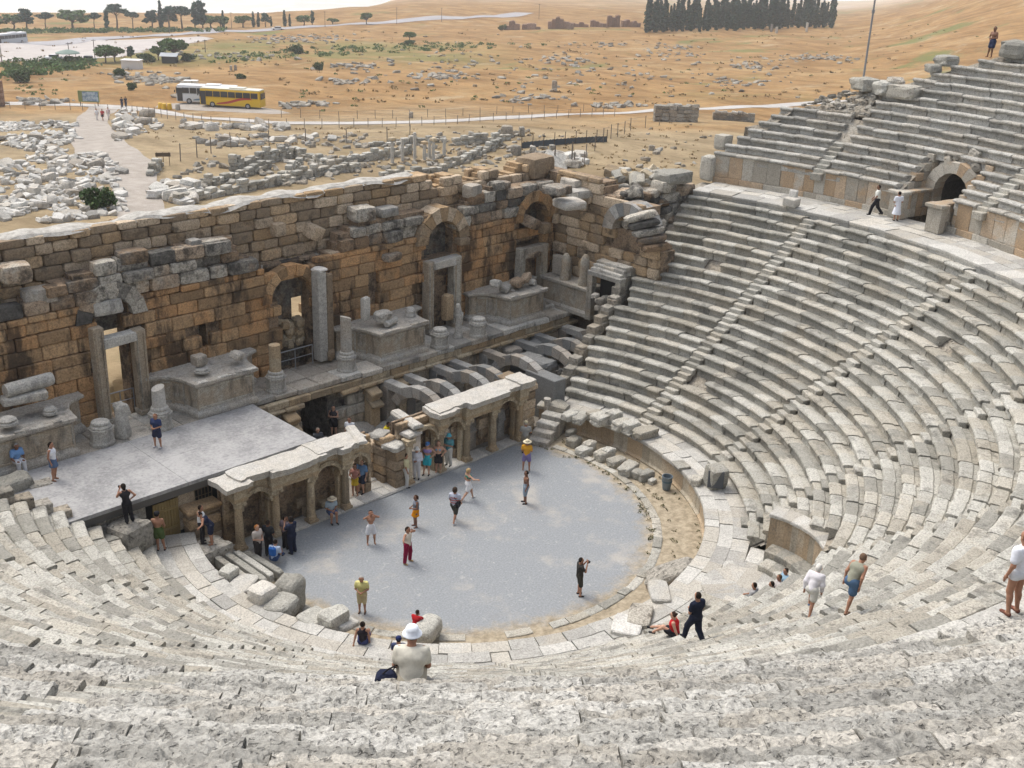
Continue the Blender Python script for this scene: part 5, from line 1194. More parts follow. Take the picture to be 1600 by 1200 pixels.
PA = [[(0, 192), (118, 192), (120, 198), (0, 208)], [(0, 212), (120, 205), (125, 218), (60, 240), (0, 225)], [(45, 232), (150, 238), (195, 262), (195, 272), (100, 275), (45, 250)], [(0, 262), (60, 255), (120, 290), (60, 330), (0, 345)], [(95, 285), (180, 272), (200, 330), (150, 342), (60, 350)]]
pts = []
for P, k in zip(PA, (26, 32, 40, 52, 38)): pts += scatter(P, k)
stones(pts, 'weathered grey stone in the rubble field left of the gravel path', 'rubble stones left of the path', .55, 1.4)
stones(scatter([(183, 178), (205, 170), (245, 188), (255, 200), (180, 222), (172, 214)], 26), 'weathered grey stone in the heap between the path and the lay-by', 'rubble stones between path and lay-by', .9, 1.9)
stones(scatter([(285, 193), (440, 198), (445, 206), (330, 205), (285, 200)], 24), 'grey stone in the long row below the pale road', 'rubble row below the road', 1.0, 2.0)
stones(scatter([(230, 300), (265, 285), (330, 300), (300, 322), (262, 318)], 16), 'big grey block lying behind the high wall right of the path', 'blocks right of the path', 1.2, 2.4)
stones(scatter([(300, 214), (520, 214), (520, 228), (300, 230)], 24), 'grey stone strewn on the tan slope below the pale road', 'stones on the tan slope', .9, 1.8)
stones(scatter([(855, 245), (905, 240), (915, 252), (905, 268), (860, 268)], 14), 'bleached white block dumped at the end of the high wall', 'bleached blocks behind the wall', 1.1, 2.2)
smallstones([(P, .17) for P in PA]+[([(183, 178), (205, 170), (245, 188), (255, 200), (180, 222), (172, 214)], .1), ([(285, 193), (440, 198), (445, 206), (285, 200)], .07)], 800, .3, .8, M_white)
smallstones([([(240, 300), (330, 245), (560, 232), (800, 222), (890, 240), (850, 262), (560, 278), (380, 300), (280, 325)], .6), ([(300, 212), (560, 212), (820, 205), (900, 215), (560, 232), (320, 232)], .25), ([(1000, 200), (1110, 190), (1110, 260), (960, 265)], .04)], 480, .3, .85, M_core, 'ruin_rubble', 'low grey rubble between the ruined walls behind the stage')
# ruined house walls behind the stage
for k, (a, b, h) in enumerate((((365, 268), (460, 246), 1.5), ((462, 246), (520, 264), 1.2), ((378, 300), (560, 268), 1.0), ((325, 292), (420, 264), .9), ((530, 256), (640, 240), 1.0), ((560, 230), (700, 222), .8), ((700, 262), (780, 228), .9), ((280, 318), (372, 300), .8), ((430, 290), (470, 262), 1.0), ((600, 275), (700, 268), .8), ((715, 226), (800, 218), 1.2), ((235, 275), (250, 262), 1.2))):
    p, q = grd(*a), grd(*b); t = thing('ruined_wall', ('long' if np.linalg.norm(p-q) > 14 else 'short')+' low ruined rubble wall behind the high stage wall', 'ruined wall', (p+q)/2, 'low ruined walls behind the stage' )
    t['label'] = ['low ruined wall with a corner nearest the row of slim columns, left part', 'short ruined wall forming the corner of a roofless room', 'long low ruined wall just behind the high stage wall', 'low ruined wall left of the roofless room', 'low ruined wall just left of the slim columns', 'low ruined wall behind the slim columns', 'slanting low wall right of the slim columns', 'low stone footing nearest the gravel path', 'short cross wall inside the roofless room', 'low footing in front of the slim columns', 'taller ruined wall below the two standing stones', 'short stub of wall beside the brown sign'][k]
    L = np.linalg.norm((q-p)[:2]); yaw = math.atan2(q[1]-p[1], q[0]-p[0]); mb = MB(); s = 0
    while s < L:
        w_ = rg.uniform(.6, 1.2); c = p+(q-p)*(s/L); z = land(c[0], c[1]); zz = -.3; hh = h*rg.uniform(.4, 1.0)
        while zz < hh: e = rg.uniform(.3, .5); rock(mb, (c[0]+rg.normal(0, .06), c[1]+rg.normal(0, .06), z+zz+e/2), (w_, .75, e), yaw+rg.normal(0, .06), 2, .08, 8); zz += e
        s += w_
    part('masonry', mb, M_seat, t)
for k, (px, yb, yt) in enumerate(((613, 258, 217), (629, 255, 215), (648, 252, 206), (663, 253, 222), (671, 250, 215), (677, 253, 217), (694, 246, 215))):
    p = grd(px, yb); d = np.linalg.norm(p-CAM); h = (yb-yt)*d/FPX/.97; t = thing('column', 'slim pale column, '+ORD[k]+' from the left of the seven behind the stage', 'column', p)
    mb = MB(); lathe(mb, p, [(.2, -.2), (.19, h*.5), (.16, h-.3)], 12, t=.7, wob=.02); part('shaft', mb, M_marble, t); mb = MB(); block(mb, p+[0, 0, .1], (.8, .8, .3), None, .04, .02); part('base', mb, M_pros, t)
    if k in (0, 3, 5): mb = MB(); block(mb, p+[0, 0, h-.2], (.7, .7, .35), None, .08, .03); part('capital', mb, M_pros, t)
for (px, py, h, w_, lab) in ((792, 214, 18, 1.4, 'broad standing stone behind the ruins'), (815, 213, 15, .9, 'rounded standing stone right of the broad one'), (866, 142, 15, 1.1, 'dark standing stone alone in the orange field'), (642, 184, 9, .8, 'small standing stone just above the pale road'), (1018, 235, 8, .7, 'little square stone on the bare orange slope'), (368, 110, 8, .8, 'left of a pair of upright stones in the field'), (361, 110, 7, .8, 'right-leaning one of a pair of upright stones'), (585, 250, 9, .9, 'stubby stone at the left of the slim columns'), (722, 250, 15, 1.0, 'squarish stone stump right of the slim columns'), (806, 242, 15, 1.1, 'rounded stump beside the dark netting'), (832, 240, 12, .9, 'second stump beside the dark netting'), (862, 236, 10, .8, 'low stump at the end of the dark netting')):
    p = grd(px, py); d = np.linalg.norm(p-CAM); hh = h*d/FPX; mb = MB(); rock(mb, p+[0, 0, hh*.42], (w_*1.1, w_*.8, hh*1.15), rg.uniform(0, 3), 4, .12, 6); single('standing_stone', mb, M_core, lab, 'standing stone')
p, q = grd(815, 232), grd(948, 222); t = thing('netting_fence', 'dark blue netting along the edge of the dig behind the stage', 'netting', (p+q)/2)
mb = MB()
for k in range(24): a, b = p+(q-p)*k/24, p+(q-p)*(k+1)/24; za, zb = land(a[0], a[1])-.2, land(b[0], b[1])-.2; e = np.array([.02, .02, 0]); mb.add(np.array([(a[0], a[1], za), (b[0], b[1], zb), (b[0], b[1], zb+1.0), (a[0], a[1], za+.9)]), np.array([[0, 1, 2, 3]]))
part('net', mb, plain('blue_net', (.06, .075, .09), .9), t)
mb = MB()
for k in range(9): a = p+(q-p)*k/8; z = land(a[0], a[1]); tube(mb, [(a[0], a[1], z-.3), (a[0], a[1], z+1.6)], .05)
part('post', mb, M_bark, t)
for (px, py, w_, h, l, lab) in ((1060, 190, 7.0, 2.4, 3.5, 'squat grey masonry tomb right of the road bend'), (1148, 189, 6.5, 1.2, 1.0, 'low dark wall beside the far seats')):
    p = grd(px, py); t = thing('masonry_ruin', lab, 'ruin', p); mb = MB()
    for z in np.arange(-.4, h, .6):
        for x in np.arange(-w_/2, w_/2, 1.2): c = p+CR*[1, 1, 0]*x; block(mb, (c[0], c[1], p[2]+z+.3), (1.2, l*.5, .58), math.atan2(CR[1], CR[0])+rg.normal(0, .03), .06, .06)
    part('masonry', mb, M_core, t); mb = MB()
    for k in range(5): c = p+CR*[1, 1, 0]*rg.uniform(-w_/2, w_/2); rock(mb, (c[0], c[1], p[2]+h+.2), (1.6, 1.1, .5), rot3(.2, .1, rg.uniform(0, 3)), 3, .1, 6)
    part('top_slab', mb, M_marble, t)
# field stones
mb = MB()
cl = [(560, 105, 50, 5, 40), (880, 95, 60, 6, 40), (1060, 85, 60, 5, 30), (690, 120, 50, 5, 40), (830, 155, 60, 5, 30), (1180, 105, 40, 6, 40), (1240, 90, 50, 4, 40), (1300, 92, 50, 4, 40), (220, 122, 45, 8, 60), (260, 128, 40, 6, 50), (500, 60, 60, 6, 60), (430, 62, 60, 5, 60), (1060, 75, 40, 4, 30), (540, 128, 50, 4, 26), (300, 150, 60, 4, 16), (470, 165, 60, 4, 30), (960, 165, 60, 4, 30), (940, 70, 90, 4, 30), (1160, 130, 60, 6, 36), (740, 100, 200, 30, 90), (1000, 120, 260, 30, 90), (60, 160, 60, 4, 40), (350, 88, 90, 7, 40)]
for (cx, cy, sx, sy, n_) in cl:
    for _ in range(n_): p = grd(cx+rg.normal(0, sx*.5), cy+rg.normal(0, sy*.6)); s = rg.uniform(.4, 1.3); block(mb, p+[0, 0, s*.12], (s*1.4, s, s*.55), rot3(*rg.normal(0, .2, 2), rg.uniform(0, 3)), .12*s, .15*s)
stuff('field_stones', mb, M_core, 'grey stones scattered in clusters over the orange field', 'stones')
# far brick ruins
M_brick = stone('ruin_brick', (.22, .14, .10), (.40, .27, .20), (.33, .19, .12), .5, samt=.3, bump=.5, fine=4, pits=.2)
for k, (px, py, wpx, hpx, lab) in enumerate(((800, 47, 22, 15, 'left broken lump of the far brick ruin'), (830, 46, 26, 10, 'low brick wall of the far ruin, left of its tower'), (868, 45, 22, 23, 'tallest broken tower of the far brick ruin'), (880, 45, 30, 14, 'brick wall just right of the broken tower'), (905, 42, 26, 9, 'thin ruined wall between the tower and the arches'), (935, 42, 24, 13, 'ruined wall with a gap left of the arched ruin'), (958, 42, 18, 22, 'jagged arched ruin near the cypress grove'), (985, 42, 30, 12, 'long low ruin touching the cypress grove'))):
    p = grd(px, py); d = np.linalg.norm(p-CAM); w_, h = wpx*d/FPX, hpx*d/FPX; t = thing('brick_ruin', lab, 'ruin', p); mb = MB(); yaw = math.atan2(CR[1], CR[0])+rg.normal(0, .2)
    m = max(3, int(w_/1.6))
    for i in range(m):
        x = -w_/2+w_*(i+.5)/m; hh = h*(.45+.55*rg.random())*(1-.5*abs(x/w_)); c = p[:2]+np.array([math.cos(yaw), math.sin(yaw)])*x
        rock(mb, (c[0], c[1], p[2]+hh/2-.4), (w_/m*1.25, 2.2, hh+.8), yaw, 3, .1, 8)
    part('wall', mb, M_brick, t)
for (px, py, h, lab) in ((1205, 50, 11, 'slim white stone post at the foot of the cypresses, left'), (1260, 50, 13, 'slim white stone post at the foot of the cypresses, right'), (1213, 52, 9, 'short tan post before the cypresses')):
    p = grd(px, py); d = np.linalg.norm(p-CAM); hh = h*d/FPX; mb = MB(); block(mb, p+[0, 0, hh/2], (.9, .9, hh), None, .1, .05); single('stone_post', mb, M_marble, lab, 'post')
# ---- fences
def fence(label, pix, step, h=1.35, rad=.045, t0=70, wires=(.45, .85, 1.25)):
    P = [grd(x, y, t0) for x, y in pix]; t = thing('wire_fence', label, 'fence', P[0]); pts = []
    for a, b in zip(P[:-1], P[1:]):
        n_ = max(1, int(round(np.linalg.norm((b-a)[:2])/step)))
        for k in range(n_): q = a+(b-a)*k/n_; pts.append(np.array([q[0], q[1], land(q[0], q[1])]))
    pts.append(P[-1])
    for q in pts[:98]: mb = MB(); tube(mb, [q-[0, 0, .2], q+[rg.normal(0, .03), rg.normal(0, .03), h]], rad, 5); part('post', mb, M_post, t)
    mb = MB()
    for wz in wires: tube(mb, [q+[0, 0, wz*h/1.35] for q in pts], .012, 3)
    part('wire', mb, M_post, t)
M_post = plain('weathered_post', (.17, .145, .12), .85)
fence('long wire fence of thin posts along the near side of the pale road', [(16, 170), (110, 172), (190, 176), (262, 186), (330, 196), (420, 201), (530, 200), (640, 197), (750, 191), (850, 187), (960, 182)], 2.6)
fence('low wire fence along the far side of the pale road', [(440, 184), (530, 187), (640, 184), (750, 180), (850, 176), (950, 172)], 3.6, 1.3)
fence('sparse fence of thick posts between the path and the ruins', [(282, 252), (308, 246), (330, 240), (361, 232), (478, 225), (605, 222), (640, 218)], 5.0, 1.9, .06)
fence('sparse fence of posts on the bare slope behind the end of the wall', [(866, 264), (893, 258), (915, 250), (965, 214), (985, 204), (1030, 196)], 6, 1.9, .06)
# ---- roadside things
def face_box(mb, p, w_, d_, z0, z1, yaw, m=0, bev=.03, t=.5, off=(0, 0)):
    c = np.array([p[0]+off[0]*math.cos(yaw)-off[1]*math.sin(yaw), p[1]+off[0]*math.sin(yaw)+off[1]*math.cos(yaw), p[2]+(z0+z1)/2]); block(mb, c, (w_, d_, z1-z0), yaw, bev, .0, t, m)
YR = math.atan2(CR[1], CR[0])
p = grd(140, 166); t = thing('billboard', 'blue and green picture board standing beside the road', 'billboard', p)
mb = MB(); face_box(mb, p, 3.6, .12, .7, 2.6, YR); part('frame', mb, plain('board_green', (.22, .26, .10), .6), t)
n = NT('board_picture'); f = n.noise(1.6, 5); M_bp = n.done(n.mix(n.ramp(f, .4, .6), (.16, .24, .34), (.42, .50, .54)), .5)
mb = MB(); face_box(mb, p, 2.7, .04, .85, 2.45, YR, off=(.3, -.09)); part('picture', mb, M_bp, t)
for s in (-1.5, 1.5): mb = MB(); face_box(mb, p, .12, .12, -.2, .75, YR, off=(s, 0)); part('post', mb, M_bark, t)
p = grd(256, 259); t = thing('sign_board', 'small brown sign on three posts beside the gravel path', 'sign', p)
mb = MB(); face_box(mb, p, 1.5, .06, .95, 1.35, YR+.25); part('panel', mb, plain('brown_sign', (.10, .075, .05), .7), t)
for s in (-.6, 0, .6): mb = MB(); face_box(mb, p, .07, .07, -.2, 1.4, YR+.25, off=(s, .05)); part('post', mb, M_bark, t)
for k, (px, lab) in enumerate(((295, 'white and yellow cabin behind the buses, left one'), (305, 'white and yellow cabin behind the buses, right one'))):
    p = grd(px, 150); t = thing('portable_cabin', lab, 'cabin', p); mb = MB(); face_box(mb, p, 1.25, 1.25, 0, 2.7, YR, bev=.06); part('body', mb, plain('cabin_white', (.72, .70, .60), .5), t)
    mb = MB(); face_box(mb, p, .5, .05, .2, 2.2, YR, off=(0, -.65)); part('door', mb, plain('cabin_yellow', (.70, .50, .06), .5), t); mb = MB(); face_box(mb, p, 1.35, 1.35, 2.7, 2.85, YR, bev=.05); part('roof', mb, plain('cabin_roof', (.75, .75, .72), .5), t)
for k, (px, py) in enumerate(((257, 171), (265, 171), (278, 172), (251, 170))):
    p = grd(px, py); mb = MB(); lathe(mb, p, [(.42, 0), (.45, .1), (.36, .9), (.3, 1.0)], 10); single('barrier', mb, plain('barrier_yellow', (.68, .42, .03), .5) if k != 2 else M_marble, ['yellow road barrier left of its twin by the lay-by', 'yellow road barrier right of its twin by the lay-by', 'pale stone bollard by the lay-by', 'small yellow barrier at the edge of the lay-by'][k], 'barrier')
p = grd(2, 166); t = thing('brick_wall', 'upright brown brick wall stub at the left edge beside the road', 'wall', p); mb = MB()
for z in np.arange(-.3, 4.2, .5):
    for x in np.arange(-2.4, 1.0, .85): face_box(mb, p, .84, .8, z, z+.49, YR, off=(x, 0), bev=.04, t=rg.random())
part('masonry', mb, M_brick, t)
p = grd(207, 108); t = thing('hut', 'small white flat-roofed hut among the trees', 'hut', p); mb = MB(); face_box(mb, p, 4.4, 3, 0, 2.1, YR); part('wall', mb, plain('hut_white', (.62, .62, .60), .7), t); mb = MB(); face_box(mb, p, 4.7, 3.3, 2.1, 2.3, YR); part('roof', mb, plain('hut_roof', (.70, .70, .69), .6), t)
p = grd(266, 98); t = thing('shed', 'dark open shed with a pale grey pitched roof', 'shed', p); mb = MB(); face_box(mb, p, 3.6, 2.6, 0, 1.7, YR); part('wall', mb, plain('shed_dark', (.05, .055, .05), .8), t)
mb = MB()
for s in (-1, 1): c = np.array([-math.sin(YR), math.cos(YR), 0])*s*.85; block(mb, p+c+[0, 0, 2.1], (4.6, 1.9, .1), rotz(YR) @ rot3(-s*.42, 0, 0), .02, 0)
part('roof', mb, plain('shed_roof', (.40, .43, .45), .6), t)
M_glass = plain('dark_glass', (.02, .024, .028), .15, None, .1, .5); M_tyre = plain('tyre', (.02, .02, .021), .8); M_rim = plain('wheel_rim', (.35, .35, .36), .4, .7)
def bus(label, pa, pb, body, roof, L=None, H=3.3, stripe=None):
    """coach standing with its left-hand end at pa and right-hand end at pb (ground points); its front is at pa"""
    a, b = grd(*pa), grd(*pb); v = (b-a)[:2]; L = L or np.linalg.norm(v); yaw = math.atan2(v[1], v[0]); c = (a+b)/2; c[2] = min(land(c[0], c[1]), a[2], b[2])+.03; W = 2.5
    t = thing('coach', label, 'coach', c); off = W/2
    B = lambda mb, w_, d_, z0, z1, o, bev=.03: face_box(mb, c, w_, d_, z0, z1, yaw, bev=bev, off=(o[0], o[1]+off))
    mb = MB(); B(mb, L, W, .35, 1.75, (0, 0), .12); B(mb, L*.98, W*.98, 1.7, H-.15, (0, 0), .15); part('body', mb, body, t)
    mb = MB(); B(mb, L*.97, W*.92, H-.2, H, (0, 0), .12); B(mb, 2.6, 1.7, H, H+.2, (L*.1, 0), .08); part('roof', mb, roof, t)
    n_ = 7
    for k in range(n_): mb = MB(); w_ = L*.86/n_; B(mb, w_-.09, W+.03, 1.8, 2.75, (-L*.40+w_*(k+.5), 0), .03); part('window', mb, M_glass, t)
    mb = MB(); B(mb, .1, W*.9, 1.35, 2.85, (-L/2-.0, 0), .04); part('windscreen', mb, M_glass, t)
    mb = MB(); B(mb, .08, W*.8, 1.7, 2.7, (L/2+.0, 0), .03); part('rear_window', mb, M_glass, t)
    for s in (-.85, .85): mb = MB(); B(mb, .06, .35, .75, .95, (-L/2-.01, s), .02); part('headlight', mb, plain('lamp', (.7, .7, .66), .2), t)
    for s in (-1, 1): mb = MB(); B(mb, .12, .3, 1.9, 2.35, (-L/2-.2, s*1.35), .03); part('mirror', mb, M_tyre, t)
    mb = MB(); B(mb, .95, .04, .45, 2.7, (-L*.44, -W/2-.012), .01); part('door', mb, M_glass, t)
    for x in (-L*.29, L*.29):
        for s in (-1, 1):
            ctr = np.array([c[0]+x*math.cos(yaw)-(off+s*(W/2-.12))*math.sin(yaw), c[1]+x*math.sin(yaw)+(off+s*(W/2-.12))*math.cos(yaw), c[2]+.5]); rm = rotz(yaw) @ rot3(PI/2, 0, 0)
            mb = MB(); lathe(mb, ctr, [(.2, -.15), (.47, -.15), (.5, -.1), (.5, .1), (.47, .15), (.2, .15)], 18, rot=rm); w_ = part('wheel', mb, M_tyre, t)
            mb = MB(); lathe(mb, ctr, [(.05, -.18), (.28, -.17), (.28, .17), (.05, .18)], 14, rot=rm); part('rim', mb, M_rim, w_)
    if stripe is not None:
        mb = MB(); X = np.linspace(-L*.22, L*.36, 26); lo = .5+1.9*(np.clip((X+L*.22)/(L*.58), 0, 1)**2.2)*.9; th = .12+.3*np.sin(np.clip((X+L*.22)/(L*.58), 0, 1)*PI)**.6
        lo = .6+1.35/(1+np.exp(-(X-L*.08)/.8))*.75
        for sgn in (-1, 1):
            V = []
            for x, z, h in zip(X, lo, th):
                for zz in (z, z+h): V.append((c[0]+x*math.cos(yaw)-(off+sgn*(W/2+.012))*math.sin(yaw), c[1]+x*math.sin(yaw)+(off+sgn*(W/2+.012))*math.cos(yaw), c[2]+zz))
            i = np.arange(25)*2; q = np.stack([i, i+2, i+3, i+1], 1); mb.add(np.array(V), q if sgn < 0 else q[:, ::-1])
        part('stripe', mb, stripe, t)
    return t
bus('yellow coach with a sweeping red stripe parked in the lay-by', (318, 167), (402, 171), plain('coach_yellow', (.66, .42, .02), .35), plain('coach_roof', (.62, .60, .50), .4), 11.0, 3.25, plain('coach_red', (.42, .04, .03), .35))
bus('white coach half hidden behind the yellow coach', (294, 162.5), (352, 164), plain('coach_white', (.66, .67, .67), .35), plain('coach_roof_white', (.72, .72, .72), .4), 10.5, 3.2, plain('coach_blue', (.10, .18, .26), .4))
bus('distant grey and white coach in the far car park', (-2, 68), (44, 67), plain('coach_grey', (.48, .50, .52), .35), plain('coach_roof_white', (.72, .72, .72), .4), 12, 3.3)
def car(label, px, py, col, L=4.3):
    p = grd(px, py); t = thing('parked_car', label, 'car', p); yaw = YR+.1; B = lambda mb, w_, d_, z0, z1, o, bev: face_box(mb, p, w_, d_, z0, z1, yaw, bev=bev, off=o)
    mb = MB(); B(mb, L, 1.7, .3, .88, (0, 0), .14); part('body', mb, col, t); mb = MB(); B(mb, L*.52, 1.5, .8, 1.42, (.1, 0), .2); part('cabin', mb, M_glass, t); mb = MB(); B(mb, L*.40, 1.4, 1.38, 1.47, (.1, 0), .03); part('roof', mb, col, t)
    for x in (-L*.3, L*.3):
        for s in (-.75, .75):
            ctr = np.array([p[0]+x*math.cos(yaw)-s*math.sin(yaw), p[1]+x*math.sin(yaw)+s*math.cos(yaw), p[2]+.32]); mb = MB(); lathe(mb, ctr, [(.1, -.1), (.32, -.1), (.32, .1), (.1, .1)], 12, rot=rotz(yaw) @ rot3(PI/2, 0, 0)); part('wheel', mb, M_tyre, t)
car('white parked car left of the green canopy in the far car park', 84, 94, plain('car_white', (.62, .63, .63), .3)); car('dark parked car right of the green canopy in the far car park', 138, 96, plain('car_dark', (.08, .09, .09), .3)); car('white van on the far grey road', 434, 47, plain('car_white', (.62, .63, .63), .3), 5.2)
p = grd(107, 95); t = thing('canopy', 'grey green canopy roof in the far car park', 'canopy', p)
mb = MB(); lathe(mb, p+[0, 0, 1.9], [(3.2, 0), (3.1, .15), (1.8, .6), (.1, .95)], 8, rot=rotz(YR)); part('roof', mb, plain('canopy_green', (.16, .22, .19), .7), t)
for s in (-1, 1): mb = MB(); face_box(mb, p, .12, .12, 0, 2, YR, off=(s*2.2, -.5)); part('post', mb, M_bark, t)
for k, (px, py, h, lab) in enumerate(((4, 104, 42, 'at the left edge by the car park'), (109, 94, 24, 'rising behind the canopy'), (149, 96, 30, 'beside the dark parked car'), (321, 82, 18, 'right of the shed trees'), (265, 53, 26, 'in front of the tree row'), (620, 38, 24, 'left on the bare far plain'), (842, 30, 22, 'right on the bare far plain'), (690, 34, 20, 'in the middle of the bare far plain'), (362, 44, 22, 'between the tree groups'), (508, 42, 22, 'right of the tree row'))):
    p = grd(px, py); d = np.linalg.norm(p-CAM); hh = h*d/FPX; t = thing('utility_pole', 'thin pole '+lab, 'pole', p); mb = MB(); tube(mb, [p-[0, 0, .3], p+[0, 0, hh]], [.13, .08], 6); part('pole', mb, M_post, t); mb = MB(); block(mb, p+[0, 0, hh-.3], (1.2, .12, .12), YR, .02, 0); part('crossarm', mb, M_post, t)
p = np.array([36.6, 2.1, 16.4]); t = thing('mast', 'tall thin steel mast rising behind the broken top of the far seats', 'mast', p); mb = MB(); tube(mb, [p, p+[0, 0, 5], p+[0, 0, 11.5]], [.07, .06, .045], 8); part('pole', mb, M_rail, t); mb = MB(); tube(mb, [p+[0, 0, 4.9], p+[0, 0, 5.1]], .1, 8); part('collar', mb, M_rail, t)
# ------------------------------------------------------------------ people: one continuous skin each, clothes and hair as their own pieces
def surface_nets(S, org, h):
    ins = S < 0; nx, ny, nz = S.shape
    c = np.zeros((nx-1, ny-1, nz-1), np.int32)
    for a in (0, 1):
        for b in (0, 1):
            for d in (0, 1): c += ins[a:nx-1+a, b:ny-1+b, d:nz-1+d]
    act = (c > 0) & (c < 8); idx = -np.ones(act.shape, np.int64); A = np.argwhere(act); idx[act] = np.arange(len(A))
    acc = np.zeros((len(A), 3)); n = np.zeros(len(A))
    cor = [(a, b, d) for a in (0, 1) for b in (0, 1) for d in (0, 1)]
    for p in cor:
        for k in range(3):
            if p[k]: continue
            q = list(p); q[k] = 1
            s0 = S[A[:, 0]+p[0], A[:, 1]+p[1], A[:, 2]+p[2]]; s1 = S[A[:, 0]+q[0], A[:, 1]+q[1], A[:, 2]+q[2]]
            m = (s0 < 0) != (s1 < 0); t = np.where(m, s0/np.where(m, s0-s1, 1), 0); P = np.tile(np.array(p, float), (len(A), 1)); P[:, k] += t
            acc += P*m[:, None]; n += m
    V = (A+acc/np.maximum(n, 1)[:, None])*h+org; F = []
    for k in range(3):
        sl0 = [slice(None)]*3; sl1 = [slice(None)]*3; sl0[k] = slice(0, -1); sl1[k] = slice(1, None)
        a, b = ins[tuple(sl0)], ins[tuple(sl1)]; e = np.argwhere(a != b); i, j = [q for q in range(3) if q != k]
        ok = (e[:, i] > 0) & (e[:, j] > 0) & (e[:, i] < S.shape[i]-1) & (e[:, j] < S.shape[j]-1); e = e[ok]; fl = a[tuple(e.T)]
        def g(di, dj): q = e.copy(); q[:, i] += di; q[:, j] += dj; return idx[tuple(q.T)]
        Q = np.stack([g(-1, -1), g(0, -1), g(0, 0), g(-1, 0)], 1)
        if k == 1: fl = ~fl
        Q = np.where(fl[:, None], Q, Q[:, ::-1]); F.append(Q)
    return V, np.concatenate(F)
def sd_caps(P, caps, k=.03):
    D = None
    for a, b, ra, rb in caps:
        a, b = np.asarray(a, float), np.asarray(b, float); ba = b-a; L = ba @ ba
        t = np.clip(((P-a) @ ba)/L, 0, 1) if L > 1e-9 else np.zeros(P.shape[:-1])
        d = np.linalg.norm(P-a-t[..., None]*ba, axis=-1)-(ra+(rb-ra)*t)
        if D is None: D = d
        else: h = np.maximum(k-np.abs(D-d), 0)/k; D = np.minimum(D, d)-h*h*k*.25
    return D
def grid(caps, h, pad=.06):
    p = np.array([q for c in caps for q in c[:2]]); r = max(max(c[2:]) for c in caps); lo, hi = p.min(0)-r-pad, p.max(0)+r+pad
    ax = [np.arange(lo[i], hi[i]+h, h) for i in range(3)]; return np.stack(np.meshgrid(*ax, indexing='ij'), -1), lo
SKIN = {'fair': (.50, .29, .20), 'tan': (.36, .185, .115), 'brown': (.20, .10, .062), 'dark': (.075, .042, .03)}
def skel(pose, arms, lean=0, twist=0, head=(0, 0), spread=.1):
    J = {}
    if pose in ('stand', 'stride', 'contra', 'climb'):
        pz = .93; J['pel'] = (0, 0, pz)
        if pose == 'stand': K = [((-spread, .015, .49), (-spread*1.1, -.02, .085)), ((spread, .015, .49), (spread*1.1, -.02, .085))]
        elif pose == 'contra': K = [((-.07, .05, .50), (-.06, -.01, .085)), ((.13, .04, .49), (.19, .02, .085))]
        elif pose == 'stride': J['pel'] = (0, 0, .90); K = [((-.08, .22, .49), (-.08, .30, .09)), ((.08, -.08, .47), (.08, -.36, .13))]
        else: J['pel'] = (0, .05, .95); K = [((-.09, .30, .68), (-.09, .26, .30)), ((.09, .0, .50), (.10, -.16, .085))]
    elif pose == 'sit': J['pel'] = (0, 0, .10); K = [((-.11, .43, .13), (-.11, .46, -.30)), ((.12, .43, .12), (.13, .40, -.31))]
    elif pose == 'sitlow': J['pel'] = (0, 0, .10); K = [((-.13, .38, .32), (-.12, .52, -.02)), ((.13, .40, .30), (.14, .58, -.02))]
    elif pose == 'sitlong': J['pel'] = (0, 0, .10); K = [((-.09, .40, .26), (-.09, .72, .0)), ((.10, .42, .16), (.12, .84, .03))]
    J['kn'], J['an'] = [k[0] for k in K], [k[1] for k in K]; px, py, pz = J['pel']
    up = lambda x, y, z: np.array([px+x*math.cos(twist)-y*math.sin(twist), py+(x*math.sin(twist)+y*math.cos(twist))*math.cos(lean)+z*math.sin(lean), pz+z*math.cos(lean)-y*math.sin(lean)])
    J['up'] = up; J['hip'] = [(px-.09, py, pz-.04), (px+.09, py, pz-.04)]
    J['wa'], J['ch'], J['nk'] = up(0, .0, .17), up(0, .01, .36), up(0, -.005, .53); J['hd'] = up(0+head[0]*.05, .02+head[1]*.06, .67); J['hdir'] = head
    J['sh'] = [up(-.19, -.01, .465), up(.19, -.01, .465)]
    A = {'down': ((.245, -.04, .17), (.24, .05, -.07)), 'hip': ((.36, -.10, .24), (.20, .05, .08)), 'camera': ((.27, .16, .30), (.08, .27, .58)), 'front': ((.25, .02, .19), (.07, .24, .16)), 'fold': ((.24, .06, .20), (-.02, .22, .26)),
         'eyes': ((.33, .12, .50), (.10, .17, .66)), 'up': ((.33, .05, .62), (.24, .10, .88)), 'out': ((.40, .08, .36), (.56, .20, .40)), 'reach': ((.24, .28, .38), (.18, .52, .44)), 'knee': ((.25, .12, .18), (.16, .36, .10)), 'back': ((.24, -.16, .18), (.28, -.26, -.04)), 'swing': ((.25, .06, .19), (.24, .22, -.0)), 'ground': ((.26, -.10, .20), (.30, -.22, -.05)), 'behind': ((.30, .0, .55), (.14, -.06, .70))}
    al, ar = arms if isinstance(arms, tuple) else (arms, arms); J['el'], J['wr'] = [], []
    for s, q in ((-1, al), (1, ar)): e, w = A[q]; J['el'].append(up(s*e[0], e[1], e[2])); J['wr'].append(up(s*w[0], w[1], w[2]))
    return J
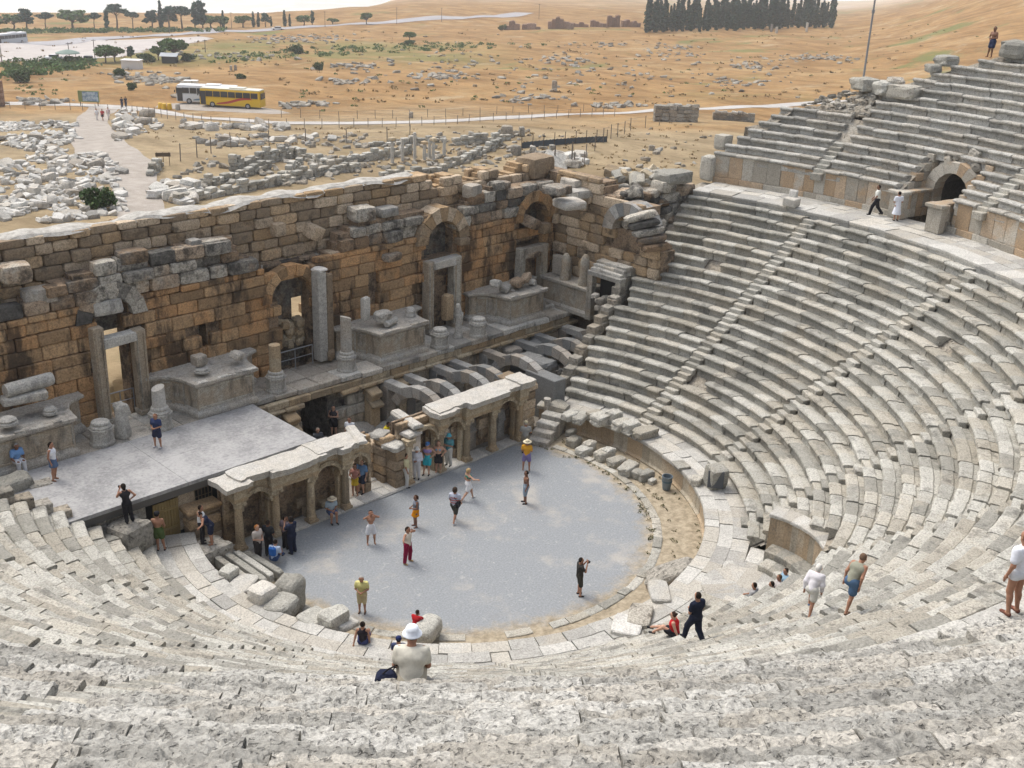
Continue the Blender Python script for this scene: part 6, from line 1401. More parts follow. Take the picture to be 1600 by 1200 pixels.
def body_caps(J, fat=1.0):
    C = []; f = fat; up = J['up']
    C += [(J['pel'], J['wa'], .135*f, .118*f), (np.array(J['pel'])+[-.05, 0, -.02], np.array(J['pel'])+[.05, -.01, -.02], .12*f, .12*f), (J['wa'], J['ch'], .118*f, .13*f), (up(-.09, .0, .36), up(.09, .0, .36), .115*f, .115*f), (up(-.13, -.01, .45), up(.13, -.01, .45), .07, .07), (J['ch'], J['nk'], .10, .056), (J['nk'], J['hd'], .055, .06)]
    h = np.array(J['hd']); C += [(up(0, .02, .62)+(h-up(0, .02, .67)), h+[0, 0, .045], .078, .096), (h+[0, .02, -.05], h+[0, .035, -.06], .06, .05)]
    for s in (0, 1):
        C += [(J['sh'][s], J['el'][s], .056*f, .043), (J['el'][s], J['wr'][s], .043, .028), (J['hip'][s], J['kn'][s], .095*f, .062), (J['kn'][s], J['an'][s], .06, .038)]
        k, a = np.array(J['kn'][s]), np.array(J['an'][s]); C += [(k+(a-k)*.25+[0, -.025, 0], k+(a-k)*.45+[0, -.02, 0], .052, .045)]
        C += [(a+[0, -.03, -.045], a+[.01*(1 if s else -1), .13, -.055], .036, .03)]
    return C
def hand_mesh(mb, wr, el, s, m):
    d = np.array(wr)-np.array(el); d /= np.linalg.norm(d); e = np.cross(d, [0, 1, .3]); e /= np.linalg.norm(e); n_ = np.cross(d, e); w = np.array(wr)
    tube(mb, [w-d*.02, w+d*.03, w+d*.085], [.026, .034, .032], 8, .5, m)
    for k in range(4): b = w+d*.08+e*(k-1.5)*.017; L = (.062, .075, .07, .055)[k]; tube(mb, [b, b+d*L*.5+n_*.008, b+d*L*.85+n_*.03], [.0095, .009, .007], 5, .5, m)
    b = w+d*.03-e*.03*s; tube(mb, [b, b+d*.03-e*.025*s+n_*.01, b+d*.06-e*.03*s+n_*.02], [.012, .011, .008], 5, .5, m)
def lerp(a, b, t): return np.array(a)+(np.array(b)-np.array(a))*t
M_eye = plain('eye_dark', (.02, .015, .012), .3)
def cloth(c): return plain('cloth_%d_%d_%d' % tuple(int(q*255) for q in c), c, .9, None, .18, .1)
def person(label, at, yaw, pose='stand', arms='down', skin='tan', H=1.72, fat=1.0, hair=((.03, .02, .015), 'short'), top=None, bottom=None, shoes=(.05, .045, .04), hat=None, extra=(), lean=0, twist=0, head=(0, 0), spread=.1, vox=.024, lift=0):
    J = skel(pose, arms, R(lean), R(twist), head, spread); C = body_caps(J, fat); S = H/1.72; at = np.array(at, float)+[0, 0, lift]
    t = thing('person', label, 'person', at); M = rotz(yaw)
    W = lambda V: (np.asarray(V) @ M.T)*S+at
    P, lo = grid(C, vox); V, F = surface_nets(sd_caps(P, C, .035), lo, vox); mb = MB(); mb.add(W(V), F, .5)
    h = np.array(J['hd'])
    for s in (0, 1): q = MB(); hand_mesh(q, J['wr'][s], J['el'][s], 1 if s else -1, 0); mb.add(W(np.concatenate(q.v)), q.f, .5)
    for s in (-1, 1):
        q = MB(); lathe(q, h+[s*.037, .088, .012], [(.002, -.012), (.012, -.006), (.012, .006), (.002, .012)], 6); mb.add(W(np.concatenate(q.v)), q.f, .5, 1)
        q = MB(); lathe(q, h+[s*.093, -.005, .0], [(.005, -.032), (.02, -.01), (.02, .02), (.005, .034)], 6); mb.add(W(np.concatenate(q.v)), q.f, .5, 0)
    q = MB(); tube(q, [h+[0, .088, .02], h+[0, .112, -.02], h+[0, .09, -.03]], [.009, .016, .012], 6); mb.add(W(np.concatenate(q.v)), q.f, .5, 0)
    q = MB(); tube(q, [h+[-.024, .088, -.055], h+[0, .095, -.056], h+[.024, .088, -.055]], [.004, .007, .004], 5); mb.add(W(np.concatenate(q.v)), q.f, .5, 2)
    part('body', mb, [plain('skin_'+skin, SKIN[skin], .6, None, .08), M_eye, plain('lips', (.28, .10, .08), .6)], t, True)
    def garment(name, caps, col, k=.04, clip=None, v=None):
        v = v or vox; P, lo = grid(caps, v); D = sd_caps(P, caps, k); D = D-.006*fbm(P*14, 2)
        if clip is not None: D = np.maximum(D, clip(P))
        V, F = surface_nets(D, lo, v); m = MB(); m.add(W(V), F, .5); return part(name, m, cloth(col), t, True)
    up = J['up']; i_ = .022; f = fat
    if top:
        kd, col = top[0], top[1]
        cp = [(J['pel'], J['wa'], .138*f+i_, .122*f+i_), (J['wa'], J['ch'], .122*f+i_, .134*f+i_), (up(-.09, 0, .36), up(.09, 0, .36), .118*f+i_, .118*f+i_)]
        if kd in ('tee', 'long', 'dress'):
            cp += [(up(-.14, -.01, .45), up(.14, -.01, .45), .075+i_, .075+i_)]; fr = .62
            for s in (0, 1):
                cp.append((J['sh'][s], lerp(J['sh'][s], J['el'][s], 1.0 if kd == 'long' else fr), .062+i_, .058+i_))
                if kd == 'long': cp.append((J['el'][s], lerp(J['el'][s], J['wr'][s], .85), .052+i_, .04+i_))
        elif kd == 'tank': cp += [(up(-.07, -.01, .43), up(-.08, -.01, .50), .06+i_, .03+i_), (up(.07, -.01, .43), up(.08, -.01, .50), .06+i_, .03+i_)]
        elif kd == 'crop': cp = [(up(-.07, .02, .37), up(.07, .02, .37), .122+i_*.6, .122+i_*.6)]
        elif kd == 'bikini': cp = [(up(-.07, .045, .37), up(.07, .045, .37), .095, .095), (up(-.08, -.03, .37), up(.08, -.03, .37), .095, .095)]
        nk = np.array(J['nk']); hb = np.array(up(0, 0, 1))-np.array(up(0, 0, 0)); hem = -.08 if kd in ('tee', 'long', 'tank') else -9
        base = np.array(J['pel'])
        cl = lambda P: np.maximum((P-nk) @ hb-.0, -((P-base) @ hb)+hem)
        if kd in ('crop', 'bikini'): ch = np.array(J['ch']); w_ = .085 if kd == 'crop' else .06; cl = lambda P: np.abs((P-ch) @ hb-.01)-w_
        garment('dress' if kd == 'dress' else ('bikini_top' if kd == 'bikini' else 'shirt'), cp+([(J['pel'], lerp(J['pel'], lerp(J['kn'][0], J['kn'][1], .5), 1.15), .16*f, .26)] if kd == 'dress' else []), col, .05, cl if kd != 'dress' else (lambda P: np.maximum((P-nk) @ hb, (np.array(lerp(J['kn'][0], J['kn'][1], .5))[2]-.10)-P[..., 2])))
        if len(top) > 2:    # horizontal bands
            m = MB()
            for zz in top[2]:
                a = np.linspace(0, 2*PI, 25); r_ = np.array([[.19*f, .155*f]]); V = []
                for a_ in a[:-1]:
                    for dz in (-.02, .02): V.append(up(math.cos(a_)*.215*f+0, math.sin(a_)*.172*f, zz+dz))
                V = W(np.array(V)); k = np.arange(24)*2; m.add(V, np.stack([k, (k+2) % 48, (k+3) % 48, k+1], 1))
            part('shirt_stripe', m, cloth(top[3]), t)
    if bottom:
        kd, col = bottom; pl = np.array(J['pel']); cp = [(pl+[-.05, 0, -.02], pl+[.05, -.01, -.02], .125*f+i_, .125*f+i_), (pl, J['wa'], .138*f+.016, .122*f+.012)]
        wz = np.array(J['wa']); hb = np.array(up(0, 0, 1))-np.array(up(0, 0, 0)); cl = lambda P: (P-wz) @ hb-.0
        if kd in ('shorts', 'trunks', 'long_shorts', 'trousers'):
            fr = {'trunks': .42, 'shorts': .66, 'long_shorts': .95, 'trousers': 1}[kd]
            for s in (0, 1):
                cp.append((J['hip'][s], lerp(J['hip'][s], J['kn'][s], fr), .10*f+i_, (.10 if fr < .9 else .074)+i_))
                if kd == 'trousers': cp.append((J['kn'][s], lerp(J['kn'][s], J['an'][s], .95), .068+i_, .058+i_))
        elif kd == 'brief':
            for s in (0, 1): cp.append((J['hip'][s], lerp(J['hip'][s], J['kn'][s], .12), .10*f+i_*.6, .095+i_*.4))
            cl = lambda P: (P-pl) @ hb-.07
        else:
            L = 1.05 if kd == 'long_skirt' else .62; e = lerp(pl, lerp(J['kn'][0], J['kn'][1], .5), L); cp.append((pl, e, .15*f, .19)); cl = lambda P: np.maximum((P-wz) @ hb, e[2]-.04-P[..., 2]) if pose in ('stand', 'contra', 'stride', 'climb') else (P-wz) @ hb
        garment({'trousers': 'trousers', 'brief': 'swim_briefs', 'skirt': 'skirt', 'long_skirt': 'skirt'}.get(kd, 'shorts'), cp, col, .03, cl)
    if shoes:
        for s in (0, 1): a = np.array(J['an'][s]); o = .01*(1 if s else -1); garment('shoe', [(a+[0, -.035, -.05], a+[o, .14, -.057], .042, .036)], shoes, .02, None, .018)
    if hair and not (hat and hat[0] in ('cap', 'bucket') and hair[1] == 'none'):
        col, st = hair; cp = [(h+[0, -.018, .03], h+[0, -.012, .055], .098, .094)]
        if st in ('long', 'bob', 'pony'): cp += [(h+[0, -.06, .02], h+[0, -.075, -.12 if st != 'long' else -.2], .085, .06 if st != 'pony' else .03)]
        if st == 'bun': cp += [(h+[0, -.10, .07], h+[0, -.11, .08], .045, .045)]
        if st == 'bushy': cp = [(h+[0, -.02, .03], h+[0, -.02, .07], .125, .115)]
        m = garment('hair', cp, col, .03, lambda P: np.maximum(.0-((P-h)[..., 1]*-1+(P-h)[..., 2]*.9-.012), -1), .018)
    if hat:
        kd, col = hat; m = MB()
        if kd == 'bucket': lathe(m, h+[0, -.005, .02], [(.155, .015), (.15, .03), (.108, .055), (.105, .10), (.085, .145), (.03, .165)], 20)
        elif kd == 'straw': lathe(m, h+[0, -.005, .03], [(.23, .0), (.22, .025), (.108, .04), (.102, .12), (.07, .14), (.02, .145)], 22)
        else: lathe(m, h+[0, -.005, .02], [(.108, .02), (.11, .06), (.095, .11), (.05, .135), (.01, .14)], 18); block(m, h+[0, .13, .05], (.15, .12, .012), None, .005, 0)
        q = MB(); q.add(W(np.concatenate(m.v)), m.f, .5); o = part('hat', q, cloth(col), t, True)
        if kd == 'straw': m = MB(); lathe(m, h+[0, -.005, .03], [(.112, .04), (.11, .065)], 22, cap=False); q = MB(); q.add(W(np.concatenate(m.v)), m.f, .5); part('hat_band', q, cloth((.08, .05, .03)), o)
    return t, W, J
def carry(name, label, cat, W, c, size, col, rot=0, strap=None):
    """a bag or camera held by somebody: a thing of its own"""
    mb = MB(); block(mb, (0, 0, 0), size, None, min(size)*.3, .006); V = np.concatenate(mb.v); V = V @ rotz(rot).T+np.asarray(c); q = MB(); q.add(W(V), mb.f, .5)
    Q = q.verts(); lo, hi = Q.min(0), Q.max(0); t = thing(name, label, cat, ((lo[0]+hi[0])/2, (lo[1]+hi[1])/2, lo[2])); part('body', q, cloth(col), t)
    if name == 'camera': m = MB(); lathe(m, (0, 0, 0), [(.02, 0), (.032, .0), (.03, .07), (.01, .075)], 12, rot=rot3(-PI/2, 0, 0)); q = MB(); q.add(W(np.concatenate(m.v)+np.asarray(c)), m.f); part('lens', q, M_tyre, t)
    else: m = MB(); tube(m, strap if strap else [np.array(c)+[-size[0]*.3, 0, size[2]*.4], np.array(c)+[0, 0, size[2]*.9], np.array(c)+[size[0]*.3, 0, size[2]*.4]], .016, 6); q = MB(); q.add(W(np.concatenate(m.v)), m.f); part('strap', q, cloth(tuple(v*.7 for v in col)), t)
    return t
def Pz(px, py, z=0.0): return on_z(px, py, z)
def Ps(px, py): return march(px, py, seatH, 6, 120, .06, 1.0)
VIEW = math.atan2(CD[1], CD[0])-PI/2          # yaw that faces away from the photographer
FACE = VIEW+PI                                # yaw that faces the photographer
rt = lambda deg: VIEW+R(deg)                  # 0 = back to camera, 90 = facing left, -90 = facing right, 180 = towards camera
BLK, GREY = (.02, .02, .024), (.16, .16, .15)
WHT, NAVY = (.72, .72, .70), (.018, .024, .05)
dk = ((.02, .014, .01), 'short'); dl = ((.03, .018, .012), 'long'); br = ((.09, .05, .025), 'short'); bl = ((.42, .30, .15), 'bob'); gr = ((.35, .34, .32), 'short')
for st_ in STATUES: statue(*st_)
# on the stage
person('seated man in a light blue shirt and white trousers on the stage', Pz(26, 722, 3.9), rt(-130), 'sit', 'knee', 'brown', 1.74, 1.05, gr, ('tee', (.18, .34, .62)), ('trousers', (.60, .61, .63)), (.6, .6, .6), lift=.03, lean=15)
person('woman in a white sleeveless top and denim skirt standing on the stage', Pz(86, 749, 3.5), rt(-95), 'contra', 'down', 'tan', 1.70, .95, ((.02, .013, .01), 'bob'), ('tank', (.70, .72, .76)), ('skirt', (.10, .15, .25)), None)
person('child in a navy shirt and dark shorts standing mid-stage with hands together', Pz(247, 699, 3.5), rt(165), 'stand', 'front', 'tan', 1.62, 1.02, ((.16, .07, .035), 'bob'), ('tee', (.035, .05, .12)), ('shorts', (.03, .035, .07)), (.45, .45, .46), spread=.14)
t, W, J = person('woman in black leaning forward to take a photo at the stage corner', Pz(201, 817, 2.85), rt(40), 'contra', ('camera', 'hip'), 'tan', 1.70, .93, ((.02, .014, .01), 'bob'), ('tank', BLK), ('trousers', BLK), BLK, lean=14)
carry('camera', 'small black camera held up by the woman in black', 'camera', W, J['wr'][0]+np.array([.03, .07, .05]), (.12, .06, .08), BLK)
person('shirtless man in green shorts and a black cap seen from behind on the near seats', Ps(250, 860), rt(5), 'contra', 'front', 'tan', 1.78, 1.06, dk, None, ('shorts', (.07, .11, .035)), BLK, ('cap', BLK))
person('man in a white sleeveless shirt and black trousers beside the end of the seats', Pz(317, 848, 1.15), rt(-70), 'stand', 'front', 'tan', 1.76, .95, dk, ('tank', (.66, .68, .70)), ('trousers', BLK), BLK)
person('woman in navy shorts bending forward next to the man in white and black', Pz(331, 850, 1.15), rt(100), 'stand', 'out', 'tan', 1.68, .98, ((.02, .015, .012), 'bob'), ('tank', NAVY), ('shorts', NAVY), None, lean=38)
person('orange-haired woman in a pale blouse and dark trousers at the orchestra edge', Pz(404, 874, .2), rt(-120), 'stand', 'front', 'fair', 1.66, 1.05, ((.42, .17, .05), 'bob'), ('tee', (.46, .41, .37)), ('trousers', (.04, .035, .035)), BLK)
person('person in black with back turned standing behind the blue backpack', Pz(421, 868, .05), rt(-20), 'stand', 'front', 'brown', 1.70, 1.0, dk, ('tee', (.022, .025, .03)), ('trousers', BLK), BLK)
t, W, J = person('crouched visitor in blue jeans wearing a backpack at the orchestra edge', Pz(428, 874, .35), rt(-15), 'sitlow', 'knee', 'tan', 1.66, 1.0, dk, ('tee', (.42, .50, .62)), ('trousers', (.04, .07, .16)), BLK, lean=18)
carry('backpack', 'blue and white backpack on the crouched visitor', 'backpack', W, np.array(J['up'](0, -.2, .3)), (.32, .17, .42), (.03, .13, .42))
person('man in dark navy standing sideways before the first columns', Pz(457, 865), rt(60), 'contra', 'camera', 'tan', 1.78, 1.08, ((.02, .016, .014), 'bushy'), ('tee', NAVY), ('trousers', NAVY), BLK)
person('child half hidden behind the man in dark navy', Pz(447, 857), rt(-30), 'stand', 'down', 'fair', 1.58, .9, dk, ('tee', (.20, .16, .18)), ('trousers', BLK), BLK)
# under the arches
t, W, J = person('man in a straw hat and pale blue shirt sitting in the arcade niche', Pz(517, 800, .45), rt(-150), 'sit', 'front', 'tan', 1.72, 1.05, br, ('tee', (.34, .42, .48)), ('shorts', (.06, .09, .17)), BLK, ('straw', (.60, .52, .38)), lean=12, head=(0, 1))
p = Pz(505, 790, .15); q = Pz(530, 782, .15); mb = MB(); block(mb, (p+q)/2+np.array([0, .05, .15]), (1.3, .5, .3), 0, .04, .02); single('stone_block', mb, M_pros, 'low stone block the man in the straw hat sits on', 'stone block')
person('woman in a pink top and yellow skirt in the end arch of the left arcade', Pz(555, 774, .13), rt(175), 'stand', 'front', 'tan', 1.66, .95, dl, ('tank', (.50, .24, .20)), ('skirt', (.60, .42, .04)), None)
person('man in a blue shirt and dark shorts in the end arch of the left arcade', Pz(566, 771, .13), rt(150), 'contra', 'down', 'fair', 1.80, 1.02, br, ('tee', (.14, .25, .42)), ('shorts', (.03, .04, .07)), BLK)
person('man in a cream shirt and white trousers walking beside the right arcade', Pz(634, 760), rt(-75), 'contra', 'down', 'tan', 1.78, 1.08, dk, ('tee', (.58, .55, .34)), ('trousers', (.55, .55, .52)), BLK)
person('person all in white with a white hat and hands together under the arch', Pz(651, 748, .13), rt(170), 'stand', 'front', 'tan', 1.70, 1.05, br, ('long', (.58, .59, .64)), ('trousers', (.56, .56, .58)), BLK, ('bucket', WHT))
person('woman in turquoise shorts and blue cap with hands on hips', Pz(668, 742, .13), rt(170), 'contra', 'hip', 'fair', 1.78, .98, br, ('crop', (.30, .24, .50)), ('shorts', (.04, .42, .50)), BLK, ('cap', (.08, .20, .45)))
person('woman in a bright bikini top and black shorts under the arch', Pz(685, 738, .13), rt(175), 'stand', 'hip', 'fair', 1.70, 1.05, ((.22, .11, .06), 'bob'), ('bikini', (.12, .38, .55)), ('shorts', BLK), None)
person('person in a turquoise hat and white trousers half hidden behind a column', Pz(701, 727, .3), rt(150), 'stand', 'fold', 'tan', 1.72, 1.0, br, ('tee', (.10, .28, .32)), ('trousers', (.56, .55, .50)), BLK, ('bucket', (.10, .40, .50)))
# behind the arcades
person('woman in a dark vest and black shorts standing before the dark doorway of the pit', Pz(522, 681, .3), rt(178), 'stand', 'fold', 'fair', 1.72, 1.0, dl, ('tank', (.05, .045, .05)), ('shorts', BLK), BLK)
person('seated grey-haired visitor in dark clothes at the corner of the modern stage', Pz(497, 693, .75), rt(-150), 'sit', 'knee', 'fair', 1.66, 1.08, ((.32, .27, .22), 'bob'), ('long', (.07, .075, .085)), ('trousers', (.03, .03, .035)), BLK)
person('visitor in a white shirt seen above the left arcade cornice', Pz(547, 700, .3), rt(170), 'stand', 'down', 'tan', 1.70, 1.0, dk, ('tee', (.68, .70, .73)), ('trousers', GREY), BLK)
person('seated man in a yellow shirt and pale trousers among the fallen stones', Pz(600, 682, .75), rt(-100), 'sit', 'knee', 'brown', 1.72, 1.0, dk, ('tee', (.55, .45, .03)), ('trousers', (.40, .38, .33)), BLK, lean=20)
# in the orchestra
person('shirtless boy in white shorts shading his eyes in the orchestra', Pz(580, 850), rt(-160), 'stand', 'eyes', 'tan', 1.66, .92, dk, None, ('shorts', (.66, .67, .70)), None, spread=.15, head=(0, -.5))
person('woman in dark red trousers and cream top raising her arms', Pz(637, 879), rt(-120), 'stand', ('eyes', 'out'), 'tan', 1.74, .93, ((.03, .018, .012), 'long'), ('tank', (.62, .56, .47)), ('trousers', (.22, .012, .045)), (.45, .30, .14), spread=.17)
person('girl in a grey top and bright orange skirt standing in the orchestra', Pz(650, 824), rt(110), 'contra', 'front', 'brown', 1.64, .92, ((.045, .022, .012), 'long'), ('tank', (.20, .22, .26)), ('skirt', (.68, .26, .01)), None)
t, W, J = person('person with bushy hair in a striped shirt and dark shorts seen from behind', Pz(710, 815), rt(-15), 'stride', 'swing', 'tan', 1.76, 1.05, ((.05, .032, .022), 'bushy'), ('tee', (.44, .47, .55), (.14, .26, .38), (.48, .12, .10)), ('long_shorts', (.055, .055, .045)), (.6, .6, .62))
carry('shoulder_bag', 'black shoulder bag hanging on the person in the striped shirt', 'bag', W, np.array(J['up'](.19, -.10, .06)), (.2, .34, .28), BLK, 0, [np.array(J['up'](.2, -.05, .16)), np.array(J['up'](.06, -.18, .38)), np.array(J['up'](-.12, -.03, .53)), np.array(J['up'](-.05, .16, .36))])
person('blonde woman in a green top and white shorts walking in the orchestra', Pz(731, 781), rt(-60), 'stride', ('down', 'out'), 'fair', 1.70, .92, bl, ('crop', (.03, .19, .14)), ('shorts', (.72, .72, .73)), (.55, .55, .55))
person('shirtless dark-haired man in denim shorts in the orchestra', Pz(821, 787), rt(100), 'contra', ('down', 'hip'), 'brown', 1.74, 1.0, dk, None, ('long_shorts', (.26, .32, .38)), BLK)
person('person in a straw hat, orange top and purple shorts on the gravel', Pz(822, 735), rt(-10), 'stand', 'front', 'tan', 1.68, 1.08, ((.10, .06, .03), 'none'), ('tee', (.62, .31, .03)), ('shorts', (.20, .17, .34)), None, ('straw', (.70, .63, .45)), spread=.15)
person('man in a grey shirt and khaki cap at the foot of the worn steps', Pz(820, 707), rt(0), 'stand', 'front', 'tan', 1.78, 1.08, gr, ('tee', (.30, .30, .28)), ('long_shorts', (.25, .22, .17)), BLK, ('cap', (.42, .38, .26)))
person('old man in pale yellow shirt and beige shorts looking at his hands', Pz(566, 957), rt(178), 'stand', 'front', 'tan', 1.70, 1.08, gr, ('tee', (.58, .54, .22)), ('long_shorts', (.47, .40, .24)), (.10, .06, .04), head=(0, .8))
t, W, J = person('young man in dark clothes photographing to the right in the orchestra', Pz(904, 929), rt(-80), 'contra', 'camera', 'tan', 1.74, .92, dk, ('tee', (.035, .033, .03)), ('long_shorts', (.04, .038, .03)), BLK)
carry('camera', 'black camera held up by the young man in the orchestra', 'camera', W, (np.array(J['wr'][0])+np.array(J['wr'][1]))/2+np.array([0, .06, .02]), (.15, .08, .10), BLK)
# on the seats
person('seated woman in a black sleeveless top seen from behind on the near seats', Ps(567, 1004), rt(-5), 'sitlow', ('ground', 'down'), 'tan', 1.68, .98, ((.018, .013, .01), 'short'), ('tank', (.022, .018, .024)), ('shorts', (.05, .06, .16)), None, vox=.02)
person('child in a red shirt leaning on the rounded boulder at the near orchestra edge', Ps(648, 1003), rt(-25), 'stand', 'reach', 'brown', 1.35, .95, dk, ('tee', (.42, .02, .025)), ('trousers', BLK), BLK, lean=22)
person('visitor in a navy cap hidden behind the man in the white hat', Ps(623, 1028), rt(0), 'sitlow', 'knee', 'tan', 1.70, 1.0, dk, ('tee', (.05, .06, .12)), ('shorts', NAVY), BLK, ('cap', (.02, .03, .10)))
SEAT_MAN = np.array([0., 0, 0])
def seat_on(px, py, r):
    """a point on the seat row of radius r seen above a given picture column"""
    best = None
    for a in np.radians(np.arange(-160, -100, .05)):
        x, y = r*math.cos(a), r*math.sin(a); z = zup(int((r-RU0+.05)/RUNU), math.degrees(a)); v = np.array([x, y, z])-CAM; d = v @ CD; u = 800+FPX*(v @ CR)/d
        if best is None or abs(u-px) < best[0]: best = (abs(u-px), np.array([x, y, z]))
    return best[1]
t, W, J = person('big man in a white hat and cream shirt sitting with his back turned', seat_on(642, 1062, RU0+.2), rt(3), 'sitlow', 'knee', 'tan', 1.92, 1.22, ((.12, .08, .05), 'short'), ('tee', (.62, .59, .50)), ('shorts', (.40, .36, .28)), (.1, .08, .06), ('bucket', (.74, .78, .84)), lean=16, head=(.1, .4), vox=.016)
p = seat_on(604, 1058, RU0+.2)
t = thing('camera_bag', 'dark blue camera bag lying beside the man in the white hat', 'bag', p); mb = MB(); block(mb, p+[0, 0, .13], (.34, .24, .26), VIEW+.3, .06, .02); part('body', mb, cloth((.02, .025, .05)), t); mb = MB(); tube(mb, [p+[.12, 0, .2], p+[.18, -.05, .32], p+[0, -.06, .34], p+[-.1, 0, .24]], .015, 6); part('strap', mb, cloth(BLK), t)
person('woman with a bun in a red tank top sitting on the front seats', Ps(1054, 992), rt(70), 'sitlong', ('ground', 'knee'), 'fair', 1.70, 1.05, ((.04, .022, .015), 'bun'), ('tank', (.46, .015, .02)), ('shorts', BLK), BLK, lean=8, vox=.02)
person('man in dark navy shirt and rolled trousers stepping down the near seats', Ps(1083, 1003), rt(35), 'stride', 'front', 'tan', 1.80, 1.06, dk, ('tee', (.012, .016, .032)), ('trousers', (.014, .018, .035)), BLK, vox=.02)
for k, (px, py, lab, top) in enumerate(((1178, 932, 'dark-haired visitor sitting alone in the rounded stone recess', (.3, .3, .3)), (1205, 930, 'dark-haired visitor sitting at the front of the group in the stone recess', (.05, .05, .06)), (1217, 919, 'visitor with brown hair in the middle of the group in the stone recess', (.45, .42, .4)), (1227, 909, 'visitor in a light blue shirt at the back of the stone recess', (.25, .38, .48)))):
    p = Pz(px, py-6, 2.66); p[2] = 2.2; person(lab, p, rt((60, 70, 90, 100)[k]), 'sit', 'knee', 'tan', 1.68, 1.0, (dk, dk, br, dk)[k], ('tee', top), ('shorts', GREY), BLK)
person('white-haired woman in a white outfit climbing the seats', Ps(1262, 962), rt(-35), 'climb', ('down', 'swing'), 'tan', 1.68, 1.0, ((.62, .60, .55), 'bob'), ('long', (.66, .64, .66)), ('shorts', (.56, .55, .50)), (.14, .20, .30), lean=28, vox=.02)
person('man in a grey-green tank top and denim shorts climbing the seats', Ps(1322, 955), rt(-50), 'climb', ('down', 'down'), 'tan', 1.80, 1.1, ((.14, .09, .06), 'short'), ('tank', (.27, .27, .21)), ('shorts', (.07, .13, .22)), (.2, .13, .09), lean=30, vox=.02)
person('man in a white T-shirt with bare legs standing on the seats at the right edge', Ps(1577, 960), rt(25), 'contra', 'down', 'tan', 1.80, .98, ((.035, .03, .028), 'short'), ('tee', (.72, .74, .80)), ('brief', (.60, .62, .66)), (.16, .07, .05), spread=.15, vox=.018)
person('man in a white shirt and black trousers walking on the broad walkway', Pz(1367, 336, 10.8), rt(75), 'stride', 'swing', 'brown', 1.76, .98, dk, ('tee', (.64, .64, .58)), ('trousers', BLK), BLK)
person('woman in a white dress seen from behind on the broad walkway', Pz(1399, 345, 10.8), rt(10), 'stand', 'front', 'tan', 1.66, .95, ((.015, .011, .01), 'bun'), ('dress', (.68, .70, .76)), None, BLK)
person('shirtless man in dark shorts standing at the top of the far seats', Ps(1547, 90), rt(120), 'contra', ('front', 'hip'), 'brown', 1.78, 1.0, dk, None, ('shorts', (.03, .04, .08)), None)
for k, (px, py, lab, a, b, kd) in enumerate(((152, 188, 'distant walker in white at the left of three on the gravel path', (.65, .65, .66), (.6, .58, .55), 'trousers'), (161, 189, 'distant walker in a red top and dark skirt on the gravel path', (.40, .05, .05), BLK, 'skirt'), (170, 186, 'distant walker in pale pink at the right of three on the gravel path', (.62, .50, .48), (.6, .56, .52), 'trousers'), (191, 168, 'distant person in dark clothes standing by the fence, left one', (.04, .04, .05), (.05, .06, .09), 'trousers'), (197, 167, 'distant person in dark clothes standing by the fence, right one', (.05, .05, .06), (.06, .06, .08), 'trousers'))):
    person(lab, grd(px, py), rt(180 if k < 3 else 0), 'stride' if k < 3 else 'stand', 'down', 'tan', 1.72, 1.0, dk, ('tee', a), (kd, b), BLK, vox=.035)
# ------------------------------------------------------------------ loose stones and small things about the orchestra and seats
def lay(label, px, py, z, size, mat=None, rot=None, p=7, amp=.08, n=5, name='stone_block', cat='stone block', group=None, t=None):
    c = on_z(px, py, z+size[2]*.4); mb = MB(); rock(mb, c, size, rg.uniform(-.3, .3) if rot is None else rot, n, amp, p, t=t); return single(name, mb, mat or M_marble, label, cat, group)
RW = [(897, 690, .9, .8, .7), (893, 676, .8, .5, .5), (912, 705, 1.0, .8, .6), (921, 698, .8, .7, .8), (940, 712, .9, .8, .7), (950, 708, .8, .7, .8), (963, 722, 1.1, .8, .6), (982, 733, 1.4, .9, .75), (996, 741, .7, .7, .6), (1008, 743, .95, .7, .7), (1019, 752, .55, .4, .35)]
for k, (x, y, a, b, c) in enumerate(RW):
    lay('broken pale stone in the row along the foot of the orchestra wall' if k < 10 else 'little white stone at the right end of the row along the orchestra wall', x, y, 0, (a*.9, b*.8, c*.75), M_seat, None, 6, .12, group='stones along the orchestra wall' if k < 10 else None, name='fallen_stone', cat='fallen stone')
for k, (x, y, a, b, c, lab) in enumerate(((890, 650, .9, .6, .4, 'flat pale stone at the left end of the orchestra wall top'), (905, 655, .8, .6, .4, 'jagged stone near the left end of the orchestra wall top'), (930, 648, 1.0, .7, .4, 'pale wedge of stone on the orchestra wall'), (938, 655, .9, .9, .6, 'rounded hollow stone on the orchestra wall'), (960, 652, .9, .7, .8, 'upright block on the orchestra wall'), (971, 664, 1.0, .7, .55, 'tan block on the orchestra wall, left of a pointed stone'), (986, 667, .9, .7, .65, 'pointed grey stone on the orchestra wall'), (1008, 676, 1.3, .8, .5, 'long flat stone at the right end of the stones on the orchestra wall'), (1088, 752, .6, .5, .4, 'small grey stone on the bend of the orchestra wall'))):
    lay(lab, x, y, 1.22, (a, b, c), M_seat, None, 6, .13)
c = on_z(1118, 752, 1.5); mb = MB(); rock(mb, c+[0, 0, .25], (.95, .85, 1.1), rot3(.15, 0, -.4), 5, .05, 9); single('stone_block', mb, M_seat, 'pale block with a dark face standing on the paving', 'stone block')
mb = MB(); d = (CAM-c); d[2] = 0; d /= np.linalg.norm(d); block(mb, c+d*.44+[0, 0, .3], (.72, .05, .8), rotz(math.atan2(d[0], -d[1])) @ rot3(-.25, 0, 0), .02, .02); single('dark_plaque', mb, plain('dark_slate', (.07, .075, .08), .5), 'dark slate plaque leaning on the pale block on the paving', 'plaque')
